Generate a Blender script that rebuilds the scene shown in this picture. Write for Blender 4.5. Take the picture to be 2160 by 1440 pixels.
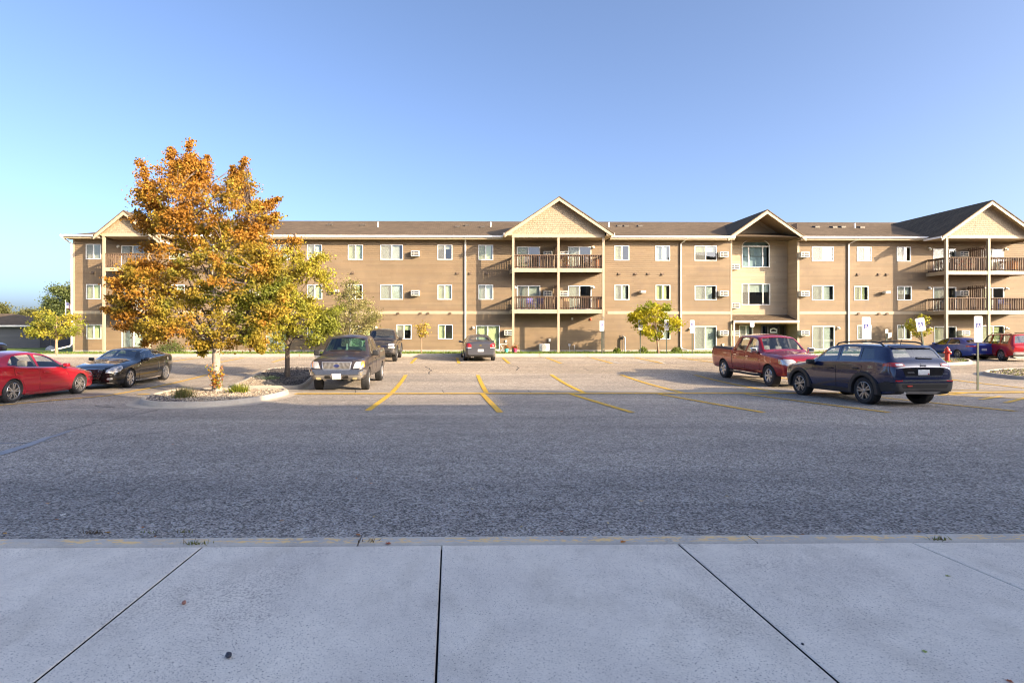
import bpy, bmesh, math, random
import numpy as np
from mathutils import Vector, Matrix, noise
from mathutils.bvhtree import BVHTree
from mathutils.geometry import delaunay_2d_cdt

for o in list(bpy.data.objects):
    bpy.data.objects.remove(o)
SC = bpy.context.scene
COL = SC.collection
RND = random.Random(11)
R = math.radians

# ------------------------------------------------------------------ camera
F, PX, PY, CZ, TH = 1200.0, 967.0, 694.0, 2.07, R(0.83)
cam = bpy.data.cameras.new('camera')
cam.sensor_width = 36.0
cam.lens = 36.0 * F / 2160.0
cam.shift_x = (1080 - PX) / 2160.0
cam.shift_y = -(720 - PY) / 2160.0
cam.clip_start = 0.05
cam.clip_end = 3000
CAM = bpy.data.objects.new('camera', cam)
COL.objects.link(CAM)
CAM.location = (0, 0, CZ)
CAM.rotation_euler = (R(90), 0, -TH)
SC.camera = CAM

# ------------------------------------------------------------------ sky, sun, exposure
SUN_EL, SUN_AZ = R(18.1), R(125.3)          # azimuth from +Y towards +X
W = bpy.data.worlds.new('World')
SC.world = W
W.use_nodes = True
_nt = W.node_tree
_sky = _nt.nodes.new('ShaderNodeTexSky')
_sky.sky_type = 'NISHITA'
_sky.sun_disc = False
_sky.sun_elevation = SUN_EL
_sky.sun_rotation = SUN_AZ
_sky.air_density = 0.5
_sky.dust_density = 3.4
_sky.ozone_density = 2.0
_nt.links.new(_sky.outputs[0], _nt.nodes['Background'].inputs[0])
_nt.nodes['Background'].inputs[1].default_value = 0.15
sun = bpy.data.lights.new('sun', 'SUN')
sun.energy = 4.1
sun.angle = R(0.5)
sun.color = (1.0, 0.78, 0.52)
SUN = bpy.data.objects.new('sun', sun)
COL.objects.link(SUN)
SD = Vector((math.sin(SUN_AZ) * math.cos(SUN_EL), math.cos(SUN_AZ) * math.cos(SUN_EL), math.sin(SUN_EL)))
SUN.rotation_euler = SD.to_track_quat('Z', 'Y').to_euler()
SUN.location = SD * 60
SC.view_settings.view_transform = 'Standard'
SC.view_settings.look = 'None'
SC.view_settings.gamma = 1.0
SC.view_settings.use_curve_mapping = False
SC.view_settings.exposure = 1.57
SC.render.engine = 'CYCLES'
SC.cycles.filter_width = 1.1
SC.cycles.max_bounces = 6
SC.cycles.transparent_max_bounces = 16
SC.cycles.caustics_reflective = False
SC.cycles.caustics_refractive = False

# ------------------------------------------------------------------ small maths
def pchip(xs, ys):
    n = len(xs)
    h = [xs[i + 1] - xs[i] for i in range(n - 1)]
    d = [(ys[i + 1] - ys[i]) / h[i] for i in range(n - 1)]
    m = [0.0] * n
    m[0], m[-1] = d[0], d[-1]
    for i in range(1, n - 1):
        if d[i - 1] * d[i] <= 0:
            m[i] = 0.0
        else:
            w1, w2 = 2 * h[i] + h[i - 1], h[i] + 2 * h[i - 1]
            m[i] = (w1 + w2) / (w1 / d[i - 1] + w2 / d[i])
    def f(x):
        if x <= xs[0]: return ys[0]
        if x >= xs[-1]: return ys[-1]
        i = 0
        while x > xs[i + 1]: i += 1
        t = (x - xs[i]) / h[i]
        t2, t3 = t * t, t * t * t
        return ((2*t3 - 3*t2 + 1) * ys[i] + (t3 - 2*t2 + t) * h[i] * m[i]
                + (-2*t3 + 3*t2) * ys[i + 1] + (t3 - t2) * h[i] * m[i + 1])
    return f

def sstep(x, a, b):
    t = min(1.0, max(0.0, (x - a) / (b - a)))
    return t * t * (3 - 2 * t)

_gp = pchip([4.0, 4.9, 10, 13.5, 16, 18.5, 22, 25, 29, 32, 36.2, 40],
            [.325, .305, .17, .08, .02, -.03, -.06, -.02, .2, .27, .32, .34])
def gz(X, Y):
    return _gp(Y) - 0.14 * sstep(X, 18, 25) * sstep(Y, 26, 33)

def ray(x, y):
    a, b = (x - PX) / F, (PY - y) / F
    s, c = math.sin(TH), math.cos(TH)
    return Vector((s + a * c, c - a * s, b))
def on_y(x, y, Y):
    d = ray(x, y); t = Y / d.y
    return Vector((d.x * t, Y, CZ + d.z * t))
def on_x(x, y, X):
    d = ray(x, y); t = X / d.x
    return Vector((X, d.y * t, CZ + d.z * t))
def on_g(x, y, dz=0.0):
    d = ray(x, y)
    lo, hi = 2.0, 60.0
    for _ in range(50):
        m = (lo + hi) / 2
        t = m / d.y
        if CZ + d.z * t > gz(d.x * t, m) + dz: lo = m
        else: hi = m
    t = lo / d.y
    return Vector((d.x * t, lo, gz(d.x * t, lo) + dz))
def proj(p):
    s, c = math.sin(TH), math.cos(TH)
    dep = p[0] * s + p[1] * c
    return PX + F * (p[0] * c - p[1] * s) / dep, PY - F * (p[2] - CZ) / dep

# ------------------------------------------------------------------ materials
def _n(nt, t, **kw):
    n = nt.nodes.new(t)
    for k, v in kw.items():
        if k.startswith('i_'):
            n.inputs[k[2:].replace('_', ' ')].default_value = v
        else:
            setattr(n, k, v)
    return n
def _mix(nt, a, b, fac, blend='MIX'):
    m = nt.nodes.new('ShaderNodeMix'); m.data_type = 'RGBA'; m.blend_type = blend
    for sock, v in ((m.inputs[6], a), (m.inputs[7], b), (m.inputs[0], fac)):
        if hasattr(v, 'is_linked'): nt.links.new(v, sock)
        elif isinstance(v, (int, float)): sock.default_value = v
        else: sock.default_value = (*v, 1)
    return m.outputs[2]
def _ramp(nt, src, p0, p1, c0=(0, 0, 0), c1=(1, 1, 1)):
    r = nt.nodes.new('ShaderNodeValToRGB')
    r.color_ramp.elements[0].position, r.color_ramp.elements[1].position = p0, p1
    r.color_ramp.elements[0].color, r.color_ramp.elements[1].color = (*c0, 1), (*c1, 1)
    nt.links.new(src, r.inputs[0])
    return r.outputs[0]
def _noise(nt, scale, detail=3, vec=None, rough=.55):
    n = _n(nt, 'ShaderNodeTexNoise'); n.inputs['Scale'].default_value = scale
    n.inputs['Detail'].default_value = detail; n.inputs['Roughness'].default_value = rough
    if vec is not None: nt.links.new(vec, n.inputs['Vector'])
    return n.outputs[0]
def _pos(nt, world=True, sc=None):
    if world: v = _n(nt, 'ShaderNodeNewGeometry').outputs['Position']
    else: v = _n(nt, 'ShaderNodeTexCoord').outputs['Object']
    if sc:
        m = _n(nt, 'ShaderNodeMapping'); m.inputs['Scale'].default_value = sc
        nt.links.new(v, m.inputs['Vector']); v = m.outputs[0]
    return v
MATS = {}
def M(name, col, rough=.6, metal=0., var=.12, vs=4., bump=0., bs=60., coat=0., attr=False, spec=.5, world=False,
      trans=0., dirt=None, emit=None):
    if name in MATS: return MATS[name]
    m = bpy.data.materials.new(name); m.use_nodes = True
    nt = m.node_tree; b = nt.nodes['Principled BSDF']
    v = _pos(nt, world)
    c = col
    if attr:
        a = _n(nt, 'ShaderNodeAttribute'); a.attribute_name = 'col'
        c = a.outputs['Color'] if col is None else _mix(nt, col, a.outputs['Color'], 1.0, 'MULTIPLY')
    if var:
        nz = _noise(nt, vs, 4, v)
        k = _ramp(nt, nz, .3, .7, (1 - var,) * 3, (1 + var,) * 3)
        c = _mix(nt, c, k, 1.0, 'MULTIPLY')
    if dirt:
        nz = _noise(nt, dirt[1], 6, v)
        c = _mix(nt, c, dirt[0], _ramp(nt, nz, dirt[2], dirt[3]))
    if hasattr(c, 'is_linked'): nt.links.new(c, b.inputs['Base Color'])
    else: b.inputs['Base Color'].default_value = (*c, 1)
    b.inputs['Roughness'].default_value = rough
    b.inputs['Metallic'].default_value = metal
    b.inputs['Specular IOR Level'].default_value = spec
    if coat:
        b.inputs['Coat Weight'].default_value = coat
        b.inputs['Coat Roughness'].default_value = .03
    if bump:
        bn = _n(nt, 'ShaderNodeBump'); bn.inputs['Strength'].default_value = bump; bn.inputs['Distance'].default_value = .01
        nt.links.new(_noise(nt, bs, 3, v), bn.inputs['Height']); nt.links.new(bn.outputs[0], b.inputs['Normal'])
    if trans:
        t = _n(nt, 'ShaderNodeBsdfTranslucent'); mx = _n(nt, 'ShaderNodeMixShader'); mx.inputs[0].default_value = trans
        if hasattr(c, 'is_linked'): nt.links.new(c, t.inputs[0])
        else: t.inputs[0].default_value = (*c, 1)
        nt.links.new(b.outputs[0], mx.inputs[1]); nt.links.new(t.outputs[0], mx.inputs[2])
        nt.links.new(mx.outputs[0], nt.nodes['Material Output'].inputs[0])
    MATS[name] = m
    return m
def glass(name, tint, refl=.10, rough=.0):
    """a thin pane: tinted see-through with a mirror-like reflection that grows at grazing angles"""
    if name in MATS: return MATS[name]
    m = bpy.data.materials.new(name); m.use_nodes = True
    nt = m.node_tree; nt.nodes.remove(nt.nodes['Principled BSDF'])
    t = _n(nt, 'ShaderNodeBsdfTransparent'); t.inputs[0].default_value = (*tint, 1)
    g = _n(nt, 'ShaderNodeBsdfGlossy'); g.inputs['Roughness'].default_value = rough; g.inputs[0].default_value = (.95, .97, 1, 1)
    lw = _n(nt, 'ShaderNodeFresnel'); lw.inputs['IOR'].default_value = 1.55
    ma = _n(nt, 'ShaderNodeMath', operation='ADD'); ma.inputs[1].default_value = refl; ma.use_clamp = True
    nt.links.new(lw.outputs[0], ma.inputs[0])
    gm = _n(nt, 'ShaderNodeNewGeometry'); inv = _n(nt, 'ShaderNodeMath', operation='SUBTRACT'); inv.inputs[0].default_value = 1.0
    mu = _n(nt, 'ShaderNodeMath', operation='MULTIPLY'); nt.links.new(gm.outputs['Backfacing'], inv.inputs[1])
    nt.links.new(ma.outputs[0], mu.inputs[0]); nt.links.new(inv.outputs[0], mu.inputs[1])      # the far face of a thin pane only lets light through
    mx = _n(nt, 'ShaderNodeMixShader')
    nt.links.new(mu.outputs[0], mx.inputs[0]); nt.links.new(t.outputs[0], mx.inputs[1]); nt.links.new(g.outputs[0], mx.inputs[2])
    nt.links.new(mx.outputs[0], nt.nodes['Material Output'].inputs[0])
    MATS[name] = m
    return m

# ------------------------------------------------------------------ mesh building
class MB:
    """collects faces; build() links them as ONE mesh object"""
    def __init__(s): s.v, s.f, s.m, s.c = [], [], [], []
    def face(s, pts, mi=0, col=None):
        n = len(s.v); s.v += [tuple(p) for p in pts]; s.f.append(tuple(range(n, n + len(pts)))); s.m.append(mi)
        s.c.append(col)
        return s
    def grid(s, rows, mi=0, close=False):
        n = len(s.v); k = len(rows[0])
        for r in rows: s.v += [tuple(p) for p in r]
        for i in range(len(rows) - 1):
            for j in range(k if close else k - 1):
                j2 = (j + 1) % k
                s.f.append((n + i*k + j, n + i*k + j2, n + (i+1)*k + j2, n + (i+1)*k + j)); s.m.append(mi); s.c.append(None)
        return s
    def box(s, x0, x1, y0, y1, z0, z1, mi=0, T=None):
        n = len(s.v)
        p = [Vector((x, y, z)) for z in (z0, z1) for (x, y) in ((x0, y0), (x1, y0), (x1, y1), (x0, y1))]
        if T is not None: p = [T @ q for q in p]
        s.v += [tuple(q) for q in p]
        for f in ((3, 2, 1, 0), (4, 5, 6, 7), (0, 1, 5, 4), (1, 2, 6, 5), (2, 3, 7, 6), (3, 0, 4, 7)):
            s.f.append(tuple(n + i for i in f)); s.m.append(mi); s.c.append(None)
        return s
    def tube(s, path, rad, n=8, mi=0, cap=True):
        path = [Vector(p) for p in path]
        if not hasattr(rad, '__len__'): rad = [rad] * len(path)
        base = len(s.v); up = None
        for i, p in enumerate(path):
            d = (path[min(i + 1, len(path) - 1)] - path[max(i - 1, 0)]).normalized()
            if up is None: up = d.orthogonal().normalized()
            a = (up - d * up.dot(d)); a = a.normalized() if a.length > 1e-6 else d.orthogonal().normalized()
            up = a; b = d.cross(a)
            for k in range(n):
                t = 2 * math.pi * k / n
                s.v.append(tuple(p + (a * math.cos(t) + b * math.sin(t)) * rad[i]))
        for i in range(len(path) - 1):
            for k in range(n):
                k2 = (k + 1) % n
                s.f.append((base + i*n + k, base + i*n + k2, base + (i+1)*n + k2, base + (i+1)*n + k)); s.m.append(mi); s.c.append(None)
        if cap:
            s.f.append(tuple(base + k for k in reversed(range(n)))); s.m.append(mi); s.c.append(None)
            e = base + (len(path) - 1) * n
            s.f.append(tuple(e + k for k in range(n))); s.m.append(mi); s.c.append(None)
        return s
    def lathe(s, prof, n=24, T=None, mi=0, a0=0., a1=2 * math.pi):
        """prof: (radius, height) pairs turned about Z"""
        full = abs(a1 - a0 - 2 * math.pi) < 1e-6
        rows = []
        for r, z in prof:
            k = n if full else n + 1
            row = [Vector((r * math.cos(a0 + (a1 - a0) * i / n), r * math.sin(a0 + (a1 - a0) * i / n), z)) for i in range(k)]
            rows.append([T @ p for p in row] if T is not None else row)
        return s.grid(rows, mi, full)
    def prism(s, poly, y0, y1, mi=0, ax='Y'):
        """poly in (x,z) extruded along y (ax Y), (y,z) along x (ax X), (x,y) along z (ax Z)"""
        f = {'Y': lambda p, t: (p[0], t, p[1]), 'X': lambda p, t: (t, p[0], p[1]), 'Z': lambda p, t: (p[0], p[1], t)}[ax]
        n = len(s.v); k = len(poly)
        s.v += [f(p, y0) for p in poly] + [f(p, y1) for p in poly]
        s.f.append(tuple(n + i for i in range(k))); s.f.append(tuple(n + k + i for i in reversed(range(k)))); s.m += [mi, mi]; s.c += [None] * 2
        for i in range(k):
            j = (i + 1) % k
            s.f.append((n + j, n + i, n + k + i, n + k + j)); s.m.append(mi); s.c.append(None)
        return s
    def mesh(s, name, mats, smooth=None, fix=True):
        me = bpy.data.meshes.new(name)
        me.from_pydata(s.v, [], s.f)
        for m in (mats if isinstance(mats, (list, tuple)) else [mats]): me.materials.append(m)
        me.polygons.foreach_set('material_index', s.m)
        if any(c is not None for c in s.c):
            a = me.attributes.new('col', 'FLOAT_COLOR', 'CORNER')
            buf = []
            for f, c in zip(s.f, s.c):
                c = c or (1, 1, 1)
                buf += [c[0], c[1], c[2], 1.0] * len(f)
            a.data.foreach_set('color', buf)
        if fix:
            bm = bmesh.new(); bm.from_mesh(me); bmesh.ops.recalc_face_normals(bm, faces=bm.faces); bm.to_mesh(me); bm.free()
        if smooth is not None:
            me.polygons.foreach_set('use_smooth', [True] * len(me.polygons)); me.set_sharp_from_angle(angle=R(smooth))
        me.update()
        return me
    def build(s, name, mats, parent=None, smooth=None, loc=None, fix=True):
        return link(name, s.mesh(name, mats, smooth, fix), parent, loc)
def link(name, me, parent=None, loc=None, rot=None):
    o = bpy.data.objects.new(name, me); COL.objects.link(o)
    if loc is not None: o.location = loc
    if rot is not None: o.rotation_euler = rot
    if parent is not None: o.parent = parent
    return o
def bevel(me, w, seg=2):
    bm = bmesh.new(); bm.from_mesh(me)
    bmesh.ops.remove_doubles(bm, verts=bm.verts, dist=1e-5)
    bmesh.ops.bevel(bm, geom=list(bm.edges), offset=w, segments=seg, affect='EDGES', profile=.6)
    bm.to_mesh(me); bm.free()
    me.polygons.foreach_set('use_smooth', [True] * len(me.polygons)); me.set_sharp_from_angle(angle=R(40))
    return me
def tag(o, label, cat, group=None):
    o['label'] = label; o['category'] = cat
    if group: o['group'] = group
    return o
def thing(name, label, cat, loc=(0, 0, 0), rz=0., group=None):
    o = link(name, None, None, loc, (0, 0, rz))
    return tag(o, label, cat, group)
def struct(o, kind='structure'):
    o['kind'] = kind
    return o
def copy_tree(o, parent=None):
    c = o.copy(); COL.objects.link(c); c.parent = parent
    for ch in o.children: copy_tree(ch, c)
    return c
# ================================================================== GROUND
def asphalt(name, base, k=1.0):
    m = bpy.data.materials.new(name); m.use_nodes = True
    nt = m.node_tree; b = nt.nodes['Principled BSDF']; v = _pos(nt, True)
    vo = _n(nt, 'ShaderNodeTexVoronoi'); vo.inputs['Scale'].default_value = 62
    nt.links.new(v, vo.inputs['Vector'])
    sx = _n(nt, 'ShaderNodeSeparateColor'); nt.links.new(vo.outputs['Color'], sx.inputs[0])
    agg = _ramp(nt, sx.outputs[0], .0, 1.0, (.18, .18, .20), (1.62, 1.62, 1.60))
    v2 = _n(nt, 'ShaderNodeTexVoronoi'); v2.inputs['Scale'].default_value = 27; nt.links.new(v, v2.inputs['Vector'])
    s2 = _n(nt, 'ShaderNodeSeparateColor'); nt.links.new(v2.outputs['Color'], s2.inputs[0])
    agg = _mix(nt, agg, _ramp(nt, s2.outputs[0], 0, 1, (.80, .80, .81), (1.18, 1.18, 1.18)), 1.0, 'MULTIPLY')
    bright = _ramp(nt, sx.outputs[1], .86, .93, (0, 0, 0), (1, 1, 1))
    c = _mix(nt, base, agg, 1.0, 'MULTIPLY')
    c = _mix(nt, c, (.50, .48, .46), _mix(nt, (0, 0, 0), bright, .75))
    n1 = _ramp(nt, _noise(nt, .35, 5, _pos(nt, True, (.35, 1.0, 1))), .3, .7, (.76, .77, .79), (1.18, 1.16, 1.14))
    c = _mix(nt, c, n1, 1.0, 'MULTIPLY')
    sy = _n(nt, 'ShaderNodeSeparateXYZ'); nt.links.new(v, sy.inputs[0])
    mr = _n(nt, 'ShaderNodeMapRange'); mr.inputs[1].default_value, mr.inputs[2].default_value = 6, 30     # cool shaded front to warm sunlit back, light put into the paving colour
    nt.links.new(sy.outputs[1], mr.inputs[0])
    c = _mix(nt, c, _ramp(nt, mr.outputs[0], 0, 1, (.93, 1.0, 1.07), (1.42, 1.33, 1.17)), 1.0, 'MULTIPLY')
    n2 = _ramp(nt, _noise(nt, 3.5, 6, v), .35, .75, (.86, .86, .86), (1.10, 1.10, 1.10))
    c = _mix(nt, c, n2, 1.0, 'MULTIPLY')
    n3 = _ramp(nt, _noise(nt, .9, 7, v, .7), .66, .74, (1, 1, 1), (.68, .68, .70))      # oil and damp stains
    c = _mix(nt, c, n3, .6, 'MULTIPLY')
    # oil drips under the parked cars and paths polished by tyres
    oil = _ramp(nt, _noise(nt, 1.7, 5, _pos(nt, True, (1, .8, 1)), .75), .60, .70, (1, 1, 1), (.58, .57, .58))
    c = _mix(nt, c, oil, _ramp(nt, _noise(nt, .22, 3, v), .45, .6, (.15, .15, .15), (.8, .8, .8)), 'MULTIPLY')
    ty = _ramp(nt, _noise(nt, 1.0, 3, _pos(nt, True, (.06, 1.3, 1))), .35, .7, (.88, .88, .89), (1.08, 1.08, 1.07))
    c = _mix(nt, c, ty, 1.0, 'MULTIPLY')
    nt.links.new(c, b.inputs['Base Color']); b.inputs['Roughness'].default_value = .85
    b.inputs['Specular IOR Level'].default_value = .35
    bp = _n(nt, 'ShaderNodeBump'); bp.inputs['Strength'].default_value = .55 * k; bp.inputs['Distance'].default_value = .012
    nt.links.new(vo.outputs['Distance'], bp.inputs['Height']); nt.links.new(bp.outputs[0], b.inputs['Normal'])
    return m
def concrete(name, base, stain=(.20, .16, .14), paint=None, pit=.6):
    m = bpy.data.materials.new(name); m.use_nodes = True
    nt = m.node_tree; b = nt.nodes['Principled BSDF']; v = _pos(nt, True)
    n1 = _ramp(nt, _noise(nt, 1.1, 6, v, .65), .28, .72, (.83, .83, .85), (1.10, 1.10, 1.09))
    c = _mix(nt, base, n1, 1.0, 'MULTIPLY')
    n2 = _ramp(nt, _noise(nt, 110, 4, v, .8), .3, .7, (.84, .84, .84), (1.12, 1.12, 1.12))
    n2 = _mix(nt, n2, _ramp(nt, _noise(nt, 9, 6, v, .75), .3, .7, (.93, .93, .925), (1.05, 1.05, 1.05)), 1.0, 'MULTIPLY')
    c = _mix(nt, c, n2, 1.0, 'MULTIPLY')
    br = _ramp(nt, _noise(nt, 20, 3, _pos(nt, True, (1, 14, 1))), .3, .7, (.95, .95, .95), (1.04, 1.04, 1.04))  # broom finish
    c = _mix(nt, c, br, 1.0, 'MULTIPLY')
    # small pits, and patches where the surface has worn down to brown aggregate
    for scale, dens, size, col in ((52, .80, .20, (.14, .12, .13)), (30, .80, .13, (.07, .06, .07)), (95, .82, .26, (.20, .18, .18)), (13, .80, .07, (.05, .045, .05))):
        vo = _n(nt, 'ShaderNodeTexVoronoi'); vo.voronoi_dimensions = '2D'; vo.inputs['Scale'].default_value = scale; nt.links.new(v, vo.inputs['Vector'])
        near = _ramp(nt, vo.outputs['Distance'], size * .55, size, (1, 1, 1), (0, 0, 0))
        sx = _n(nt, 'ShaderNodeSeparateColor'); nt.links.new(vo.outputs['Color'], sx.inputs[0])
        on = _ramp(nt, sx.outputs[2], dens - .08, dens - .06)
        part_ = _ramp(nt, _noise(nt, .9, 4, v, .6), .30, .62, (.35, .35, .35), (1, 1, 1))
        c = _mix(nt, c, col, _mix(nt, (0, 0, 0), _mix(nt, _mix(nt, near, on, 1.0, 'MULTIPLY'), part_, 1.0, 'MULTIPLY'), min(1, pit * 1.3)))
    st = _ramp(nt, _noise(nt, 2.2, 6, _pos(nt, True, (1, .5, 1)), .7), .50, .78, (1, 1, 1), (.80, .79, .77))     # damp and drip stains
    c = _mix(nt, c, st, 1.0, 'MULTIPLY')
    worn = _ramp(nt, _noise(nt, .75, 5, v, .6), .53, .68)
    sp = _ramp(nt, _noise(nt, 85, 3, v), .53, .60)
    c = _mix(nt, c, stain, _mix(nt, (0, 0, 0), _mix(nt, worn, sp, 1.0, 'MULTIPLY'), .62))
    if paint:
        s = _n(nt, 'ShaderNodeSeparateXYZ'); nt.links.new(v, s.inputs[0])
        mr = _n(nt, 'ShaderNodeMapRange'); mr.inputs[1].default_value, mr.inputs[2].default_value = paint[1], paint[1] + .035
        nt.links.new(s.outputs[1], mr.inputs[0])
        mr2 = _n(nt, 'ShaderNodeMapRange'); mr2.inputs[1].default_value, mr2.inputs[2].default_value = paint[2], paint[2] - .02
        nt.links.new(s.outputs[1], mr2.inputs[0])
        fl = _ramp(nt, _noise(nt, 26, 7, _pos(nt, True, (.45, 1, 1)), .75), .50, .535)
        big = _ramp(nt, _noise(nt, 1.6, 3, v), .34, .50)
        f = _mix(nt, fl, big, 1.0, 'MULTIPLY'); f = _mix(nt, f, mr.outputs[0], 1.0, 'MULTIPLY'); f = _mix(nt, f, mr2.outputs[0], 1.0, 'MULTIPLY')
        c = _mix(nt, c, paint[0], f)
    nt.links.new(c, b.inputs['Base Color']); b.inputs['Roughness'].default_value = .85
    bp = _n(nt, 'ShaderNodeBump'); bp.inputs['Strength'].default_value = .25; bp.inputs['Distance'].default_value = .006
    nt.links.new(_noise(nt, 120, 3, v), bp.inputs['Height']); nt.links.new(bp.outputs[0], b.inputs['Normal'])
    return m
def grassmat(name, a, b_, sc=3.):
    m = bpy.data.materials.new(name); m.use_nodes = True
    nt = m.node_tree; b = nt.nodes['Principled BSDF']; v = _pos(nt, True)
    c = _mix(nt, a, b_, _ramp(nt, _noise(nt, sc, 6, v, .7), .3, .7))
    c = _mix(nt, c, _ramp(nt, _noise(nt, 40, 3, v), .3, .7, (.6, .6, .6), (1.35, 1.35, 1.35)), 1.0, 'MULTIPLY')
    nt.links.new(c, b.inputs['Base Color']); b.inputs['Roughness'].default_value = .9
    return m
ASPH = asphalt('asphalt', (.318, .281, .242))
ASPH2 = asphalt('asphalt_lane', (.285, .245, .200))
CONC = concrete('pavement_concrete', (.80, .73, .625))
KERBM = concrete('kerb_concrete', (.54, .51, .46), paint=((.78, .55, .25), 4.335, 4.47), pit=.3)
KERB2 = concrete('warm_kerb_concrete', (.44, .39, .32), pit=.3)  # warm concrete of the far kerb and the islands
LAWNM = grassmat('lawn', (.085, .16, .016), (.16, .20, .03))
YELLOW = M('yellow_paint', (.66, .40, .02), .7, var=.16, vs=9, world=True, dirt=((.26, .20, .13), 14, .54, .66))
WPAINT = M('white_line_paint', (.62, .60, .56), .7, var=.2, vs=6, world=True, dirt=((.2, .18, .16), 20, .52, .64))
TAR = M('tar_seal', (.19, .20, .22), .55, var=.2, vs=8, world=True)
CRACK = M('crack', (.028, .026, .03), .9, var=0)
DARKGAP = M('joint_dirt', (.022, .02, .02), .95, var=.5, vs=30, world=True)

# the car park: one sheet that dips to a drain line and rises towards the building
ys = [4.46, 4.7, 5, 5.5] + [6 + .75 * i for i in range(41)] + [36.3]
xs = [-130, -80, -50] + [-36 + 2.0 * i for i in range(37)] + [55, 90, 130]
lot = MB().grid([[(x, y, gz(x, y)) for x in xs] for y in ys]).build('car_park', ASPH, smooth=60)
struct(lot)
def sheet(name, pts_rows, mat, dz, parent=None, ky=0.9):
    """a thin sheet laid on the car park along rows of (x0,x1) world points"""
    b = MB(); b.grid([[(p[0], p[1], gz(p[0], p[1]) + dz) for p in r] for r in pts_rows])
    o = b.build(name, mat, parent, smooth=60, fix=True)
    if parent is None: struct(o)
    return o
_x = [-60 + 2 * i for i in range(61)]
yl0, yl1 = on_g(1080, 787.5).y, on_g(1080, 767).y
wob = lambda x, s: .10 * noise.noise(Vector((x * .3, s, 0)))
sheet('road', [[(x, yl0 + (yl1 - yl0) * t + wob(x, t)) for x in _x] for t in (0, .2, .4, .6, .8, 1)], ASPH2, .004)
yg0, yg1 = on_g(1080, 829).y, on_g(1080, 822.5).y
gut = sheet('drain_channel', [[(x, yg0 + (yg1 - yg0) * t) for x in [-40 + i for i in range(81)]] for t in (0, .5, 1)], concrete('drain_concrete', (.34, .30, .25), pit=.3), .005)

def ribbon(name, pts, w, mat, dz, parent, n=14, closed=False):
    """a painted stripe or a sealed crack following ground points, of width w"""
    P = [Vector((p[0], p[1])) for p in pts]
    dense = []
    for a, b in zip(P[:-1], P[1:]):
        k = max(2, int((b - a).length / .5))
        dense += [a.lerp(b, i / k) for i in range(k)]
    dense.append(P[-1])
    L, Rr = [], []
    for i, p in enumerate(dense):
        d = (dense[min(i + 1, len(dense) - 1)] - dense[max(i - 1, 0)]).normalized()
        ww = w(i / (len(dense) - 1)) if callable(w) else w
        q = Vector((-d.y, d.x)) * ww / 2
        L.append(p + q); Rr.append(p - q)
    b = MB(); b.grid([[(p.x, p.y, gz(p.x, p.y) + dz) for p in r] for r in (L, Rr)])
    return b.build(name, mat, parent)
def line(px, w=.16, dz=.011):
    return ribbon('parking_line', [on_g(*p) for p in px], w, YELLOW, dz, lot)
for px in ([(856, 791), (827, 828)], [(825, 830), (776, 866)], [(1008, 791), (1026, 828)], [(1018, 831), (1055, 870)],
           [(1163, 790), (1233, 829)], [(1204, 831), (1333, 870)], [(1310, 790), (1440, 828.5)], [(1390, 831), (1610, 870)],
           [(1466, 791), (1640, 827.5)], [(1573, 831), (1875, 870)], [(1610, 789), (1840, 826)], [(1790, 831), (2143, 867.5)],
           [(240, 832.5), (435, 790.5)], [(-40, 858), (236, 833.5)],
           [(879, 754.5), (867, 766.5)], [(964, 754.5), (968, 766.5)], [(1060, 754.5), (1074, 766.5)],
           [(1153, 754.5), (1183, 766.5)], [(1247, 754.5), (1291, 766.5)], [(1340, 754.5), (1398, 766.5)],
           [(418, 755), (358, 763.5)], [(514, 754.5), (462, 764.5)], [(607, 754.5), (575, 764)], [(326, 755.5), (240, 765)],
           [(1995, 799), (2165, 819)]):
    line(px)
line([(622, 830.6), (900, 830.2), (1300, 829.8), (1700, 829), (2200, 828)], .30, .014)
line([(290, 832.5), (372, 829)], .22, .014)
# hatched access aisles
for px in ([(1430, 754.5), (1520, 766.5)], [(1440, 757), (1512, 757)], [(1452, 760), (1520, 760)], [(1468, 763), (1530, 763)],
           [(1985, 822), (2170, 826)], [(1980, 834), (2062, 827)], [(1985, 832), (2170, 842)], [(2068, 843), (2112, 836)], [(2120, 850), (2170, 838)]):
    line(px, .12, .014)
for px in ([(1288, 762), (1306, 766)], [(1346, 762), (1364, 766)], [(1388, 762), (1402, 766)]):
    ribbon('white_marking', [on_g(*p) for p in px], .12, WPAINT, .011, lot)
# cracks and tar seals
def crack(px, w=.02, mat=CRACK, jit=.06, name='crack', dz=.007):
    pts = []
    G = [on_g(*p) for p in px]
    for a, b in zip(G[:-1], G[1:]):
        k = max(2, int((b - a).length / .25))
        for i in range(k):
            p = a.lerp(b, i / k)
            pts.append((p.x + jit * noise.noise(p * 2.3), p.y + jit * noise.noise(p * 2.3 + Vector((9, 0, 0)))))
    pts.append((G[-1].x, G[-1].y))
    return ribbon(name, pts, w, mat, dz, lot)
crack([(338, 863), (280, 876), (200, 893), (140, 907), (90, 915)], lambda t: .028 * (1 - .6 * t))
crack([(150, 907), (95, 924), (50, 941), (-20, 962)], lambda t: .09 + .13 * t, TAR, .1, 'tar_seal')
crack([(125, 925), (70, 934), (-10, 935)], lambda t: .05, TAR, .1, 'tar_seal')
crack([(243, 859), (222, 858), (200, 857)], .05)
crack([(905, 772), (908, 780), (905, 789)], .05, jit=.3)
crack([(1076, 771), (1092, 776), (1090, 781)], .05, jit=.3)
crack([(1230, 777), (1241, 781)], .04)
crack([(434, 976), (446, 971), (462, 968), (471, 972)], .012, jit=.05)
crack([(448, 974), (462, 974)], .010, jit=.05)
crack([(932, 822), (936, 829)], .02); crack([(1113, 822), (1120, 829)], .02); crack([(750, 822), (748, 829)], .02)
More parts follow.
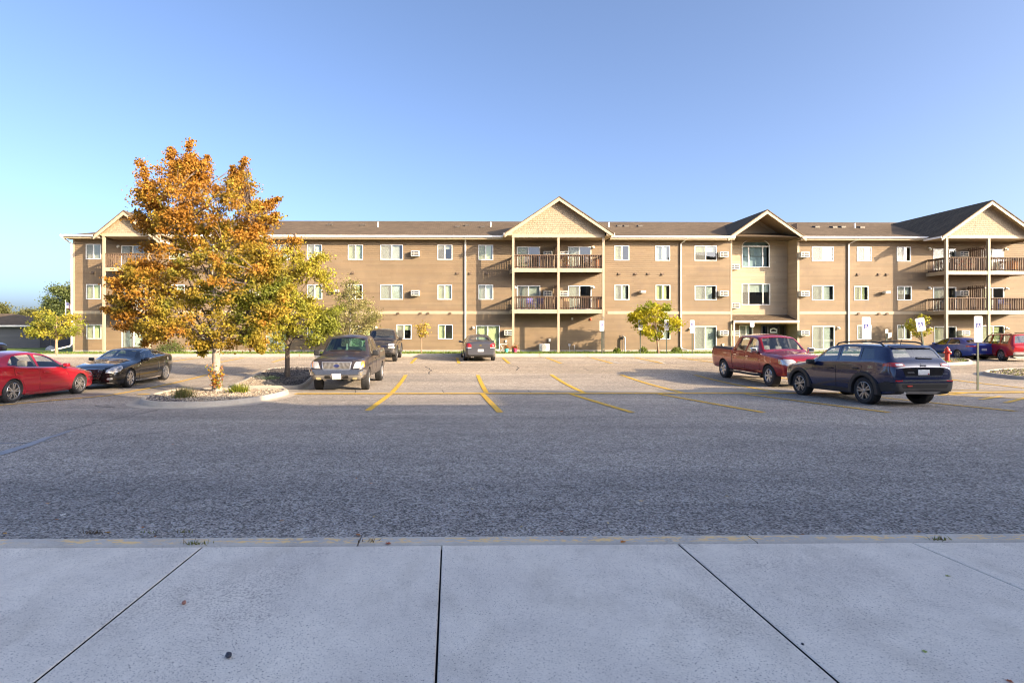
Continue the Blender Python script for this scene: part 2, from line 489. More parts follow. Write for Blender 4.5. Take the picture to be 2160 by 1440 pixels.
crack([(560, 768), (620, 765), (700, 767)], .03)
crack([(960, 800), (1010, 806), (1080, 803), (1150, 812)], .016, jit=.2)
crack([(1240, 800), (1290, 795), (1350, 801)], .016, jit=.2)

# ---------------------------------------------------------------- pavement in front of the viewer
K0, K1, KT = 4.31, 4.52, .44          # kerb: near edge, far edge, top
bed = struct(MB().grid([[(x, y, .402 + .032 * (4.29 - y)) for x in (-40, 40)] for y in (-3.2, .96, 4.34)]).build('pavement', DARKGAP))
slabm = {}
for k in range(-7, 8):
    x0, x1 = -.064 + 1.797 * k + .0055, -.064 + 1.797 * (k + 1) - .0055
    for (y0, y1) in ((.96, 4.297), (-3.2, .95)):
        z = lambda y: .44 + .032 * (4.297 - y)
        b = MB()
        e = .006; dz = RND.uniform(-.002, .002)
        b.grid([[(x0 + i, y0 + i, z(y0) - (0 if i else .005) + dz), (x1 - i, y0 + i, z(y0) - (0 if i else .005) + dz),
                 (x1 - i, y1 - i, z(y1) - (0 if i else .005) + dz), (x0 + i, y1 - i, z(y1) - (0 if i else .005) + dz)] for i in (0., e)], close=True)
        b.face([(x0 + e, y0 + e, z(y0) + dz), (x1 - e, y0 + e, z(y0) + dz), (x1 - e, y1 - e, z(y1) + dz), (x0 + e, y1 - e, z(y1) + dz)])
        b.grid([[(x0, y0, z(y0) - .05), (x1, y0, z(y0) - .05), (x1, y1, z(y1) - .05), (x0, y1, z(y1) - .05)],
                [(x0, y0, z(y0) - .005 + dz), (x1, y0, z(y0) - .005 + dz), (x1, y1, z(y1) - .005 + dz), (x0, y1, z(y1) - .005 + dz)]], 1, close=True)
        b.build('slab', [CONC, DARKGAP], bed)
kerbr = struct(MB().box(-60, 60, K0 + .01, K1 - .02, .2, KT - .03).build('kerb', DARKGAP))
kx = -62 + .3
prof = [(K0, .30), (K0, KT - .012), (K0 + .012, KT), (K1 - .045, KT), (K1 - .012, KT - .012), (K1, KT - .045), (K1 + .012, .25)]
while kx < 60:
    w = 3.05; g = .006
    b = MB().grid([[(x, y, z) for (y, z) in prof] for x in (kx + g, kx + w - g)])
    b.face([(kx + g, y, z) for y, z in prof]); b.face([(kx + w - g, y, z) for y, z in prof][::-1])
    b.build('kerb_segment', KERBM, kerbr, smooth=50); kx += w
struct(MB().grid([[(x, y, .545 + .002 * abs(y + 3)) for x in (-200, 200)] for y in (-120, -3.2)]).build('ground', LAWNM))

# ---------------------------------------------------------------- kerb, lawn and land by the far building
kb = struct(MB().box(-62, 62, 36.24, 36.36, 0.05, .47).build('far_kerb', KERB2))
prof = [(35.78, .18), (35.78, .332), (36.18, .342), (36.2, .47), (36.215, .492), (36.235, .50), (36.37, .50), (36.37, .40)]
kx = -61.4
while kx < 60:
    w = 3.05; g = .012
    dip = lambda p: p[1] - (.14 * sstep(kx, 18, 25) if p[1] < .36 else 0)
    b = MB().grid([[(x, p[0], dip(p)) for p in prof] for x in (kx + g, kx + w - g)])
    b.face([(kx + g, p[0], dip(p)) for p in prof]); b.face([(kx + w - g, p[0], dip(p)) for p in prof][::-1])
    b.build('kerb_segment', KERB2, kb); kx += w
lawn = struct(MB().grid([[(x, y, z) for x in (-900, -300, -60, 0, 60, 300, 900)] for y, z in ((36.36, .49), (40.0, .475), (60, .47), (200, .45), (1500, .40))]).build('lawn', LAWNM))
FARW = M('far_walk', (.45, .42, .38), .9, world=True)
FARR = M('far_road', (.17, .16, .16), .9, world=True)
for nm, y0, y1, mt in (('far_pavement', 49.5, 54.0, FARW), ('far_road', 61, 68.5, FARR), ('far_pavement', 71, 73, FARW), ('far_road', 84, 96, FARW)):
    struct(MB().grid([[(-300, y0, .476), (-20, y0, .476)], [(-300, y1, .474), (-20, y1, .474)]]).build(nm, mt))
# short blades of grass along the strip between kerb and wall
def blades(n, fx, h0, h1, w, mat_pal, name, mat, lean=.5):
    V = np.zeros((n, 3, 3), dtype=np.float32); C = np.ones((n, 3, 4), dtype=np.float32)
    for i in range(n):
        x, y, z = fx(); a = RND.uniform(0, 6.28); h = RND.uniform(h0, h1); l = RND.uniform(0, lean) * h; b_ = RND.uniform(0, 6.28)
        dx, dy = math.cos(a) * w / 2, math.sin(a) * w / 2
        V[i] = ((x - dx, y - dy, z), (x + dx, y + dy, z), (x + l * math.cos(b_), y + l * math.sin(b_), z + h))
        c = RND.choice(mat_pal); k = RND.uniform(.75, 1.25); C[i, :, :3] = [q * k for q in c]
    return tri_mesh(name, V, C, mat)
def tri_mesh(name, V, C, mat):
    n, k = V.shape[0], V.shape[1]
    me = bpy.data.meshes.new(name)
    me.vertices.add(n * k); me.vertices.foreach_set('co', V.reshape(-1))
    me.loops.add(n * k); me.loops.foreach_set('vertex_index', np.arange(n * k, dtype=np.int32))
    me.polygons.add(n); me.polygons.foreach_set('loop_start', np.arange(0, n * k, k, dtype=np.int32))
    me.update(calc_edges=True)
    a = me.attributes.new('col', 'FLOAT_COLOR', 'POINT'); a.data.foreach_set('color', C.reshape(-1))
    me.materials.append(mat)
    return me
LEAFM = M('leaf', None, .55, var=0, attr=True, trans=.35, spec=.3)
o = link('grass', blades(12000, lambda: ((lambda x, y: (x, y, .485))(RND.uniform(-45, 46), 36.38 + 3.6 * RND.random() ** 2)),
     .05, .13, .05, [(.10, .19, .02), (.15, .22, .03), (.20, .22, .05)], 'grass', LEAFM)); struct(o, 'stuff')

# ---------------------------------------------------------------- planted islands in the car park
GRAVEL = M('pale_gravel', None, .8, var=.15, vs=20, attr=True)
def inpoly(p, poly):
    x, y = p; r = False; j = len(poly) - 1
    for i in range(len(poly)):
        xi, yi = poly[i]; xj, yj = poly[j]
        if (yi > y) != (yj > y) and x < (xj - xi) * (y - yi) / (yj - yi) + xi: r = not r
        j = i
    return r
def smooth_loop(P, it=2):
    for _ in range(it):
        Q = []
        for i in range(len(P)):
            a, b = P[i], P[(i + 1) % len(P)]
            Q += [a.lerp(b, .25), a.lerp(b, .75)]
        P = Q
    return P
def island(name, px, h=.15, w=.17, fill=None, mat=KERB2, soil=(.16, .14, .12)):
    P = smooth_loop([on_g(*p).to_2d() for p in px])
    n = len(P); area = sum(P[i].x * P[(i+1) % n].y - P[(i+1) % n].x * P[i].y for i in range(n))
    if area < 0: P = P[::-1]
    def off(d):
        out = []
        for i in range(n):
            t = (P[(i + 1) % n] - P[i - 1]).normalized()
            out.append(P[i] + Vector((-t.y, t.x)) * d)
        return out
    rows = []
    for d, z in ((-.30, .005), (-.02, .012), (0, .02), (.03, h - .03), (.06, h), (w - .02, h), (w, h - .02), (w + .005, .04)):
        rows.append([(p.x, p.y, gz(p.x, p.y) + z) for p in off(d)])
    b = MB(); b.grid(rows, close=True); k = struct(b.build(name, mat, smooth=45, fix=True))
    inner = off(w)
    m = MB(); m.face([(p.x, p.y, gz(p.x, p.y) + h - .06) for p in inner]); m.build('soil_bed', M('soil' + name, soil, .95, var=.4, vs=20, bump=.6), k)
    return [(p.x, p.y) for p in inner], k
def pebbles(name, poly, n, size, pal, zoff, cond=lambda x, y: True, parent=None):
    xs_, ys_ = [p[0] for p in poly], [p[1] for p in poly]
    V, C = [], []
    oct_ = [(1, 0, 0), (0, 1, 0), (-1, 0, 0), (0, -1, 0), (0, 0, 1), (0, 0, -1)]
    fs = [(0, 1, 4), (1, 2, 4), (2, 3, 4), (3, 0, 4), (1, 0, 5), (2, 1, 5), (3, 2, 5), (0, 3, 5)]
    while len(V) < n * 8:
        x, y = RND.uniform(min(xs_), max(xs_)), RND.uniform(min(ys_), max(ys_))
        if not inpoly((x, y), poly) or not cond(x, y): continue
        s = RND.uniform(.6, 1.4) * size; c = RND.choice(pal); kk = RND.uniform(.75, 1.2)
        rot = Matrix.Rotation(RND.uniform(0, 6.28), 3, (RND.uniform(-1, 1), RND.uniform(-1, 1), RND.uniform(-1, 1) + .01))
        pv = [rot @ Vector((p[0] * s, p[1] * s * .8, p[2] * s * .6)) + Vector((x, y, gz(x, y) + zoff + RND.uniform(0, .3) * size)) for p in oct_]
        for f in fs: V.append([pv[i] for i in f]); C.append([(c[0] * kk, c[1] * kk, c[2] * kk, 1)] * 3)
    o = link(name, tri_mesh(name, np.array(V, dtype=np.float32), np.array(C, dtype=np.float32), GRAVEL), parent); return struct(o, 'stuff')
PALE = [(.33, .275, .20), (.39, .34, .27), (.26, .20, .145), (.30, .25, .19), (.20, .17, .135)]
DARK = [(.055, .05, .05), (.09, .08, .08), (.13, .115, .11), (.04, .036, .036)]
isl1, k1 = island('front_island', [(283, 853), (320, 859.5), (400, 860.5), (470, 857.5), (535, 850), (592, 838), (614, 830), (598, 827), (520, 826.5), (430, 826.5), (370, 828), (318, 838)])
for p in (pebbles('pale_gravel', isl1, 2600, .036, PALE, .10, lambda x, y: x > -8.6 - (y - 15.6) * .9),
          pebbles('dark_gravel', isl1, 1700, .036, DARK + [(.3, .27, .25)], .10, lambda x, y: x < -7.4 - (y - 15.6) * .95)): pass
isl2, k2 = island('rear_island', [(480, 822), (530, 822.3), (600, 822.3), (636, 821.5), (649, 816), (664, 800), (680, 783), (640, 778), (570, 781), (545, 790), (515, 806)])
pebbles('pale_gravel', isl2, 1800, .04, PALE, .11, lambda x, y: x < -5.75 - (y - 20) * .42)
pebbles('dark_mulch', isl2, 2600, .05, DARK, .11, lambda x, y: x > -6.0 - (y - 20) * .45)
isl3, k3 = island('right_island', [(2064, 789), (2100, 795), (2180, 804), (2330, 806), (2330, 786), (2180, 781), (2100, 783)])
pebbles('pale_gravel', isl3, 1200, .05, PALE + [(.25, .24, .06)] * 3, .11)
isl4, k4 = island('hydrant_island', [(1860, 771), (1980, 771), (2045, 769), (2054, 765), (2040, 760), (1980, 758), (1860, 758)])
link('grass', blades(900, lambda: (lambda p: (p[0], p[1], gz(*p) + .09))(RND.choice([(x, y) for x, y in [(RND.uniform(24, 33), RND.uniform(30, 37)) for _ in range(60)] if inpoly((x, y), isl4)] or [(29, 33)])),
     .04, .10, .05, [(.12, .18, .03), (.3, .27, .08)], 'grass', LEAFM))['kind'] = 'stuff'
# ================================================================== APARTMENT BUILDING
YB, YF, YR = 40.4, 38.7, 41.57       # main wall, balcony front, wall of the entrance recess
ZB, ZS = .46, 8.47                   # foot of wall, soffit
SIDE = M('brown_lap_siding', None, .75, var=.10, vs=.7, attr=True, world=True, dirt=((.16, .115, .08), 1.3, .55, .85))
CREAM = M('cream_lap_siding', None, .75, var=.08, vs=.7, attr=True, world=True)
TAN = M('tan_trim', (.40, .325, .225), .6, var=.05)
TAN2 = M('tan_soffit', (.40, .30, .175), .7, var=.06)
WHITE = M('white_vinyl', (.80, .79, .76), .4, var=.03)
GUTW = M('white_gutter', (.78, .76, .72), .4, var=.03)
SHEATH = M('sheathing', (.10, .075, .055), .95, var=0)
ROOM = M('room_wall', (.16, .15, .13), .9, var=.1)
def roofmat():
    m = bpy.data.materials.new('roof_shingles'); m.use_nodes = True
    nt = m.node_tree; b = nt.nodes['Principled BSDF']; v = _pos(nt, True)
    mp = _n(nt, 'ShaderNodeMapping'); mp.inputs['Rotation'].default_value = (0, 0, 0); nt.links.new(v, mp.inputs['Vector'])
    br = _n(nt, 'ShaderNodeTexBrick'); br.offset = .5
    br.inputs['Scale'].default_value = 1.0; br.inputs['Brick Width'].default_value = .33; br.inputs['Row Height'].default_value = .135
    br.inputs['Mortar Size'].default_value = .010; br.inputs['Bias'].default_value = 0
    br.inputs['Color1'].default_value = (.155, .115, .075, 1); br.inputs['Color2'].default_value = (.100, .074, .048, 1); br.inputs['Mortar'].default_value = (.07, .05, .04, 1)
    nt.links.new(mp.outputs[0], br.inputs['Vector'])
    c = _mix(nt, br.outputs['Color'], _ramp(nt, _noise(nt, .5, 6, v), .3, .7, (.85, .85, .85), (1.12, 1.12, 1.12)), 1.0, 'MULTIPLY')
    c = _mix(nt, c, _ramp(nt, _noise(nt, 30, 2, v), .3, .7, (.8, .8, .8), (1.2, 1.2, 1.2)), 1.0, 'MULTIPLY')
    nt.links.new(c, b.inputs['Base Color']); b.inputs['Roughness'].default_value = .95; b.inputs['Specular IOR Level'].default_value = .2
    return m
ROOF = roofmat()
GLASS = glass('window_glass', (.93, .97, .95), .08)
SCREEN = M('insect_screen', (.20, .20, .20), .9, var=0)
def veil(name, t):
    m = bpy.data.materials.new(name); m.use_nodes = True; nt = m.node_tree; nt.nodes.remove(nt.nodes['Principled BSDF'])
    a = _n(nt, 'ShaderNodeBsdfTransparent'); a.inputs[0].default_value = (*t, 1); d = _n(nt, 'ShaderNodeBsdfDiffuse'); d.inputs[0].default_value = (.12, .12, .11, 1)
    s = _n(nt, 'ShaderNodeAddShader'); nt.links.new(a.outputs[0], s.inputs[0]); nt.links.new(d.outputs[0], s.inputs[1]); nt.links.new(s.outputs[0], nt.nodes['Material Output'].inputs[0])
    return m
SCREEN = veil('insect_screen', (.66, .66, .64))
BLINDS = [M('cream_blind', (.52, .55, .31), .8, var=.05), M('white_blind', (.44, .47, .45), .8, var=.05), M('grey_curtain', (.38, .36, .32), .9, var=.1)]
WOOD = M('deck_wood', None, .75, var=.25, vs=14, attr=True)
WOODC = [(.075, .042, .028), (.115, .066, .042), (.15, .10, .064), (.21, .155, .105), (.055, .033, .025)]

B1 = thing('apartment_building', 'long three storey brown sided apartment building with balconies beyond the car park', 'building', (8, 44.5, .46))
def bp_(o):
    """hang a part on the building, keeping its place in the world"""
    o.parent = B1; o.matrix_parent_inverse = Matrix.Translation((-8, -44.5, -.46)); return o
def part(mb, name, mats, parent=None, smooth=None):
    o = mb.build(name, mats, None, smooth)
    if parent is None: return bp_(o)
    o.parent = parent; return o
def rect(x0, y0, x1, y1, Y=YB):
    a, b = on_y(x0, y1, Y), on_y(x1, y0, Y)
    return a.x, b.x, a.z, b.z
fx = lambda x, Y=YB: on_y(x, 694, Y).x

# every opening: (x0, y0, x1, y1, kind, plane)
WIN = []
def add(px, kind='slider', Y=YB): WIN.append((*rect(*px, Y), kind, Y))
for px in ((181.5, 515, 213.4, 547), (182, 599.5, 213, 631), (182.4, 684, 214, 714.6),
           (358, 515.5, 389, 547), (358, 600, 389, 631), (420, 515.5, 452, 547), (420, 600, 452, 631), (420, 684, 452, 715),
           (565, 516, 611, 548), (565, 600, 611, 632), (647.7, 516, 679.8, 547.5), (648, 600, 680, 631), (648, 684, 680, 715),
           (734, 516, 766, 548), (733.5, 600, 766, 631.5),
           (802.4, 516, 850, 548), (802, 600, 850, 632), (836.5, 684, 868, 715),
           (922.8, 516, 954.8, 548), (923, 600, 954, 632), (923.6, 684, 955.3, 715),
           (1009, 517, 1040.8, 548.5), (1009, 600.5, 1041, 632),
           (1296, 518, 1327, 549.5), (1382, 518, 1414, 550), (1296, 601, 1327.5, 632.5), (1382.6, 601, 1414, 632.5), (1382.5, 684, 1414, 715.5),
           (1464.7, 519, 1510.5, 550), (1465, 602, 1511, 632.7),
           (1712, 519.8, 1757.6, 550.6), (1712, 602.6, 1758, 633.5),
           (1807, 520.7, 1837, 551), (1801, 603, 1831, 633.5), (1807.7, 685, 1838, 715.7),
           (1891, 520.7, 1921, 551.7), (1892, 603, 1922, 633.5), (1892, 685, 1921.7, 716)): add(px)
for px in ((256, 518, 305, 567), (256, 603, 305, 653), (257, 687, 307, 734.5), (562, 687, 610, 736), (740, 686, 787.5, 737),
           (1004, 686, 1054, 738), (1090, 519, 1139.5, 567), (1198, 519, 1247.5, 567), (1090, 602, 1139.5, 653), (1198, 602, 1247.5, 653),
           (1464, 687, 1511, 737), (1712.5, 687, 1760, 736.7),
           (1968, 523, 2016, 571), (1968, 605.5, 2017, 656), (1970, 688, 2016.5, 737), (2069, 524, 2117, 572), (2069, 606.5, 2119, 657), (2070, 688, 2119, 737)): add(px, 'door')
WIN.append((*rect(1564, 598.7, 1624, 643, YR), 'triple', YR)); add((1559, 685, 1587, 716), 'slider', YR)
ARCH = rect(1564, 519, 1623, 564, YR); ARCHTOP = on_y(1593, 504, YR).z
DOORR = rect(1605, 684, 1656.5, 738, YR)

def bands(x0, x1, z0, z1, ops):
    """split a rectangle into rectangles that leave the openings free"""
    zs = sorted({z0, z1, *[z for o in ops for z in (o[2], o[3]) if z0 < z < z1]})
    for a, b in zip(zs[:-1], zs[1:]):
        m = (a + b) / 2; cur = x0
        for o in sorted([o for o in ops if o[2] < m < o[3]]):
            if o[1] <= x0 or o[0] >= x1: continue
            if o[0] > cur: yield cur, o[0], a, b
            cur = max(cur, o[1])
        if cur < x1: yield cur, x1, a, b
SIDING = {SIDE: (.196, .140, .083), CREAM: (.37, .295, .20)}
def siding(name, x0, x1, z0, z1, Y, ops, mat, lap=.141, rake=None):
    ops = [(o[0] + .02, o[1] - .02, o[2] + .02, o[3] - .02) for o in ops]
    b = MB(); sh = MB()
    for (a, c, d, e) in bands(x0, x1, z0, z1, ops):
        if rake is None: sh.face([(a, Y + .03, d), (c, Y + .03, d), (c, Y + .03, e), (a, Y + .03, e)])
    z = z0; base = SIDING[mat]
    while z < z1 - .01:
        zt = min(z + lap, z1); xa, xb = x0, x1
        if rake:
            xa, xb = rake(zt)
            if xb - xa < .1: break
        cuts = [xa]; p = xa - RND.uniform(0, 3.6)
        while p < xb:
            p += 3.66
            if xa + .2 < p < xb - .2: cuts.append(p)
        cuts.append(xb)
        for s0, s1 in zip(cuts[:-1], cuts[1:]):
            k = RND.gauss(1, .045); hue = RND.uniform(-.02, .02)
            col = (base[0] * (k + hue), base[1] * k, base[2] * (k - hue)); off = RND.uniform(-.002, .001)
            for (a, c, d, e) in bands(s0 + .002, s1 - .002, z, zt, ops):
                t = lambda q: Y - .024 * (zt - q) / lap + off
                b.face([(a, t(d), d), (c, t(d), d), (c, t(e), e), (a, t(e), e)], 0, col)
                if d == z: b.face([(a, Y + .004, d + .001), (c, Y + .004, d + .001), (c, t(d), d), (a, t(d), d)], 0, col)
        z += lap
    o = part(b, name, mat); struct(o, 'stuff')
    if sh.f: part(sh, 'wall', SHEATH)
    return o
XL, XE0, XE1, XR = fx(155), fx(1541), fx(1682), 48.0
ops = [w[:4] for w in WIN if w[5] == YB]
siding('siding', XL, XE0, ZB + .12, ZS + .05, YB, ops, SIDE)
siding('siding', XE1, XR, ZB + .12, ZS + .05, YB, ops, SIDE)
opsR = [w[:4] for w in WIN if w[5] == YR] + [ARCH, DOORR]
zp = on_y(1600, 664, YR).z
siding('siding', XE0 + .02, XE1 - .02, ZB + .12, zp, YR, opsR, SIDE)
XC = (ARCH[0] + ARCH[1]) / 2
siding('siding', XE0 + .02, XE1 - .02, zp, ZS + .2, YR, opsR + [(ARCH[0] + .12, ARCH[1] - .12, ARCH[3] - .05, ARCHTOP - .25)], CREAM)
w = MB().box(XL + .06, XL + .16, YB + .06, 56.3, ZB, ZS + .1).box(XL + .06, XR, 56.2, 56.4, ZB, ZS + .1).box(XL + .1, XR, YB + 2.6, YB + 2.7, ZB, ZS + .1)
part(w, 'wall', ROOM)
for xa, xb, ya in ((XL + .1, XE0, YB + .05), (XE0, XE1, YR + .06), (XE1, XR, YB + .05)):
    for za in (3.12, 5.93): part(MB().box(xa, xb, ya, YB + 2.6, za, za + .1), 'floor_slab', ROOM)
# side and return walls with lap boards
def siding_x(name, X, y0, y1, z0, z1, mat, sgn):
    b = MB(); z = z0; base = SIDING[mat]
    while z < z1 - .01:
        zt = min(z + .141, z1); k = RND.gauss(1, .04); c = tuple(q * k for q in base)
        b.face([(X + sgn * .016, y0, z), (X + sgn * .016, y1, z), (X, y1, zt), (X, y0, zt)], 0, c)
        b.face([(X - sgn * .004, y0, z + .001), (X - sgn * .004, y1, z + .001), (X + sgn * .016, y1, z), (X + sgn * .016, y0, z)], 0, c); z += .141
    return struct(part(b, name, mat), 'stuff')
siding_x('siding', XL + .03, YB, 56.4, ZB + .12, ZS + .05, SIDE, -1)
siding_x('siding', XE1 - .02, YB, YR, ZB + .12, ZS + 1.2, CREAM, -1)
siding_x('siding', XE0 + .02, YB, YR, ZB + .12, ZS + .1, CREAM, 1)
# plinth, corner boards, belt boards
FND = M('foundation_concrete', (.36, .33, .29), .9, bump=.3)
for a, c in ((XL - .02, XE0), (XE1, XR)): part(MB().box(a, c, YB - .03, YB + .1, ZB - .2, ZB + .13), 'plinth', FND)
part(MB().box(XE0, XE1, YR - .03, YR + .1, ZB - .2, ZB + .13), 'plinth', FND)
for a, c in ((XL - .025, XL + .10), (XE0 - .02, XE0 + .10), (XE1 - .02, XE1 + .12)):
    part(MB().box(a, c, YB - .035, YB + .10, ZB + .13, ZS + (.5 if a > XE1 - .1 else .02)), 'corner_board', TAN)
zb0, zb1 = on_y(850, 662.3, YB).z, on_y(850, 656, YB).z
for a, c in ((XL + .10, fx(1077)), (fx(1281), XE0 - .02), (XE1 + .12, fx(1952)), (fx(224), fx(225))):
    part(MB().box(a, c, YB - .045, YB + .02, zb0, zb1), 'belt_board', TAN)

# ---- windows
PROTO = {}
DR = random.Random(5)
def window(x0, x1, z0, z1, kind, Y):
    w, h = x1 - x0, z1 - z0
    key = (round(w, 1), round(h, 1), kind)
    t = .045 if kind != 'door' else .05
    if key not in PROTO:
        b = MB()
        b.box(0, w, -.035, .05, h - t, h); b.box(0, w, -.045, .05, 0, t)
        b.box(0, t, -.035, .05, t, h - t); b.box(w - t, w, -.035, .05, t, h - t)
        ms = [w * .25, w * .75] if kind == 'triple' else [w / 2]
        for m in ms: b.box(m - .03, m + .03, -.03, .045, t, h - t)
        fm = b.mesh('window_frame', WHITE)
        edges = [t] + [q for m in ms for q in (m - .03, m + .03)] + [w - t]
        panes = []
        for i in range(0, len(edges), 2):
            a, c = edges[i], edges[i + 1]
            yy = -.004 if i else .012
            panes.append(MB().box(a - .01, c + .01, yy, yy + .006, t - .01, h - t + .01).mesh('pane', GLASS))
        a, c = edges[0], edges[1]
        scr = MB().face([(a, -.012, t), (c, -.012, t), (c, -.012, h - t), (a, -.012, h - t)]).mesh('screen', SCREEN)
        PROTO[key] = (fm, panes, scr, edges)
    fm, panes, scr, edges = PROTO[key]
    fr = bp_(link('sliding_door' if kind == 'door' else 'window', fm, None, (x0, Y, z0)))
    for p in panes: link('pane', p, fr)
    if DR.random() < .85: link('screen', scr, fr)
    row = 0 if z0 < 3 else 1 if z0 < 5.8 else 2
    r = DR.random()
    m = DR.choice(BLINDS[:2] if row < 2 else BLINDS)
    drop = 1.0 if r < .8 else DR.uniform(.25, .6)
    b = MB()
    if kind == 'door' or DR.random() < .5:                         # vertical slats or curtain, drawn part of the way
        e0, e1 = t + .02, w - t - DR.choice([.02, w * .06, w * .10, w * .13, w * .5])
        n = max(6, int((e1 - e0) / .075))
        for i in range(n):
            xa, xb = e0 + (e1 - e0) * i / n, e0 + (e1 - e0) * (i + .94) / n
            b.face([(xa, .10, t), (xb, .125, t), (xb, .125, h - t), (xa, .10, h - t)])
    else:
        n = max(4, int(h * drop / .06))
        zt, zb_ = h - t, h - t - (h - 2 * t) * drop
        e1 = w - t - DR.choice([0, 0, w * .1, w * .18])
        for i in range(n):
            za, zc = zt + (zb_ - zt) * i / n, zt + (zb_ - zt) * (i + 1) / n
            b.face([(t, .10, za), (e1, .10, za), (e1, .115, zc), (t, .115, zc)])
    o = b.build('blind', m, fr, fix=False); struct(o, 'stuff')
    return fr
for q in WIN: window(*q)
# arched window over the entrance
a0, a1, z0, z1 = ARCH
b = MB(); n = 14; cx, hw = (a0 + a1) / 2, (a1 - a0) / 2; hh = ARCHTOP - z1
arc = lambda f, k=1.: [(cx + hw * k * math.cos(math.pi * (1 - i / n)) , z1 + (hh * math.sin(math.pi * i / n)) * k) for i in range(n + 1)]
outer = [(a0, z0)] + arc(0) + [(a1, z0)]
inner = [(a0 + .05, z0 + .05)] + [(cx + (p[0] - cx) * (hw - .05) / hw, z1 + (p[1] - z1) * (hh - .05) / hh) for p in arc(0)] + [(a1 - .05, z0 + .05)]
for y in (YR - .06,):
    b.grid([[(p[0], y, p[1]) for p in outer], [(p[0], y, p[1]) for p in inner]], close=True)
    b.grid([[(p[0], y, p[1]) for p in outer], [(p[0], YR + .04, p[1]) for p in outer]], close=True)
    b.grid([[(p[0], y, p[1]) for p in inner], [(p[0], YR + .04, p[1]) for p in inner]], close=True)
zm = z1 - .03
b.box(a0 + .05, a1 - .05, YR - .055, YR + .04, zm - .04, zm + .04)
for k in (.25, .75): b.box(a0 + (a1 - a0) * k - .035, a0 + (a1 - a0) * k + .035, YR - .05, YR + .04, z0 + .05, zm - .04)
aw = part(b, 'arched_window', WHITE)
pg = MB(); pg.face([(p[0], YR - .01, p[1]) for p in inner]); part(pg, 'pane', glass('coated_glass', (.80, .90, .92), .34), aw)
part(MB().box(a0 + .03, a1 - .03, YR + .32, YR + .34, z0 + .06, ARCHTOP - .06), 'blind', M('sky_tinted_curtain', (.55, .64, .66), .9), aw)  # added curtain; its pale blue stands in for sky reflected in the arch
part(MB().box(a0 + .1, a1 - .1, YR + .3, YR + .34, z0 + (z1 - z0) * .5, z0 + (z1 - z0) * .56).box(cx - .25, cx + .05, YR + .25, YR + .55, z0 + .9, z0 + 1.3), 'blind', BLINDS[1], aw)
mk = MB()                                                        # cream wall left and right of the arch
for sgn in (-1, 1):
    pts = [(cx + sgn * hw, ARCHTOP + .03)] + [(cx + sgn * hw * math.cos(i / n * math.pi / 2), z1 - .05 + (hh + .05) * math.sin(i / n * math.pi / 2)) for i in range(n + 1)] + [(cx, ARCHTOP + .03)]
    mk.face([(p[0], YR - .003, p[1]) for p in pts], 0, SIDING[CREAM])
part(mk, 'arch_surround', CREAM)
# entrance door
dx0, dx1, dz0, dz1 = DOORR
DRK = M('bronze_door', (.055, .045, .04), .45, var=.05)
db = MB().box(dx0, dx1, YR - .05, YR + .05, dz1 - .12, dz1)
wdt = dx1 - dx0
for k0, k1 in ((0, .05), (.24, .30), (.70, .75), (.95, 1)): db.box(dx0 + wdt * k0, dx0 + wdt * k1, YR - .05, YR + .05, dz0, dz1 - .12)
ed = part(db, 'entrance_door', DRK)
part(MB().box(dx0 + wdt * .30, dx0 + wdt * .70, YR - .01, YR, dz0, dz1 - .12).box(dx0 + wdt * .05, dx0 + wdt * .24, YR - .01, YR, dz0, dz1 - .12).box(dx0 + wdt * .75, dx0 + wdt * .95, YR - .01, YR, dz0, dz1 - .12), 'pane', glass('door_glass', (.3, .3, .28), .08), ed)
sx0, sx1, sz0, sz1 = rect(1624, 691.5, 1639, 702, YR - .03)
sg = part(MB().prism([(sx0, sz0), (sx1, sz0), (sx1, sz1 - .07), ((sx0 + sx1) / 2 + .08, sz1), ((sx0 + sx1) / 2 - .08, sz1), (sx0, sz1 - .07)], YR - .045, YR - .03), 'door_sign', WHITE, ed)
scx, scz, sw = (sx0 + sx1) / 2, (sz0 + sz1) / 2 - .03, (sx1 - sx0)
BLK = M('black_print', (.02, .02, .025), .6, var=0)
part(MB().prism([(scx - sw * .38, scz - .05), (scx + sw * .38, scz - .05), (scx + sw * .38, scz + .03), (scx + sw * .2, scz + .09), (scx, scz + .13), (scx - sw * .2, scz + .09), (scx - sw * .38, scz + .03)], YR - .049, YR - .046), 'sign_emblem', BLK, ed)
# porch roof over the entrance
pz1, pz0 = on_y(1600, 663.5, YR).z, on_y(1600, 676.5, YB - .15).z
pr = part(MB().prism([(YB - .15, pz0), (YR, pz1), (YR, pz1 - .1), (YB - .15, pz0 - .06)], XE0 + .11, XE1 - .03, ax='X'), 'porch_roof', ROOF)
part(MB().box(XE0 + .11, XE1 - .01, YB - .25, YB - .15, pz0 - .10, pz0 + .02), 'gutter', GUTW, pr)
part(MB().box(XE0 + .11, XE1 - .03, YB - .14, YR, pz0 - .19, pz0 - .11), 'soffit', TAN2, pr)
part(MB().box(XE0 + .11, XE0 + .19, YB - .24, YB - .16, ZB, pz0 - .10), 'downspout', GUTW, pr)

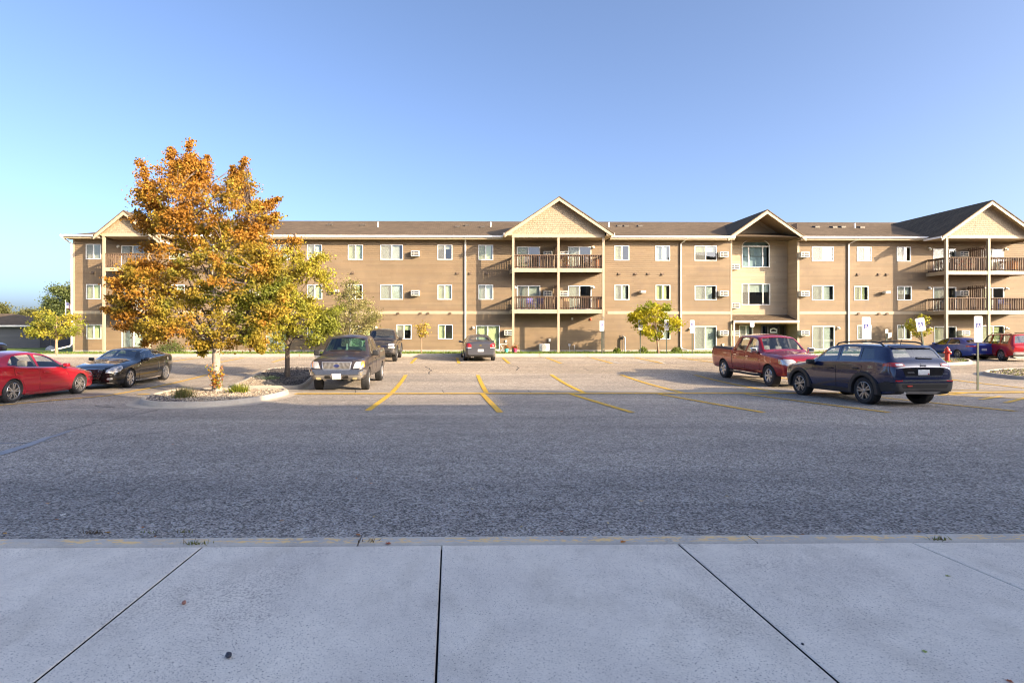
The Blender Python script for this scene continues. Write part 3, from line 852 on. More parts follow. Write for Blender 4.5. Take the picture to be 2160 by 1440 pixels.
# ---- air conditioners, lamps, vents, downspouts
ACW = M('air_conditioner_case', (.70, .68, .60), .5, var=.04)
ACD = M('air_conditioner_grille', (.085, .08, .08), .6, var=.1)
acm = bevel(MB().box(0, .60, -.36, .1, 0, .38).mesh('air_conditioner', ACW), .012)
acg = MB()
for (a, c) in ((.05, .20), (.24, .55)):
    for (d, e) in ((.05, .17), (.21, .33)):
        acg.box(a, c, -.366, -.35, d, e)
        for q in range(3): acg.box(a, c, -.374, -.366, d + .02 + q * .04, d + .03 + q * .04)
acg = acg.mesh('grille', ACD)
for (x, y, Y) in ((526.4, 538.6, YB), (526.4, 623, YB), (323, 705, YB), (866.6, 540, YB), (866.6, 623.6, YB), (1064, 707.5, YB), (1147, 541, YB), (1181, 541, YB), (1147, 625, YB), (1181, 625, YB),
                  (1519, 542, YB), (1519, 624.5, YB), (1519, 708, YB), (1543, 568, YR), (1544, 649.6, YR), (1544, 708, YR),
                  (1690, 542.5, YB), (1690, 625, YB), (1690, 708, YB), (2026, 541, YB), (2026, 624, YB), (2029, 708, YB)):
    p = on_y(x, y, Y - .36 if True else Y)
    o = bp_(link('air_conditioner', acm, None, (p.x, Y, p.z))); link('grille', acg, o)
LG = M('lamp_glass', (.8, .78, .7), .25, var=0); BRZ = M('bronze', (.10, .085, .07), .5, .3)
lm = MB().lathe([(.001, .06), (.05, .05), (.085, 0), (.08, -.05), (.04, -.09), (.001, -.10)], 12, Matrix.Translation((0, -.12, 0))).mesh('globe', LG, 60)
lb = MB().box(-.06, .06, -.06, .02, .0, .10).mesh('wall_light', WHITE)
for x, y in ((248.6, 520), (247.6, 604), (247.6, 691), (998.6, 691), (793.5, 691), (1251.5, 522), (1251.5, 606), (1087, 606), (1769, 692), (1456, 694), (1962, 525), (1962, 608), (1963, 692), (2123, 526), (2125, 609), (2125, 693)):
    p = on_y(x, y, YB - .1); o = bp_(link('wall_light', lb, None, (p.x, YB - .02, p.z))); link('globe', lm, o)
fl = bevel(MB().box(-.19, .19, -.42, -.10, -.06, .10).box(-.05, .05, -.12, 0, -.04, .06).mesh('flood_lamp', M('grey_lamp', (.45, .44, .42), .5)), .012)
for x, y in ((709, 614), (1356, 616), (1871, 617)):
    p = on_y(x, y, YB - .3); bp_(link('flood_lamp', fl, None, (p.x, YB, p.z)))
vh = MB().prism([(0, .09), (-.10, -.07), (0, -.07)], -.09, .09, ax='X').mesh('vent_hood', M('vent_hood_paint', (.13, .09, .06), .6))
for x, y in ((744, 575.5), (965, 576), (992, 576), (1027, 577), (839.7, 660), (886.5, 660), (903, 660), (949.5, 660), (1306.6, 577.5), (1341, 577.5), (1368, 577.5), (1398, 578),
             (1811, 578.5), (1855, 578.5), (1872, 578.5), (1812, 661), (1855, 661), (1872, 661), (195, 575)):
    p = on_y(x, y, YB - .08); bp_(link('vent_hood', vh, None, (p.x, YB - .03, p.z)))
def downspout(x, side=1, jog=0, topY=39.68):
    X = fx(x); b = MB(); zt = 8.5
    pth = [(X + jog, topY + .02, 8.6), (X + jog, topY + .02, 8.48), (X, YB - .09, 8.15), (X, YB - .09, ZB + .35), (X + side * .05, YB - .11, ZB + .22), (X + side * .32, YB - .5, ZB + .10)]
    b.tube(pth, .062, 4); o = part(b, 'downspout', GUTW)
for x, s, j in ((981.5, 1, 0), (1435.5, 1, .25), (1788.5, 1, .4)): downspout(x, s, j)
X = XL - .08
part(MB().tube([(XL - .45, 39.7, 8.6), (XL - .3, 39.75, 8.4), (X, YB - .06, 8.05), (X, YB - .06, ZB + .55), (X - .12, YB - .1, ZB + .42), (X - 1.15, YB - .5, ZB + .12)], .062, 4), 'downspout', GUTW)

# ---- main roof
YE, YRI = 39.75, 48.4
ZE = on_y(900, 497.5, YE).z; ZRI = on_y(1200, 467.5, YRI).z
XHL = on_y(133.5, 497, YE).x; XRR = XR + 4
b = MB()
b.face([(XHL, YE, ZE), (XRR, YE, ZE), (XRR, YRI, ZRI), (XHL + 8.65, YRI, ZRI)])
b.face([(XHL, YE, ZE), (XHL + 8.65, YRI, ZRI), (XHL, 2 * YRI - YE, ZE)])
b.face([(XHL, 2 * YRI - YE, ZE), (XHL + 8.65, YRI, ZRI), (XRR, YRI, ZRI), (XRR, 2 * YRI - YE, ZE)])
b.face([(XHL, YE, ZE - .03), (XRR, YE, ZE - .03), (XRR, 2 * YRI - YE, ZE - .03), (XHL, 2 * YRI - YE, ZE - .03)])
part(b, 'roof', ROOF)
def on_roof(x, y):
    d = ray(x, y); k = (ZRI - ZE) / (YRI - YE)
    t = (CZ - ZE + k * YE) / (k * d.y - d.z)
    return Vector((d.x * t, d.y * t, CZ + d.z * t))
segs = ((133.5, 206), (322, 1066), (1288, 1551), (1692, 1990))
for a, c in segs:
    xa, xb = on_y(a, 497, YE - .06).x, on_y(c, 497, YE - .06).x
    part(MB().prism([(YE - .14, ZE + .02), (YE - .13, ZE - .10), (YE - .02, ZE - .13), (YE - .005, ZE + .01)], xa, xb, ax='X'), 'gutter', GUTW)
    part(MB().box(xa, xb, YE - .004, YE + .03, ZE - .22, ZE - .035), 'fascia_board', TAN)
    part(MB().box(xa, xb, YE + .032, YB + .05, ZE - .215, ZE - .17), 'soffit', TAN2)
for pts in ((696, 475.6), (765.6, 476), (965.6, 479.7), (985.4, 476.5), (1017.6, 480), (1305.6, 478), (1320, 478), (1349.4, 478), (1721.5, 480), (1758, 480.4), (1776.5, 480), (1816, 480.7)):
    p = on_roof(*pts)
    part(MB().prism([(p.y - .2, p.z - .05), (p.y - .2, p.z + .08), (p.y + .25, p.z + .17), (p.y + .25, p.z)], p.x - .18, p.x + .18, ax='X'), 'roof_vent', BRZ)
for pts in ((797, 479), (1035, 478.5), (1284, 479), (1803, 481)):
    p = on_roof(*pts); part(MB().tube([(p.x, p.y, p.z - .1), (p.x, p.y, p.z + .38)], .055, 8), 'vent_pipe', WHITE)

# ---- gables
def gable(peak, tipl, tipr, Yf, Yw, Yb, shakes, wallz0):
    P = on_y(*peak, Yf); A = on_y(*tipl, Yf)
    rx = on_y(*tipr, Yf).x if tipr else 2 * P.x - A.x
    sl = (P.z - A.z) / (P.x - A.x)
    L, Rr = (A.x, A.z), (rx, P.z - sl * (rx - P.x))
    pk = (P.x, P.z)
    dn = lambda q, d: (q[0], q[1] - d)
    g = part(MB().prism([L, pk, Rr, dn(Rr, .07), dn(pk, .07), dn(L, .07)], Yf - .03, Yb), 'gable_roof', ROOF)
    for a, c in ((L, pk), (pk, Rr)):
        part(MB().prism([dn(a, .072), dn(c, .072), dn(c, .31), dn(a, .31)], Yf, Yf + .045), 'barge_board', TAN, g)
        part(MB().prism([dn(a, .10), dn(c, .10), dn(c, .15), dn(a, .15)], Yf + .047, Yw + .05), 'soffit', TAN2, g)
    return g, L, pk, Rr, sl
def shakes(g, L, pk, Rr, sl, Yw, z0, inset):
    b = MB(); z = z0; r = .132
    base = (.33, .262, .175)
    zt = pk[1] - .3
    while z < zt:
        xa = pk[0] - (pk[1] - .16 - z) / sl; xb = pk[0] + (pk[1] - .16 - z) / sl
        xa = max(xa, inset[0]); xb = min(xb, inset[1])
        if xb - xa < .12: break
        x = xa
        while x < xb - .02:
            w_ = min(RND.uniform(.075, .16), xb - x); k = RND.gauss(1, .06); y = RND.uniform(-.004, .003); h = RND.uniform(-.006, .006)
            c = tuple(q * k for q in base)
            top = z + r
            b.face([(x + .004, Yw - .022 + y, z + h), (x + w_ - .004, Yw - .022 + y, z + h), (x + w_ - .004, Yw - .004, top), (x + .004, Yw - .004, top)], 0, c)
            b.face([(x + .004, Yw, z + h), (x + w_ - .004, Yw, z + h), (x + w_ - .004, Yw - .022 + y, z + h), (x + .004, Yw - .022 + y, z + h)], 0, c)
            x += w_
        z += r
    o = part(b, 'shingle_cladding', CREAM, g); struct(o, 'stuff')
    part(MB().prism([(inset[0], z0 - .02), (inset[1], z0 - .02), (inset[1], pk[1] - .16 - sl * (inset[1] - pk[0])), (pk[0], pk[1] - .16), (inset[0], pk[1] - .16 - sl * (pk[0] - inset[0]))], Yw + .002, Yw + .08), 'gable_wall', SHEATH, g)

DKGREY = M('deck_floor', (.24, .20, .17), .8, var=.2)
def balcony_bay(posts, floors, mid_div, sides, gabl, stuff_rails=False, frieze=True):
    X = [fx(p, YF) for p in posts]
    for p in X:
        part(MB().box(p - .075, p + .075, YF, YF + .15, ZB - .05, ZS - .1), 'post', TAN)
    for (fy0, fy1, ry) in floors:
        z1, z0, zr = on_y(1180, fy0, YF).z, on_y(1180, fy1, YF).z, on_y(1180, ry, YF).z
        bal = part(MB().box(X[0] - .06, X[-1] + .06, YF + .05, YB - .03, z1 - .045, z1 - .004), 'balcony', DKGREY)
        for i in range(len(X) - 1):
            part(MB().box(X[i] + .077, X[i + 1] - .077, YF + .02, YF + .06, z0, z1), 'rim_board', TAN, bal)
            for j in range(6):
                xx = X[i] + (X[i + 1] - X[i]) * (j + .5) / 6
                part(MB().box(xx - .02, xx + .02, YF + .07, YB - .04, z1 - .22, z1 - .05), 'joist', WOODM[1], bal)
        for xx, s in ((X[0], -1), (X[-1], 1)):
            part(MB().box(xx + s * .06 - .02, xx + s * .06 + .02, YF + .151, YB - .03, z0, z1), 'rim_board', TAN, bal)
        runs = [((X[i] + .08, YF + .07), (X[i + 1] - .08, YF + .07)) for i in range(len(X) - 1)]
        runs += [((X[0] + .02, YF + .16), (X[0] + .02, YB - .05))] if sides[0] else []
        runs += [((X[-1] - .02, YF + .16), (X[-1] - .02, YB - .05))] if sides[1] else []
        joined = MB()
        for (a, c) in runs:
            a, c = Vector(a), Vector(c); ln = (c - a).length; alongx = abs(c.x - a.x) > abs(c.y - a.y)
            def bx(p0, p1, t0, t1, za, zc, mb):
                if alongx: mb.box(p0, p1, a.y + t0, a.y + t1, za, zc)
                else: mb.box(a.x + t0, a.x + t1, p0, p1, za, zc)
                return mb
            q0, q1 = (a.x, c.x) if alongx else (a.y, c.y)
            part(bx(q0, q1, -.03, .10, zr - .04, zr, MB()), 'hand_rail', WOODM[2], bal)
            part(bx(q0, q1, .03, .07, zr - .13, zr - .045, MB()), 'top_rail', WOODM[0], bal)
            part(bx(q0, q1, .03, .07, z1 + .05, z1 + .13, MB()), 'bottom_rail', WOODM[0], bal)
            n = int(ln / .118); 
            for k in range(n):
                s = q0 + (q1 - q0) * (k + .5) / n
                if stuff_rails: bx(s - .018, s + .018, -.012, .028, z1 + .03, zr - .05, joined)
                else:
                    if alongx: o = link('baluster', BALM[RND.randrange(5)], bal, (s, a.y + .008, z1 + .03))
                    else: o = link('baluster', BALM[RND.randrange(5)], bal, (a.x + .008, s, z1 + .03))
                    o.scale = (1, 1, (zr - .05 - z1 - .03))
        if stuff_rails: struct(part(joined, 'baluster_row', WOODM[2], bal), 'stuff')
        if mid_div:
            xm = X[1]
            for zz in (.2, 1.55): part(MB().box(xm - .05, xm - .01, YF + .3, YB - .04, z1 + zz, z1 + zz + .09), 'divider_rail', WOODM[1], bal)
            for k in range(9):
                y = YF + .32 + k * .15
                part(MB().box(xm - .008, xm + .012, y, y + .11, z1 + .02, z1 + 1.78), 'divider_slat', WOODM[1 + k % 2], bal)
    if gabl:
        peak, tipl, tipr, Yg = gabl
        g, L, pk, Rr, sl = gable(peak, tipl, tipr, Yg, YF, 47.3, True, 0)
        zf1, zf0 = on_y(1180, 494.5, YF).z, on_y(1180, 501, YF).z
        shakes(g, L, pk, Rr, sl, YF, zf1, (X[0] - .1, X[-1] + .1))
        part(MB().box(X[0] - .1, X[-1] + .1, YF - .03, YF + .16, zf0, zf1), 'frieze_board', TAN, g)
        part(MB().box(X[0] - .1, X[-1] + .1, YF + .162, YB + .02, zf0 + .05, zf0 + .09), 'soffit', TAN2, g)
        for xx, tip in ((X[0] - .1, L), (X[-1] + .1, Rr)):            # boxed returns at the foot of each rake
            s = -1 if xx < pk[0] else 1
            top = lambda x: pk[1] - .16 - sl * abs(x - pk[0])
            part(MB().prism([(xx + s * .002, zf0 + .12), (tip[0], zf0 + .12), (tip[0], tip[1] - .15), (xx + s * .002, top(xx))], Yg + .05, Yg + .09), 'return_board', TAN, g)
            part(MB().box(min(xx, tip[0]), max(xx, tip[0]), Yg + .05, YB, zf0 + .07, zf0 + .11), 'soffit', TAN2, g)
            part(MB().box(tip[0] - .06, tip[0] + .06, Yg + .0, 39.7, tip[1] - .12, tip[1] + .0), 'gutter', GUTW, g)
WOODM = [M('wood%d' % i, c, .75, var=.3, vs=9) for i, c in enumerate(WOODC)]
BALM = [MB().box(-.018, .018, -.02, .02, 0, 1).mesh('baluster', WOODM[i]) for i in range(5)]
FL = ((565.5, 573.8, 536.7), (652.6, 661, 624.4))
balcony_bay((1082.7, 1178.2, 1273), FL, True, (1, 1), ((1180, 413.7), (1064.5, 491), None, YF - .45))
balcony_bay((1998, 2087, 2177), ((570, 577.8, 540.5), (654, 662.5, 627)), True, (1, 1), ((2094, 421.7), (1987, 498), (2205, 498), YF - .45))
balcony_bay((218.2, 313.7), ((565, 573, 535.6), (652.3, 660.5, 623)), False, (1, 1), ((260.4, 443), (196.5, 495), (338, 495), YF - .45), True)
# entrance gable: open rake over the recess
g, L, pk, Rr, sl = gable((1619, 441.6), (1536.5, 499), None, 39.70, YR, 47.3, False, 0)
gz0 = ZS + .2
siding('siding', XE0 - .2, XE1 + .2, gz0, pk[1] - .25, YR, [], CREAM, rake=lambda z: (max(XE0 + .02, pk[0] - (pk[1] - .15 - z) / sl), min(XE1 - .02, pk[0] + (pk[1] - .15 - z) / sl)))
for a, c in ((L, pk), (pk, Rr)):
    part(MB().prism([(a[0], a[1] - .155), (c[0], c[1] - .155), (c[0], c[1] - .42), (a[0], a[1] - .42)], YR - .05, YR - .02), 'rake_board', TAN, g)
for xx, t in ((XE0, L), (XE1, Rr)):
    part(MB().prism([(min(xx, t[0]), ZS - .02), (max(xx, t[0]), ZS - .02), (max(xx, t[0]), pk[1] - .15 - sl * abs(max(xx, t[0]) - pk[0])), (min(xx, t[0]), pk[1] - .15 - sl * abs(min(xx, t[0]) - pk[0]))], 39.76, YB), 'return_board', TAN, g)

# ================================================================== building behind the viewer (its shadow lies across the front of the car park)
B2 = thing('apartment_building', 'tall brown sided building behind the viewer that shades the pavement', 'building', (40, -10, .5))
def p2(mb, name, mat):
    o = mb.build(name, mat); o.parent = B2; o.matrix_parent_inverse = Matrix.Translation((-40, 10, -.5)); return o
BY = -4.0
P2M = M('brown_siding_plain', (.36, .25, .15), .8, var=.08)
cast = lambda ys: (ys - BY) * math.tan(SUN_EL) / math.cos(math.pi - SUN_AZ)
sh_ = lambda xs, ys: xs + (ys - BY) * math.tan(math.pi - SUN_AZ)
e0, e1, e2, e3 = sh_(-11.5, 19), sh_(-6, 16.8), sh_(3.0, 18.8), sh_(14, 18.8)
for xa, xb, ys_ in ((8, e0, 19), (e0, e1, 16.8), (e1, e2, 15.4), (e2, e3, 18.8), (e3, 88, 13.4)):
    p2(MB().box(xa, xb, -20, BY, .5, cast(ys_)), 'wall', P2M)
px_, pz_ = sh_(1.2, 19.9), cast(19.9)
p2(MB().prism([(e2 - .8, cast(15)), (px_, pz_), (e2 + 4.5, cast(18.8) - .05), (e2 + 4.5, cast(15))], BY - 6, BY + .01), 'gable_wall', P2M)
for fl_ in range(3):
    for i in range(17):
        x = 9.5 + i * 4.7; z = 1.4 + fl_ * 2.9
        o = p2(MB().box(x, x + 1.5, BY, BY + .05, z, z + 1.3), 'window', WHITE)
        part(MB().box(x + .05, x + 1.45, BY + .051, BY + .056, z + .05, z + 1.25), 'pane', M('dark_pane', (.05, .06, .07), .05, var=0), o)
# ================================================================== VEHICLES
RUBBER = M('tyre_rubber', (.018, .018, .02), .75, var=.15, vs=12)
RIMS = M('alloy_rim', (.62, .62, .63), .25, .9, var=.03)
RIMD = M('dark_rim_back', (.02, .02, .022), .6, var=0)  # dark dish behind the spokes
PLAST = M('black_plastic', (.022, .022, .024), .55, var=.08)
SEAM = M('panel_gap', (.006, .006, .007), .8, var=0)
CHROME = M('chrome', (.80, .80, .80), .10, 1., var=0)
INTER = M('car_interior', (.085, .08, .075), .8, var=.1)
TANSEAT = M('tan_seat', (.42, .35, .25), .8, var=.1); GREYSEAT = M('grey_seat', (.20, .20, .20), .8, var=.1)
CARGLASS = glass('car_glass', (.96, .98, .975), .05)
TINTGLASS = glass('tinted_car_glass', (.10, .11, .12), .09)
DARKGLASS = glass('dark_car_glass', (.72, .76, .78), .10)
LENS = M('headlight_lens', (.55, .56, .58), .08, .3, var=.10, vs=18, coat=1.)
REDL = M('tail_light_lens', (.42, .012, .015), .12, var=.15, vs=20, coat=1.)
AMBER = M('amber_lens', (.75, .28, .03), .15, var=.1, coat=1.)
PLATE = M('number_plate', (.62, .64, .66), .4, var=.10, vs=14)
SILVER = M('silver_trim', (.55, .55, .56), .35, .8, var=.05)
def paint(name, col, metal=.25, rough=.28, dirt=None, coat=1.):
    return M(name, col, rough, metal, var=.03, vs=1.5, coat=coat, dirt=dirt)

def ring(st):
    """half cross section, underside centre to roof centre"""
    s, zb, zs, zr, zc, wm, ws, wr = st
    zm = zb + (zs - zb) * .56; wb = wm - .07
    P = [Vector((0, zb + .02)), Vector((wb, zb)), Vector((wm, zm)), Vector((ws, zs)), Vector((wr, zr)), Vector((0, zc))]
    rad = [0, .07, .20, .055, .09]
    out = [P[0]]
    for k in range(1, 5):
        a, b = P[k - 1] - P[k], P[k + 1] - P[k]
        ra, rb = min(rad[k], a.length * .42), min(rad[k], b.length * .42)
        A, B = P[k] + a.normalized() * ra, P[k] + b.normalized() * rb
        for t in (0, .33, .67, 1): out.append(A * (1 - t) ** 2 + P[k] * 2 * t * (1 - t) + B * t * t)
    B = out[-1]
    for f in (.66, .33, 0): out.append(Vector((B.x * f, zc - (zc - B.y) * f * f)))
    return out
class Car:
    def __init__(c, name, label, cat, L, st, axles, Rt, track, pnt, tw=.21, group=None, scale=1.0):
        c.L, c.ax, c.Rt, c.track, c.tw, c.pnt = L, axles, Rt, track, tw, pnt
        c.root = thing(name, label, cat, group=group)
        cols = list(zip(*st))
        c.f = [pchip(cols[0], cols[k]) for k in range(1, 8)]
        ss = []
        for a, b in zip(cols[0][:-1], cols[0][1:]):
            n = max(2, math.ceil((b - a) / .10)); ss += [a + (b - a) * i / n for i in range(n)]
        ss.append(cols[0][-1])
        rows = []
        for s in ss:
            h = ring((s, *[g(s) for g in c.f]))
            full = h + [Vector((-p.x, p.y)) for p in reversed(h[1:-1])]
            rows.append([(L / 2 - s, p.x, p.y) for p in full])
        b = MB().grid(rows, 0, True)
        n = len(rows[0]); k = len(b.v)
        b.f.append(tuple(range(n))); b.f.append(tuple(range(k - n, k))[::-1]); b.m += [0, 0]; b.c += [None, None]
        c.bme = b.mesh('body', [pnt, INTER, PLAST])
        bm = bmesh.new(); bm.from_mesh(c.bme); bmesh.ops.triangulate(bm, faces=[f for f in bm.faces if len(f.verts) > 4])
        c.bvh = BVHTree.FromBMesh(bm); bm.free()
        c.cut = [[], [], [], []]
        c.glazing = []
    def z(c, i, s): return c.f[i](s)          # 0 zb 1 zs 2 zr 3 zc 4 wm 5 ws 6 wr
    def surf(c, view, a, b, nrm=False):
        L = c.L
        o, d = {'L': (Vector((L/2 - a, 4, b)), Vector((0, -1, 0))), 'R': (Vector((L/2 - a, -4, b)), Vector((0, 1, 0))),
                'F': (Vector((L, a, b)), Vector((-1, 0, 0))), 'B': (Vector((-L, a, b)), Vector((1, 0, 0))), 'T': (Vector((L/2 - a, b, 4)), Vector((0, 0, -1)))}[view]
        h = c.bvh.ray_cast(o, d)
        if h[0] is None: h = c.bvh.find_nearest(o + d * (L if view in 'FB' else 3.5))
        if not nrm: return h[0], d
        n = h[1] if h[1].dot(d) < 0 else -h[1]
        return h[0], d, (n - d * .6).normalized()
    def tri(c, poly, h=.09, rnd=.04):
        poly = [Vector(p) for p in poly]
        Q = []
        n = len(poly)
        for i in range(n):
            p, a, b = poly[i], poly[i - 1] - poly[i], poly[(i + 1) % n] - poly[i]
            r = min(rnd, a.length * .4, b.length * .4)
            A, B = p + a.normalized() * r, p + b.normalized() * r
            ang = a.angle(b) if a.length > 1e-6 and b.length > 1e-6 else 3.14
            if ang > 2.8 or rnd == 0: Q.append(p)
            else: Q += [A * (1 - t) ** 2 + p * 2 * t * (1 - t) + B * t * t for t in (0, .5, 1)]
        D = []
        for i in range(len(Q)):
            a, b = Q[i], Q[(i + 1) % len(Q)]
            k = max(1, int((b - a).length / h)); D += [a.lerp(b, j / k) for j in range(k)]
        pt = [(p.x, p.y) for p in D]; m = len(pt)
        xs_, ys_ = [p[0] for p in pt], [p[1] for p in pt]
        ins = []
        y = min(ys_) + h * .6
        while y < max(ys_):
            x = min(xs_) + h * .6
            while x < max(xs_):
                if inpoly((x, y), pt) and min((Vector((x, y)) - q).length for q in D) > h * .45: ins.append((x, y))
                x += h
            y += h
        r = delaunay_2d_cdt([Vector(p) for p in pt + ins], [(i, (i + 1) % m) for i in range(m)], [], 1, 1e-6)
        return [v.copy() for v in r[0]], [tuple(f) for f in r[2]]
    def shell(c, view, poly, o0, o1, h=.09, rnd=.04):
        """closed slab following the body: outer face at offset o0, inner face at o1 (metres along the view axis, outward positive)"""
        V, Fc = c.tri(poly, h, rnd)
        b = MB(); n = len(V); A, B = [], []
        for v in V:
            p, d, nr = c.surf(view, v.x, v.y, True)
            if o0 > .1: nr = -d
            A.append(tuple(p + nr * o0)); B.append(tuple(p + nr * o1))
        b.v = A + B
        cnt = {}
        for f in Fc:
            b.f.append(f); b.f.append(tuple(n + i for i in reversed(f)))
            for i in range(len(f)):
                e = (f[i], f[(i + 1) % len(f)]); cnt[tuple(sorted(e))] = cnt.get(tuple(sorted(e)), 0) + 1
        for e, k in cnt.items():
            if k == 1: b.f.append((e[0], e[1], n + e[1], n + e[0]))
        b.m = [0] * len(b.f); b.c = [None] * len(b.f)
        return b
    def panel(c, name, view, poly, mat, off=.006, th=.02, parent=None, h=.09, rnd=.03, label=None):
        views = {'S': ('L', 'R')}.get(view, (view,)); out = []
        if any(k in name for k in ('light', 'lamp', 'bumper', 'diffuser', 'intake', 'indicator')): h = min(h, .045)
        for v in views:
            o = c.shell(v, poly, off, off - th, h, rnd).build(name, mat, parent or c.root, smooth=35)
            if label: o['label'] = label
            out.append(o)
        return out
    def pair(c, name, view, poly, mat, **kw):
        return c.panel(name, view, poly, mat, **kw) + c.panel(name, view, [(-p[0], p[1]) for p in poly][::-1], mat, **kw)
    def window(c, view, poly, mat, name='window', stage=2, deep=.14, rnd=.04):
        for v in {'S': ('L', 'R')}.get(view, (view,)):
            c.cut[stage].append(c.shell(v, poly, .12, -deep, .11, rnd))
            c.glazing.append((name, c.shell(v, poly, -.008, -.013, .11, rnd), mat))
    def side_window(c, s0b, s0t, s1t, s1b, mat, mb=.035, mt=.06, rnd=.035):
        zs, zr = c.f[1], c.f[2]
        bot = [(s0b + (s1b - s0b) * i / 6, zs(s0b + (s1b - s0b) * i / 6) + mb) for i in range(7)]
        top = []
        for i in range(9):
            s = s1t + (s0t - s1t) * i / 8
            top.append((s, max(zr(s) - mt, zs(s) + mb + .02)))
        c.window('S', bot + top, mat, rnd=rnd)
    def screens(c, wb, wt, rt, rb, matf, matr, mw=.06, front=True, deep=.40):
        """windscreen between stations wb..wt, rear window between rt..rb"""
        for v, a, t, m, nm in (('F', wb, wt, matf, 'windscreen'), ('B', rb, rt, matr, 'rear_window')):
            if a is None: continue
            z0, z1 = c.z(3, a) + .035, c.z(3, t) - .05
            w0, w1 = c.z(6, a) - mw + .01, c.z(6, t) - mw - .015
            zz0, zz1 = min(z0, c.z(2, a) + .03), c.z(2, t) - .05
            poly = [(-w0, zz0 + .01), (-w0 * .5, z0 - .005), (0, z0), (w0 * .5, z0 - .005), (w0, zz0 + .01), (w1, zz1), (w1 * .5, z1 - .015), (0, z1), (-w1 * .5, z1 - .015), (-w1, zz1)]
            c.window(v, poly, m, nm, 3, deep)
    def cabin(c, s0, s1, zf, inset=.06):
        rows = []
        n = 24
        for i in range(n + 1):
            s = s0 + (s1 - s0) * i / n
            zs, zr, zc, ws, wr = c.z(1, s), c.z(2, s), c.z(3, s), c.z(5, s), c.z(6, s)
            top = max(zf + .1, zr - inset); tc = max(zf + .1, zc - inset)
            zs_ = min(zs, top - .03)
            pts = [(ws - .10, zf), (ws - .075, zs_), (min(wr, ws - .06) - inset * .8, top), (0, tc)]
            full = [(0, zf)] + pts + [(-p[0], p[1]) for p in reversed(pts[:-1])]
            rows.append([(c.L / 2 - s, p[0], p[1]) for p in full])
        b = MB().grid(rows, 0, True); k = len(rows[0]); m = len(b.v)
        b.f.append(tuple(range(k))); b.f.append(tuple(range(m - k, m))[::-1]); b.m += [0, 0]; b.c += [None, None]
        c.cut[1].append(b)
    def box_cut(c, s0, s1, y0, y1, z0, z1):
        c.cut[0].append(MB().box(c.L / 2 - s1, c.L / 2 - s0, y0, y1, z0, z1))
    def arches(c, k=1.13, dz=.0):
        c.ak = k
        for s in c.ax:
            for sg in (-1, 1):
                y0, y1 = sorted((sg * (c.track - c.tw - .06), sg * (c.track + .35)))
                T = Matrix.Translation((c.L / 2 - s, 0, c.Rt + dz)) @ Matrix.Rotation(R(-90), 4, 'X')
                b = MB(); b.lathe([(c.Rt * k, y0), (c.Rt * k, y1)], 28, T)
                m = len(b.v); b.f.append(tuple(range(28))); b.f.append(tuple(range(28, 56))[::-1]); b.m += [0, 0]; b.c += [None] * 2
                c.cut[0].append(b)
    def flares(c, w=.075, mat=None, out=.022, a0=-8, a1=188):
        for s in c.ax:
            for sg in (-1, 1):
                ym = c.z(4, s)
                T = Matrix.Translation((c.L / 2 - s, sg * ym, c.Rt)) @ Matrix.Rotation(R(90), 4, 'X')
                r = c.Rt * c.ak
                b = MB().lathe([(r - .012, sg * .12), (r - .012, -sg * out * .7), (r + .02, -sg * out), (r + w - .02, -sg * out * .8), (r + w, sg * .03), (r + w, sg * .12)], 26, T, 0, R(a0), R(a1))
                b.build('wheel_arch', mat or PLAST, c.root, smooth=40)
    def wheels(c, spokes=5, rim=.66, mat=None, style='spoke', turn=0):
        Rt, tw = c.Rt, c.tw
        t = MB(); rr = Rt * rim
        t.lathe([(rr, -.02), (rr * 1.02, 0), (Rt * .90, .012), (Rt * .975, -.012), (Rt, -.045), (Rt, -tw + .045), (Rt * .975, -tw + .012), (Rt * .9, -tw), (rr, -tw), (rr * .98, -tw + .03)], 32)
        for k in range(44):                                       # tread blocks
            a = 2 * math.pi * k / 44
            T = Matrix.Rotation(a, 4, 'Z')
            t.box(Rt - .004, Rt + .005, -.016, .010, -tw * .42, -.035, 0, T); t.box(Rt - .004, Rt + .005, -.004, .022, -tw + .035, -tw * .56, 0, T)
        tm = t.mesh('wheel', RUBBER, 40)
        r = MB()
        r.lathe([(rr * .99, -.045), (rr * 1.0, -.004), (rr * .955, .004), (rr * .93, -.012), (rr * .90, -.055), (.0005, -.075)], 32, None, 1)
        r.lathe([(rr * 1.005, -.03), (rr * 1.005, .003), (rr * .965, .008), (rr * .93, -.008), (rr * .915, -.03)], 32, None, 0)
        for k in range(spokes):
            for dv in ((-.5, .5) if style == 'split' else (0,)):
                a = 2 * math.pi * (k + (dv * .34 if style == 'split' else 0)) / spokes
                wa, wb = (rr * .15, rr * .20) if style == 'spoke' else (rr * .075, rr * .085)
                if spokes > 8: wa, wb = rr * .05, rr * .065
                T = Matrix.Rotation(a, 4, 'Z')
                pts = [(rr * .14, -wa), (rr * .93, -wb * (1.0 if style != 'spoke' else .75)), (rr * .93, wb * (1.0 if style != 'spoke' else .75)), (rr * .14, wa)]
                n = len(r.v)
                for zz in (-.050, -.006):
                    for i, p in enumerate(pts): r.v.append(tuple(T @ Vector((p[0], p[1] * (1 if zz > -.03 else 1.25), zz + (.012 if i in (1, 2) else 0)))))
                for f in ((0, 1, 2, 3), (7, 6, 5, 4), (0, 4, 5, 1), (1, 5, 6, 2), (2, 6, 7, 3), (3, 7, 4, 0)): r.f.append(tuple(n + i for i in f)); r.m.append(0); r.c.append(None)
        r.lathe([(rr * .23, -.05), (rr * .22, -.002), (rr * .10, .006), (.0005, .006)], 14, None, 0)
        rm = r.mesh('rim', [mat or RIMS, RIMD], 30)
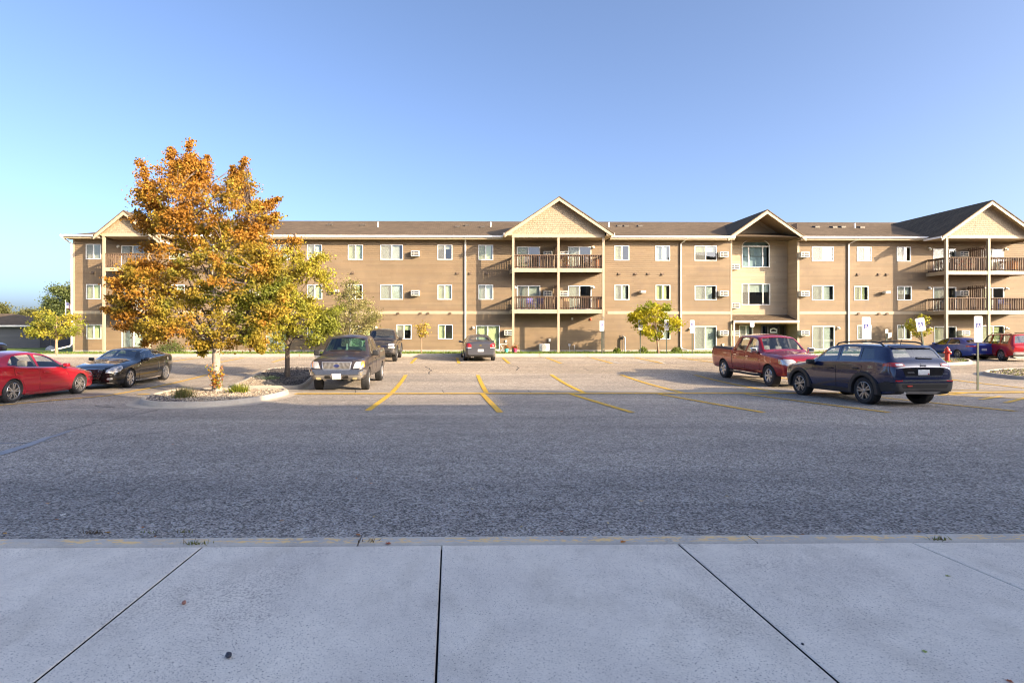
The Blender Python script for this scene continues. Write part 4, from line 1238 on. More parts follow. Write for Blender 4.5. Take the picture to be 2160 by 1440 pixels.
        for i, s in enumerate(c.ax):
            for sg in (1, -1):
                rot = Matrix.Rotation(R(-90 * sg), 4, 'X') @ Matrix.Rotation(R(RND.uniform(0, 70)), 4, 'Z')
                st = Matrix.Rotation(R(turn if i == 0 else 0), 4, 'Z')
                o = link('wheel', tm, c.root); o.matrix_local = Matrix.Translation((c.L / 2 - s, sg * c.track, Rt)) @ st @ rot
                link('rim', rm, o)
    def mirrors(c, s, z, mat=None, w=.17, h=.115, d=.13):
        for sg in (1, -1):
            y = sg * (c.z(5, s) - .02)
            b = MB().box(c.L / 2 - s - d / 2, c.L / 2 - s + d / 2, y + sg * .06 - (0 if sg > 0 else w), y + sg * .06 + (w if sg > 0 else 0), z, z + h)
            me = b.mesh('mirror', mat or c.pnt); bevel(me, .038, 3); o = link('mirror', me, c.root)
            MB().box(c.L / 2 - s - .03, c.L / 2 - s + .04, min(y - sg * .05, y + sg * .08), max(y - sg * .05, y + sg * .08), z - .015, z + .055).build('mirror_arm', PLAST, o)
    def seats(c, rows, mat, zf, h=.62, lat=.38):
        for s in rows:
            for y in (lat, -lat):
                me = MB().prism([(-.25, 0), (.25, .04), (.25, .18), (-.12, .14), (-.26, h), (-.38, h)], y - .24, y + .24).mesh('seat', mat)
                bevel(me, .04, 2); o = link('seat', me, c.root, (c.L / 2 - s, 0, zf))
                hm = MB().box(-.40, -.29, y - .13, y + .13, h + .05, h + .23).mesh('headrest', mat); bevel(hm, .04, 2); link('headrest', hm, o)
    def dash(c, s, z, wheel_side=1):
        w = c.z(5, s) - .14
        me = MB().box(c.L / 2 - s - .18, c.L / 2 - s + .2, -w, w, z - .25, z).mesh('dashboard', INTER); bevel(me, .05, 2); o = link('dashboard', me, c.root)
        T = Matrix.Translation((c.L / 2 - s - .33, .38, z + .02)) @ Matrix.Rotation(R(-65), 4, 'Y')
        MB().lathe([(.17 + .016 * math.cos(t), .016 * math.sin(t)) for t in [2 * math.pi * i / 6 for i in range(7)]], 20, T).build('steering_wheel', PLAST, o, smooth=60)
    def door(c, poly, handle=None, hmat=None, hw=.2, sides='S', mould=None):
        for v in ('L', 'R'):
            c.shell(v, [tuple(p) for p in c._grow(poly, .008)], .0025, -.02, .12, .05).build('door_gap', SEAM, c.root, smooth=35)
            d = c.shell(v, poly, .006, -.02, .12, .05).build('door', c.pnt, c.root, smooth=35)
            if handle:
                hs, hz = handle
                p, dr = c.surf(v, hs, hz)
                me = MB().box(p.x - hw / 2, p.x + hw / 2, p.y - .02 - dr.y * .035, p.y + .02 - dr.y * .035, hz - .016, hz + .02).mesh('handle', hmat or c.pnt); bevel(me, .012, 2); link('handle', me, d)
    def _grow(c, poly, d):
        cx = sum(p[0] for p in poly) / len(poly); cz = sum(p[1] for p in poly) / len(poly)
        return [(p[0] + (d if p[0] > cx else -d), p[1] + (d if p[1] > cz else -d)) for p in poly]
    def hood_line(c, s0, s1, w0, w1):
        pts = [(s0, -w0), (s0 - .04, 0), (s0, w0), (s1, w1), (s1 + .03, 0), (s1, -w1)]
        c.shell('T', c._grow(pts, .010), .002, -.02, .14, .05).build('bonnet_gap', SEAM, c.root, smooth=35)
        return c.shell('T', pts, .006, -.02, .14, .05).build('bonnet', c.pnt, c.root, smooth=35)
    def text(c, s, size, loc, rot, mat, name='badge', ext=.004):
        cu = bpy.data.curves.new(name, 'FONT'); cu.body = s; cu.size = size; cu.extrude = ext; cu.align_x = 'CENTER'; cu.align_y = 'CENTER'
        t = bpy.data.objects.new('tmp', cu); COL.objects.link(t); bpy.context.view_layer.update()
        me = bpy.data.meshes.new_from_object(t.evaluated_get(bpy.context.evaluated_depsgraph_get())); bpy.data.objects.remove(t)
        me.materials.clear(); me.materials.append(mat)
        return link(name, me, c.root, loc, rot)
    def finish(c):
        body = link('body', c.bme, c.root)
        tmp = []
        for stage, parts in enumerate(c.cut):
            if not parts: continue
            b = MB()
            for p in parts:
                n = len(b.v); b.v += p.v; b.f += [tuple(n + i for i in f) for f in p.f]; b.m += [0] * len(p.f); b.c += [None] * len(p.f)
            o = b.build('cutter', INTER); tmp.append(o)
            md = body.modifiers.new('cut', 'BOOLEAN'); md.object = o; md.operation = 'DIFFERENCE'; md.solver = 'EXACT'
            md.use_self = stage == 3
        bpy.context.view_layer.update()
        me = bpy.data.meshes.new_from_object(body.evaluated_get(bpy.context.evaluated_depsgraph_get()))
        body.modifiers.clear(); body.data = me; me.name = 'body'
        for o in tmp: bpy.data.objects.remove(o)
        me.materials.clear()
        for m in (c.pnt, INTER, PLAST): me.materials.append(m)
        idx = []
        for p in me.polygons:
            h = c.bvh.find_nearest(p.center)
            idx.append(1 if h[3] > .006 else (2 if p.center.z < c.f[0](c.L / 2 - p.center.x) + .035 else 0))
        me.polygons.foreach_set('material_index', idx)
        me.polygons.foreach_set('use_smooth', [True] * len(idx)); me.set_sharp_from_angle(angle=R(32))
        for nm, b, m in c.glazing: b.build(nm, m, c.root, smooth=35)
        c.body = body
        return c
    def place(c, A, ax_i, side, Bx=None, heading=90., bi=None):
        """stand the car so that the wheel (axle ax_i, side +1 left / -1 right) touches the ground seen at pixel A;
        with Bx the heading is solved so that the other wheel of that side falls at pixel column Bx"""
        G = on_g(*A)
        def solve(hd):
            h = R(hd); rot = Matrix.Rotation(h, 3, 'Z')
            w = rot @ Vector((c.L / 2 - c.ax[ax_i], side * c.track, 0)) * c.sc
            return Vector((G.x - w.x, G.y - w.y, 0)), rot
        def colx(hd):
            loc, rot = solve(hd)
            p = loc + rot @ Vector((c.L / 2 - c.ax[1 - ax_i], side * c.track, 0)) * c.sc
            return proj((p.x, p.y, gz(p.x, p.y)))[0]
        if Bx is not None:
            best = min((abs(colx(heading + k * .25) - Bx), abs(k), heading + k * .25) for k in range(-160, 161))
            heading = best[2]
        loc, rot = solve(heading)
        f = rot @ Vector((c.L / 2 - c.ax[0], 0, 0)) * c.sc; r_ = rot @ Vector((c.L / 2 - c.ax[1], 0, 0)) * c.sc
        zf, zr = gz(loc.x + f.x, loc.y + f.y), gz(loc.x + r_.x, loc.y + r_.y)
        pitch = math.atan2(zf - zr, (f - r_).length)
        m = Matrix.Translation((loc.x, loc.y, (zf + zr) / 2 - .004)) @ Matrix.Rotation(R(heading), 4, 'Z') @ Matrix.Rotation(-pitch, 4, 'Y')
        c.root.location = m.to_translation(); c.root.rotation_euler = m.to_euler(); c.root.scale = (c.sc,) * 3
        print('placed', c.root.name, [round(q, 2) for q in loc], round(heading, 1))
    sc = 1.0

SEDAN = [(0, .24, .58, .64, .66, .64, .60, .42), (.08, .20, .64, .71, .73, .76, .72, .50), (.35, .19, .70, .79, .82, .84, .80, .58), (.87, .18, .80, .90, .93, .885, .84, .62),
         (1.28, .18, .86, .98, 1.01, .885, .845, .64), (1.40, .18, .875, 1.02, 1.05, .885, .845, .655), (2.25, .18, .91, 1.35, 1.395, .885, .84, .56), (2.7, .18, .93, 1.385, 1.435, .885, .84, .54),
         (3.2, .18, .96, 1.36, 1.41, .885, .84, .53), (3.6, .19, 1.0, 1.27, 1.32, .88, .83, .53), (4.12, .22, 1.02, 1.08, 1.11, .85, .79, .58), (4.40, .25, 1.00, 1.05, 1.075, .79, .74, .56),
         (4.51, .30, .93, .99, 1.01, .73, .68, .50), (4.55, .34, .88, .94, .96, .70, .65, .46)]
def scale_st(st, kl, kw, kh, tweak=None):
    return [(a[0] * kl, a[1] * (1 if kh < 1.15 else kh), a[2] * kh, a[3] * kh, a[4] * kh, a[5] * kw, a[6] * kw, a[7] * kw) for a in st]

def sedan(name, label, pnt, kl=1, kw=1, kh=1, spokes=5, style='spoke', gl=None, seat=GREYSEAT, group='cars parked in the car park', rim=.68):
    c = Car(name, label, 'car', 4.55 * kl, scale_st(SEDAN, kl, kw, kh), (.87 * kl, 3.57 * kl), .325, .85 * kw, pnt, group=group)
    c.kl, c.kw, c.kh = kl, kw, kh
    gl = gl or CARGLASS
    c.arches(1.10)
    c.cabin(1.28 * kl, 4.18 * kl, .42)
    c.side_window(1.62 * kl, 1.9 * kl, 2.56 * kl, 2.60 * kl, gl); c.side_window(2.68 * kl, 2.66 * kl, 3.35 * kl, 3.72 * kl, gl)
    c.screens(1.38 * kl, 2.22 * kl, 3.52 * kl, 4.10 * kl, gl, gl)
    c.door([(p[0] * kl, p[1] * kh) for p in ((1.42, .30), (2.58, .28), (2.62, .62), (2.60, .90), (1.56, .855), (1.40, .6))], (2.42 * kl, .80 * kh), PLAST if False else None)
    c.door([(p[0] * kl, p[1] * kh) for p in ((2.63, .28), (3.10, .29), (3.24, .56), (3.52, .74), (3.55, .95), (2.66, .905))], (3.38 * kl, .84 * kh))
    c.hood_line(.26 * kl, 1.33 * kl, .56 * kw, .66 * kw)
    c.mirrors(1.66 * kl, .92 * kh); c.seats((2.35 * kl, 3.25 * kl), seat, .42 - .12); c.dash(1.55 * kl, .92 * kh)
    c.panel('skirt', 'S', [(1.30 * kl, .185), (3.14 * kl, .185), (3.12 * kl, .25), (1.32 * kl, .25)], pnt, off=.02)
    return c

# ---- red saloon at the left edge, rear half cut by the frame
RED = paint('red_paint', (.34, .006, .022))
c = sedan('red_sedan', 'shiny red four door saloon with split spoke wheels at the left edge of the photo', RED, spokes=5, style='split', seat=TANSEAT)
c.pair('headlight', 'F', [(.42, .62), (.70, .62), (.76, .74), (.56, .72)], LENS); c.panel('grille', 'F', [(-.38, .40), (.38, .40), (.45, .50), (-.45, .50)], PLAST)
c.pair('tail_light', 'B', [(.42, .80), (.72, .80), (.76, .92), (.5, .95)], REDL); c.panel('number_plate', 'B', [(-.16, .62), (.16, .62), (.16, .77), (-.16, .77)], PLATE, rnd=0)
c.panel('side_lamp', 'S', [(.28, .69), (.60, .76), (.62, .79), (.26, .73)], LENS, rnd=.01)
c.panel('sill_trim', 'S', [(1.72, .895), (3.62, .985), (3.66, 1.0), (1.72, .912)], CHROME, off=.004, rnd=0)
c.wheels(5, .72, None, 'split'); c.finish(); c.place((28, 849), 1, -1, 169, 85)

# ---- grey saloon by the building, seen from behind
GREYP = paint('grey_paint', (.10, .10, .115), .5, .35)
c = sedan('grey_sedan', 'dark grey four door saloon with gold badge seen from behind near the building', GREYP, 1.10, 1.045, 1.045, style='spoke', seat=GREYSEAT)
c.pair('tail_light', 'B', [(.52, .80), (.80, .80), (.82, 1.0), (.62, 1.02), (.52, .94)], REDL, off=.01)
c.pair('reverse_light', 'B', [(.52, .765), (.80, .765), (.80, .80), (.52, .80)], M('clear_lens', (.75, .7, .7), .1, var=0, coat=1), off=.011, rnd=.005)
c.panel('number_plate', 'B', [(-.16, .56), (.16, .56), (.16, .70), (-.16, .70)], PLATE, off=.012, rnd=0)
c.panel('boot_gap', 'B', [(-.72, .735), (.72, .735), (.72, .748), (-.72, .748)], SEAM, off=.003, rnd=0)
c.panel('bumper_gap', 'B', [(-.80, .40), (.80, .40), (.74, .33), (-.74, .33)], PLAST, off=.008)
GOLD = M('gold_badge', (.75, .55, .16), .25, .8, var=0)
c.panel('badge', 'B', [(-.085, .895), (-.03, .895), (-.03, .882), (.03, .882), (.03, .895), (.085, .895), (.075, .918), (.03, .918), (.03, .931), (-.03, .931), (-.03, .918), (-.075, .918)], GOLD, off=.018, rnd=0, h=.03)
MB().tube([(-c.L / 2 + .1, .50, .27), (-c.L / 2 - .02, .50, .265)], .035, 10).tube([(-c.L / 2 + .1, .41, .27), (-c.L / 2 - .02, .41, .265)], .035, 10).build('exhaust_pipe', CHROME, c.root, smooth=60)
c.wheels(5, .64); c.finish(); c.place((1043.5, 760), 1, -1, None, 91.5)

# ---- blue saloon beyond the hydrant
BLUEP = paint('blue_paint', (.02, .065, .36), .35, .28)
c = sedan('blue_sedan', 'metallic blue saloon with chrome window line parked beyond the red hydrant', BLUEP, 1.067, 1.05, 1.03, spokes=10, gl=TINTGLASS)
c.sc = .93
c.panel('tail_light', 'S', [(4.42, .86), (4.78, .86), (4.80, .96), (4.50, .95)], REDL); c.pair('tail_light', 'B', [(.40, .88), (.78, .86), (.80, .96), (.44, .96)], REDL, off=.012)
c.panel('chrome_line', 'B', [(-.7, .36), (.7, .36), (.74, .40), (-.74, .40)], CHROME, off=.012, rnd=.01)
c.panel('sill_trim', 'S', [(1.84, .925), (4.02, 1.015), (4.0, 1.04), (1.84, .945)], CHROME, off=.005, rnd=0)
c.panel('number_plate', 'B', [(-.16, .62), (.16, .62), (.16, .77), (-.16, .77)], PLATE, rnd=0)
c.wheels(14, .72); c.finish(); c.place((2019.4, 757), 1, 1, None, 84)

# ---- car just visible at the far left
c = sedan('dark_sedan', 'dark saloon peeping above the red saloon at the far left edge', paint('dark_plum_paint', (.03, .012, .03)), gl=TINTGLASS)
c.pair('tail_light', 'B', [(.42, .80), (.72, .80), (.76, .92), (.5, .95)], REDL)
c.wheels(5); c.finish(); c.place((-44, 748), 0, -1, None, 8)

# ---- black two door coupe
BLACKP = paint('black_paint', (.006, .006, .008), .1, .22)
st = [(0, .22, .62, .72, .74, .68, .64, .48), (.10, .19, .68, .78, .80, .80, .76, .55), (.4, .18, .74, .85, .88, .90, .86, .62), (.95, .17, .82, .92, .95, .935, .90, .66),
      (1.5, .17, .88, .98, 1.01, .935, .90, .68), (1.62, .17, .89, 1.01, 1.04, .935, .90, .69), (2.45, .17, .94, 1.33, 1.37, .935, .89, .58), (2.95, .17, .96, 1.365, 1.42, .935, .89, .56),
      (3.4, .18, .99, 1.335, 1.39, .935, .89, .55), (4.0, .20, 1.05, 1.20, 1.26, .93, .88, .56), (4.4, .24, 1.06, 1.12, 1.15, .89, .84, .60), (4.65, .28, 1.02, 1.07, 1.10, .83, .78, .58),
      (4.76, .32, .96, 1.02, 1.04, .78, .72, .52), (4.79, .36, .9, .96, .98, .75, .70, .5)]
c = Car('black_coupe', 'glossy black two door coupe with chrome slatted grille facing the viewer', 'car', 4.79, st, (.95, 3.83), .345, .90, BLACKP, .24, group='cars parked in the car park')
c.arches(1.09); c.cabin(1.5, 4.2, .42)
c.side_window(1.86, 2.1, 3.05, 3.0, DARKGLASS); c.side_window(3.06, 3.1, 3.55, 3.98, DARKGLASS, mt=.055)
c.screens(1.62, 2.42, 3.5, 4.3, DARKGLASS, DARKGLASS)
c.door([(1.62, .30), (3.02, .28), (3.10, .62), (3.08, .94), (1.76, .87), (1.58, .6)])
c.hood_line(.28, 1.55, .58, .68); c.mirrors(1.92, .93); c.seats((2.5, 3.35), GREYSEAT, .3); c.dash(1.8, .95)
c.panel('sill_trim', 'S', [(1.90, .945), (3.98, 1.065), (3.97, 1.082), (1.90, .96)], CHROME, off=.005, rnd=0)
c.panel('roof_trim', 'S', [(2.2, 1.235), (2.55, 1.305), (3.2, 1.325), (3.9, 1.19), (4.05, 1.10), (4.02, 1.09), (3.88, 1.175), (3.2, 1.31), (2.55, 1.29), (2.2, 1.22)], CHROME, off=.004, rnd=0, h=.12)
c.panel('rocker_trim', 'S', [(1.45, .20), (3.38, .20), (3.36, .245), (1.47, .245)], CHROME, off=.02, rnd=.01)
c.panel('door_chrome', 'S', [(3.13, .45), (3.15, .45), (3.17, .82), (3.145, .82)], CHROME, off=.010, rnd=0)
c.pair('headlight', 'F', [(.52, .60), (.76, .60), (.80, .66), (.76, .80), (.66, .80), (.55, .70)], LENS, off=.010)
c.panel('headlight', 'S', [(.12, .62), (.30, .62), (.62, .84), (.40, .81), (.14, .74)], LENS, off=.004)
c.panel('grille', 'F', [(-.30, .38), (.30, .38), (.47, .735), (-.47, .735)], PLAST, off=.012, rnd=.01)
for k in range(5):
    z0 = .43 + k * .066; w = .30 + .17 * (z0 - .38) / .355
    c.panel('grille_slat', 'F', [(-w, z0), (w, z0), (w + .005, z0 + .018), (-w - .005, z0 + .018)], CHROME, off=.022, rnd=0)
for y in (-.28, -.14, .14, .28): c.panel('grille_bar', 'F', [(y * .8 - .008, .40), (y * .8 + .008, .40), (y * 1.15 + .008, .73), (y * 1.15 - .008, .73)], CHROME, off=.026, rnd=0)
c.panel('grille_frame', 'F', [(-.48, .735), (.48, .735), (.48, .76), (-.48, .76)], CHROME, off=.02, rnd=0)
em = MB()
xf = c.surf('F', 0, .62)[0].x
T = Matrix.Translation((xf + .04, 0, .615)) @ Matrix.Rotation(R(90), 4, 'Y')
em.lathe([(.068, -.01), (.075, .004), (.066, .012), (.056, .004), (.058, -.01)], 24, T); badge = em.build('wreath_badge', CHROME, c.root, smooth=60)
MB().prism([(-.045, .645), (.045, .645), (.042, .61), (.02, .585), (0, .575), (-.02, .585), (-.042, .61)], xf + .03, xf + .048, ax='X').build('shield', M('shield_enamel', (.35, .28, .10), .2, .5, var=.5, vs=40), badge)
c.panel('number_plate', 'F', [(-.16, .38), (.16, .38), (.16, .50), (-.16, .50)], PLAST, off=.035, rnd=0)
c.panel('air_intake', 'F', [(-.34, .24), (.34, .24), (.38, .34), (-.38, .34)], SEAM, off=.006)
c.pair('fog_lamp', 'F', [(.56, .36), (.74, .37), (.74, .43), (.58, .43)], LENS, off=.010)
c.pair('splitter', 'F', [(.02, .235), (.74, .25), (.74, .265), (.02, .25)], CHROME, off=.012, rnd=0)
c.panel('fuel_flap', 'S', [(3.93, .85), (4.05, .85), (4.05, .97), (3.93, .97)], SILVER, off=.006, rnd=.06)
c.panel('vent_trim', 'S', [(1.60, .80), (1.70, .80), (1.72, .84), (1.62, .86)], CHROME, off=.008, rnd=.005)
c.pair('tail_light', 'B', [(.62, .80), (.74, .80), (.72, 1.02), (.64, 1.04)], REDL)
c.wheels(7, .74, None, 'split'); c.finish(); c.place((275.5, 816.5), 0, 1, 350, -97)

# ---- black off-road car, rear towards the viewer
JB = paint('blue_black_paint', (.008, .017, .065), .2, .18)
st = [(0, .42, .80, .90, .92, .66, .62, .45), (.08, .32, .86, .95, .97, .78, .74, .52), (.3, .27, .92, 1.00, 1.02, .88, .84, .62), (.93, .25, .98, 1.07, 1.10, .925, .89, .68),
      (1.35, .25, 1.02, 1.12, 1.15, .925, .89, .70), (1.45, .25, 1.03, 1.15, 1.18, .925, .89, .71), (2.15, .25, 1.06, 1.55, 1.60, .925, .88, .63), (2.7, .25, 1.08, 1.60, 1.66, .925, .875, .62),
      (3.5, .26, 1.11, 1.585, 1.645, .925, .87, .61), (4.05, .28, 1.14, 1.555, 1.615, .92, .865, .60), (4.22, .30, 1.13, 1.52, 1.575, .905, .85, .60), (4.46, .33, 1.09, 1.16, 1.19, .87, .83, .68),
      (4.55, .36, 1.02, 1.08, 1.10, .85, .80, .66), (4.60, .40, .95, 1.00, 1.02, .83, .78, .64), (4.62, .43, .90, .96, .97, .80, .76, .62)]
st = [(*a[:7], a[7] + (.045 if 2 < a[0] < 4.3 else .02 if a[0] > 4.3 else 0)) for a in st]
st = [(a[0], a[1] * 1.04, a[2] * 1.04 + .06 * sstep(a[0], .6, 1.5), a[3] * 1.04 + .06 * sstep(a[0], .6, 1.5) * (1 if a[0] < 2 or a[0] > 4.4 else .2), a[4] * 1.04 + .06 * sstep(a[0], .6, 1.5) * (1 if a[0] < 2 or a[0] > 4.4 else .1), *a[5:]) for a in st]
c = Car('black_suv', 'black off road estate car with roof rails seen from behind beside the tilted sign', 'car', 4.62, st, (.93, 3.64), .384, .895, JB, .245, group='cars parked in the car park')
c.sc = .965
c.arches(1.13); c.cabin(1.35, 4.40, .5)
c.side_window(1.66, 1.9, 2.50, 2.56, DARKGLASS); c.side_window(2.64, 2.60, 3.34, 3.40, DARKGLASS); c.side_window(3.48, 3.42, 3.78, 3.98, TINTGLASS, mb=.05, mt=.07)
c.screens(1.44, 2.12, 4.21, 4.45, CARGLASS, DARKGLASS, mw=.05, deep=.3)
c.door([(1.44, .42), (2.55, .40), (2.58, .70), (2.57, 1.045), (1.60, 1.01), (1.42, .7)], (2.36, .97), PLAST)
c.door([(2.61, .40), (3.12, .41), (3.28, .70), (3.52, .86), (3.60, 1.09), (2.64, 1.05)], (3.38, 1.0), PLAST)
c.hood_line(.3, 1.38, .60, .70); c.mirrors(1.66, 1.05, PLAST, .22, .16); c.seats((2.35, 3.2), GREYSEAT, .38); c.dash(1.62, 1.06)
c.flares(.11, PLAST); c.panel('sill_cladding', 'S', [(1.40, .26), (3.16, .26), (3.14, .42), (1.42, .42)], PLAST, off=.018)
c.panel('rear_bumper', 'B', [(-.86, .44), (.86, .44), (.86, .66), (.6, .74), (-.6, .74), (-.86, .66)], PLAST, off=.03, rnd=.05)
c.panel('bumper_corner', 'S', [(4.06, .40), (4.60, .44), (4.61, .66), (4.40, .70), (4.10, .60)], PLAST, off=.012)
c.panel('diffuser', 'B', [(-.42, .36), (.42, .36), (.50, .45), (-.50, .45)], SILVER, off=.012, rnd=.02)
c.panel('bumper_recess', 'B', [(-.62, .52), (.62, .52), (.66, .62), (-.66, .62)], SEAM, off=.032, rnd=.03)
c.panel('bumper_ridge', 'B', [(-.78, .665), (.78, .665), (.78, .70), (-.78, .70)], JB, off=.036, rnd=.01)
c.panel('tow_hook', 'B', [(.36, .565), (.50, .565), (.50, .60), (.36, .60)], M('red_hook', (.5, .03, .02), .4), off=.05, rnd=.01)
c.pair('reflector', 'B', [(.62, .70), (.80, .70), (.80, .735), (.62, .735)], REDL, off=.034, rnd=.01)
c.panel('tailgate_recess', 'B', [(-.52, .84), (.52, .84), (.60, 1.06), (-.60, 1.06)], BLACKP, off=.004, rnd=.04)
c.panel('tailgate_trim', 'B', [(-.52, .825), (.52, .825), (.52, .84), (-.52, .84)], CHROME, off=.012, rnd=0)
c.panel('number_plate', 'B', [(-.16, .875), (.16, .875), (.16, 1.015), (-.16, 1.015)], PLATE, off=.014, rnd=.01)
c.panel('plate_sticker', 'B', [(-.15, .88), (-.11, .88), (-.11, .91), (-.15, .91)], REDL, off=.0155, rnd=0)
for sg in (1, -1):
    for mt, p in ((REDL, [(.50, 1.10), (.84, 1.085), (.86, 1.17), (.80, 1.20), (.52, 1.18)]), (LENS, [(.56, 1.120), (.74, 1.110), (.74, 1.165), (.56, 1.162)])):
        c.panel('tail_light', 'B', [(sg * q[0], q[1]) for q in p][::sg], mt, off=.014 if mt is REDL else .018, rnd=.02)
c.panel('tail_light', 'S', [(4.26, 1.10), (4.53, 1.09), (4.49, 1.16), (4.34, 1.175)], REDL, off=.008)
c.panel('spoiler', 'B', [(-.58, 1.575), (.58, 1.575), (.55, 1.64), (-.55, 1.64)], JB, off=.035, th=.06, rnd=.03, h=.05)
for p in c.panel('wiper', 'B', [(-.40, 1.29), (.05, 1.305), (.05, 1.335), (-.40, 1.305)], PLAST, off=.022, rnd=.005): pass
xr = c.surf('B', 0, 1.13)[0].x
c.text('Jeep', .105, (xr - .014, 0, 1.125), (R(90), 0, R(-90)), CHROME)
xr = c.surf('B', .40, .88)[0].x
c.panel('model_badge', 'B', [(.26, .92), (.46, .92), (.46, .955), (.28, .955)], CHROME, off=.008, rnd=0); c.panel('model_badge', 'B', [(-.66, .89), (-.54, .89), (-.54, .91), (-.66, .91)], CHROME, off=.012, rnd=0)
for sg in (1, -1):
    MB().tube([(c.L/2 - s, sg * y, z) for s, y, z in ((2.25, .60, 1.64), (2.34, .60, 1.72), (2.6, .60, 1.755), (3.2, .595, 1.765), (3.75, .59, 1.745), (3.92, .585, 1.71), (4.02, .58, 1.63))], .021, 8).build('roof_rail', PLAST, c.root, smooth=60)
MB().tube([(c.L/2 - 3.9, 0, 1.69), (c.L/2 - 3.98, 0, 1.88)], [.012, .004], 6).build('aerial', PLAST, c.root)
MB().tube([(-c.L / 2 + .3, .52, .40), (-c.L / 2 + .02, .52, .385)], .04, 10).build('exhaust_pipe', CHROME, c.root, smooth=60)
c.pair('headlight', 'F', [(.4, .92), (.7, .92), (.7, .98), (.42, .97)], LENS)
c.wheels(5, .66, M('pewter_rim', (.38, .37, .36), .35, .8, var=.03), 'split'); c.finish(); c.place((1822, 851.5), 1, 1, 1687, 92)

# ---- red estate at the right edge
RED2 = paint('deep_red_paint', (.36, .006, .012))
st = [(0, .4, .82, .92, .94, .76, .72, .6), (.1, .34, .9, .98, 1.0, .86, .82, .68), (.9, .3, .98, 1.06, 1.09, .915, .88, .72), (1.4, .3, 1.02, 1.10, 1.13, .915, .88, .73), (1.5, .3, 1.02, 1.13, 1.16, .915, .88, .73),
      (2.15, .3, 1.04, 1.66, 1.70, .915, .87, .66), (2.8, .3, 1.05, 1.70, 1.75, .915, .87, .66), (4.1, .32, 1.07, 1.68, 1.73, .91, .86, .65), (4.3, .34, 1.06, 1.63, 1.68, .9, .85, .65),
      (4.45, .38, 1.03, 1.10, 1.13, .88, .83, .72), (4.55, .42, .98, 1.03, 1.05, .85, .8, .70), (4.6, .46, .9, .95, .97, .82, .77, .66)]
c = Car('red_suv', 'boxy red off road estate car cut by the right edge of the photo', 'car', 4.6, st, (.9, 3.6), .37, .885, RED2, .23, group='cars parked in the car park')
c.sc = .95
c.arches(1.13); c.cabin(1.4, 4.35, .5)
c.side_window(1.75, 1.95, 2.45, 2.5, DARKGLASS); c.side_window(2.6, 2.56, 3.25, 3.4, DARKGLASS); c.side_window(3.5, 3.46, 4.08, 4.12, DARKGLASS)
c.screens(1.5, 2.1, 4.28, 4.44, CARGLASS, DARKGLASS, deep=.3)
c.door([(1.48, .42), (2.52, .40), (2.55, 1.03), (1.6, 1.0)], (2.36, .94)); c.door([(2.58, .40), (3.0, .41), (3.2, .75), (3.45, .95), (3.5, 1.04), (2.62, 1.03)], (3.3, .96))
c.hood_line(.28, 1.42, .66, .72); c.flares(.06, RED2, .016); c.panel('body_moulding', 'S', [(1.40, .52), (3.1, .52), (3.1, .60), (1.40, .60)], RED2, off=.02)
c.pair('tail_light', 'B', [(.66, .78), (.84, .78), (.84, 1.02), (.68, 1.04)], REDL, off=.012); c.panel('tail_light', 'S', [(4.42, .80), (4.56, .80), (4.50, 1.02), (4.40, 1.04)], REDL)
c.panel('rear_bumper', 'B', [(-.8, .45), (.8, .45), (.8, .62), (-.8, .62)], SILVER, off=.03); c.panel('number_plate', 'B', [(-.16, .78), (.16, .78), (.16, .92), (-.16, .92)], PLATE, off=.012, rnd=0)
c.panel('badge_light', 'B', [(-.3, .66), (.3, .66), (.3, .72), (-.3, .72)], CHROME, off=.010)
for sg in (1, -1): MB().tube([(c.L/2 - s, sg * .62, z) for s, z in ((2.2, 1.69), (2.35, 1.755), (3.9, 1.765), (4.1, 1.70))], .02, 8).build('roof_rail', PLAST, c.root, smooth=60)
c.mirrors(1.75, 1.05); c.seats((2.3, 3.2), GREYSEAT, .4)
c.wheels(5, .62, M('dull_rim', (.30, .30, .32), .4, .7)); c.finish(); c.place((2111, 761), 1, 1, None, 76)

# ---- pickups
TRUCK = [(0, .55, .88, .98, 1.0, .80, .76, .62), (.08, .45, .98, 1.06, 1.08, .9, .86, .72), (.35, .42, 1.08, 1.16, 1.19, .96, .92, .78), (.98, .42, 1.14, 1.22, 1.26, .995, .95, .80),
         (1.45, .42, 1.18, 1.26, 1.31, .995, .95, .80), (1.55, .42, 1.18, 1.30, 1.34, .995, .95, .80), (2.25, .42, 1.20, 1.81, 1.86, .995, .94, .70), (2.8, .42, 1.21, 1.86, 1.93, .995, .94, .69),
         (3.50, .42, 1.22, 1.845, 1.91, .995, .94, .69), (3.66, .42, 1.22, 1.79, 1.85, .995, .94, .70), (3.76, .42, 1.24, 1.36, 1.36, .995, .95, .86), (3.82, .42, 1.24, 1.335, 1.335, .995, .96, .90),
         (5.4, .45, 1.26, 1.35, 1.35, .99, .955, .90), (5.62, .5, 1.22, 1.33, 1.33, .96, .93, .88), (5.69, .55, 1.15, 1.25, 1.25, .93, .9, .85)]
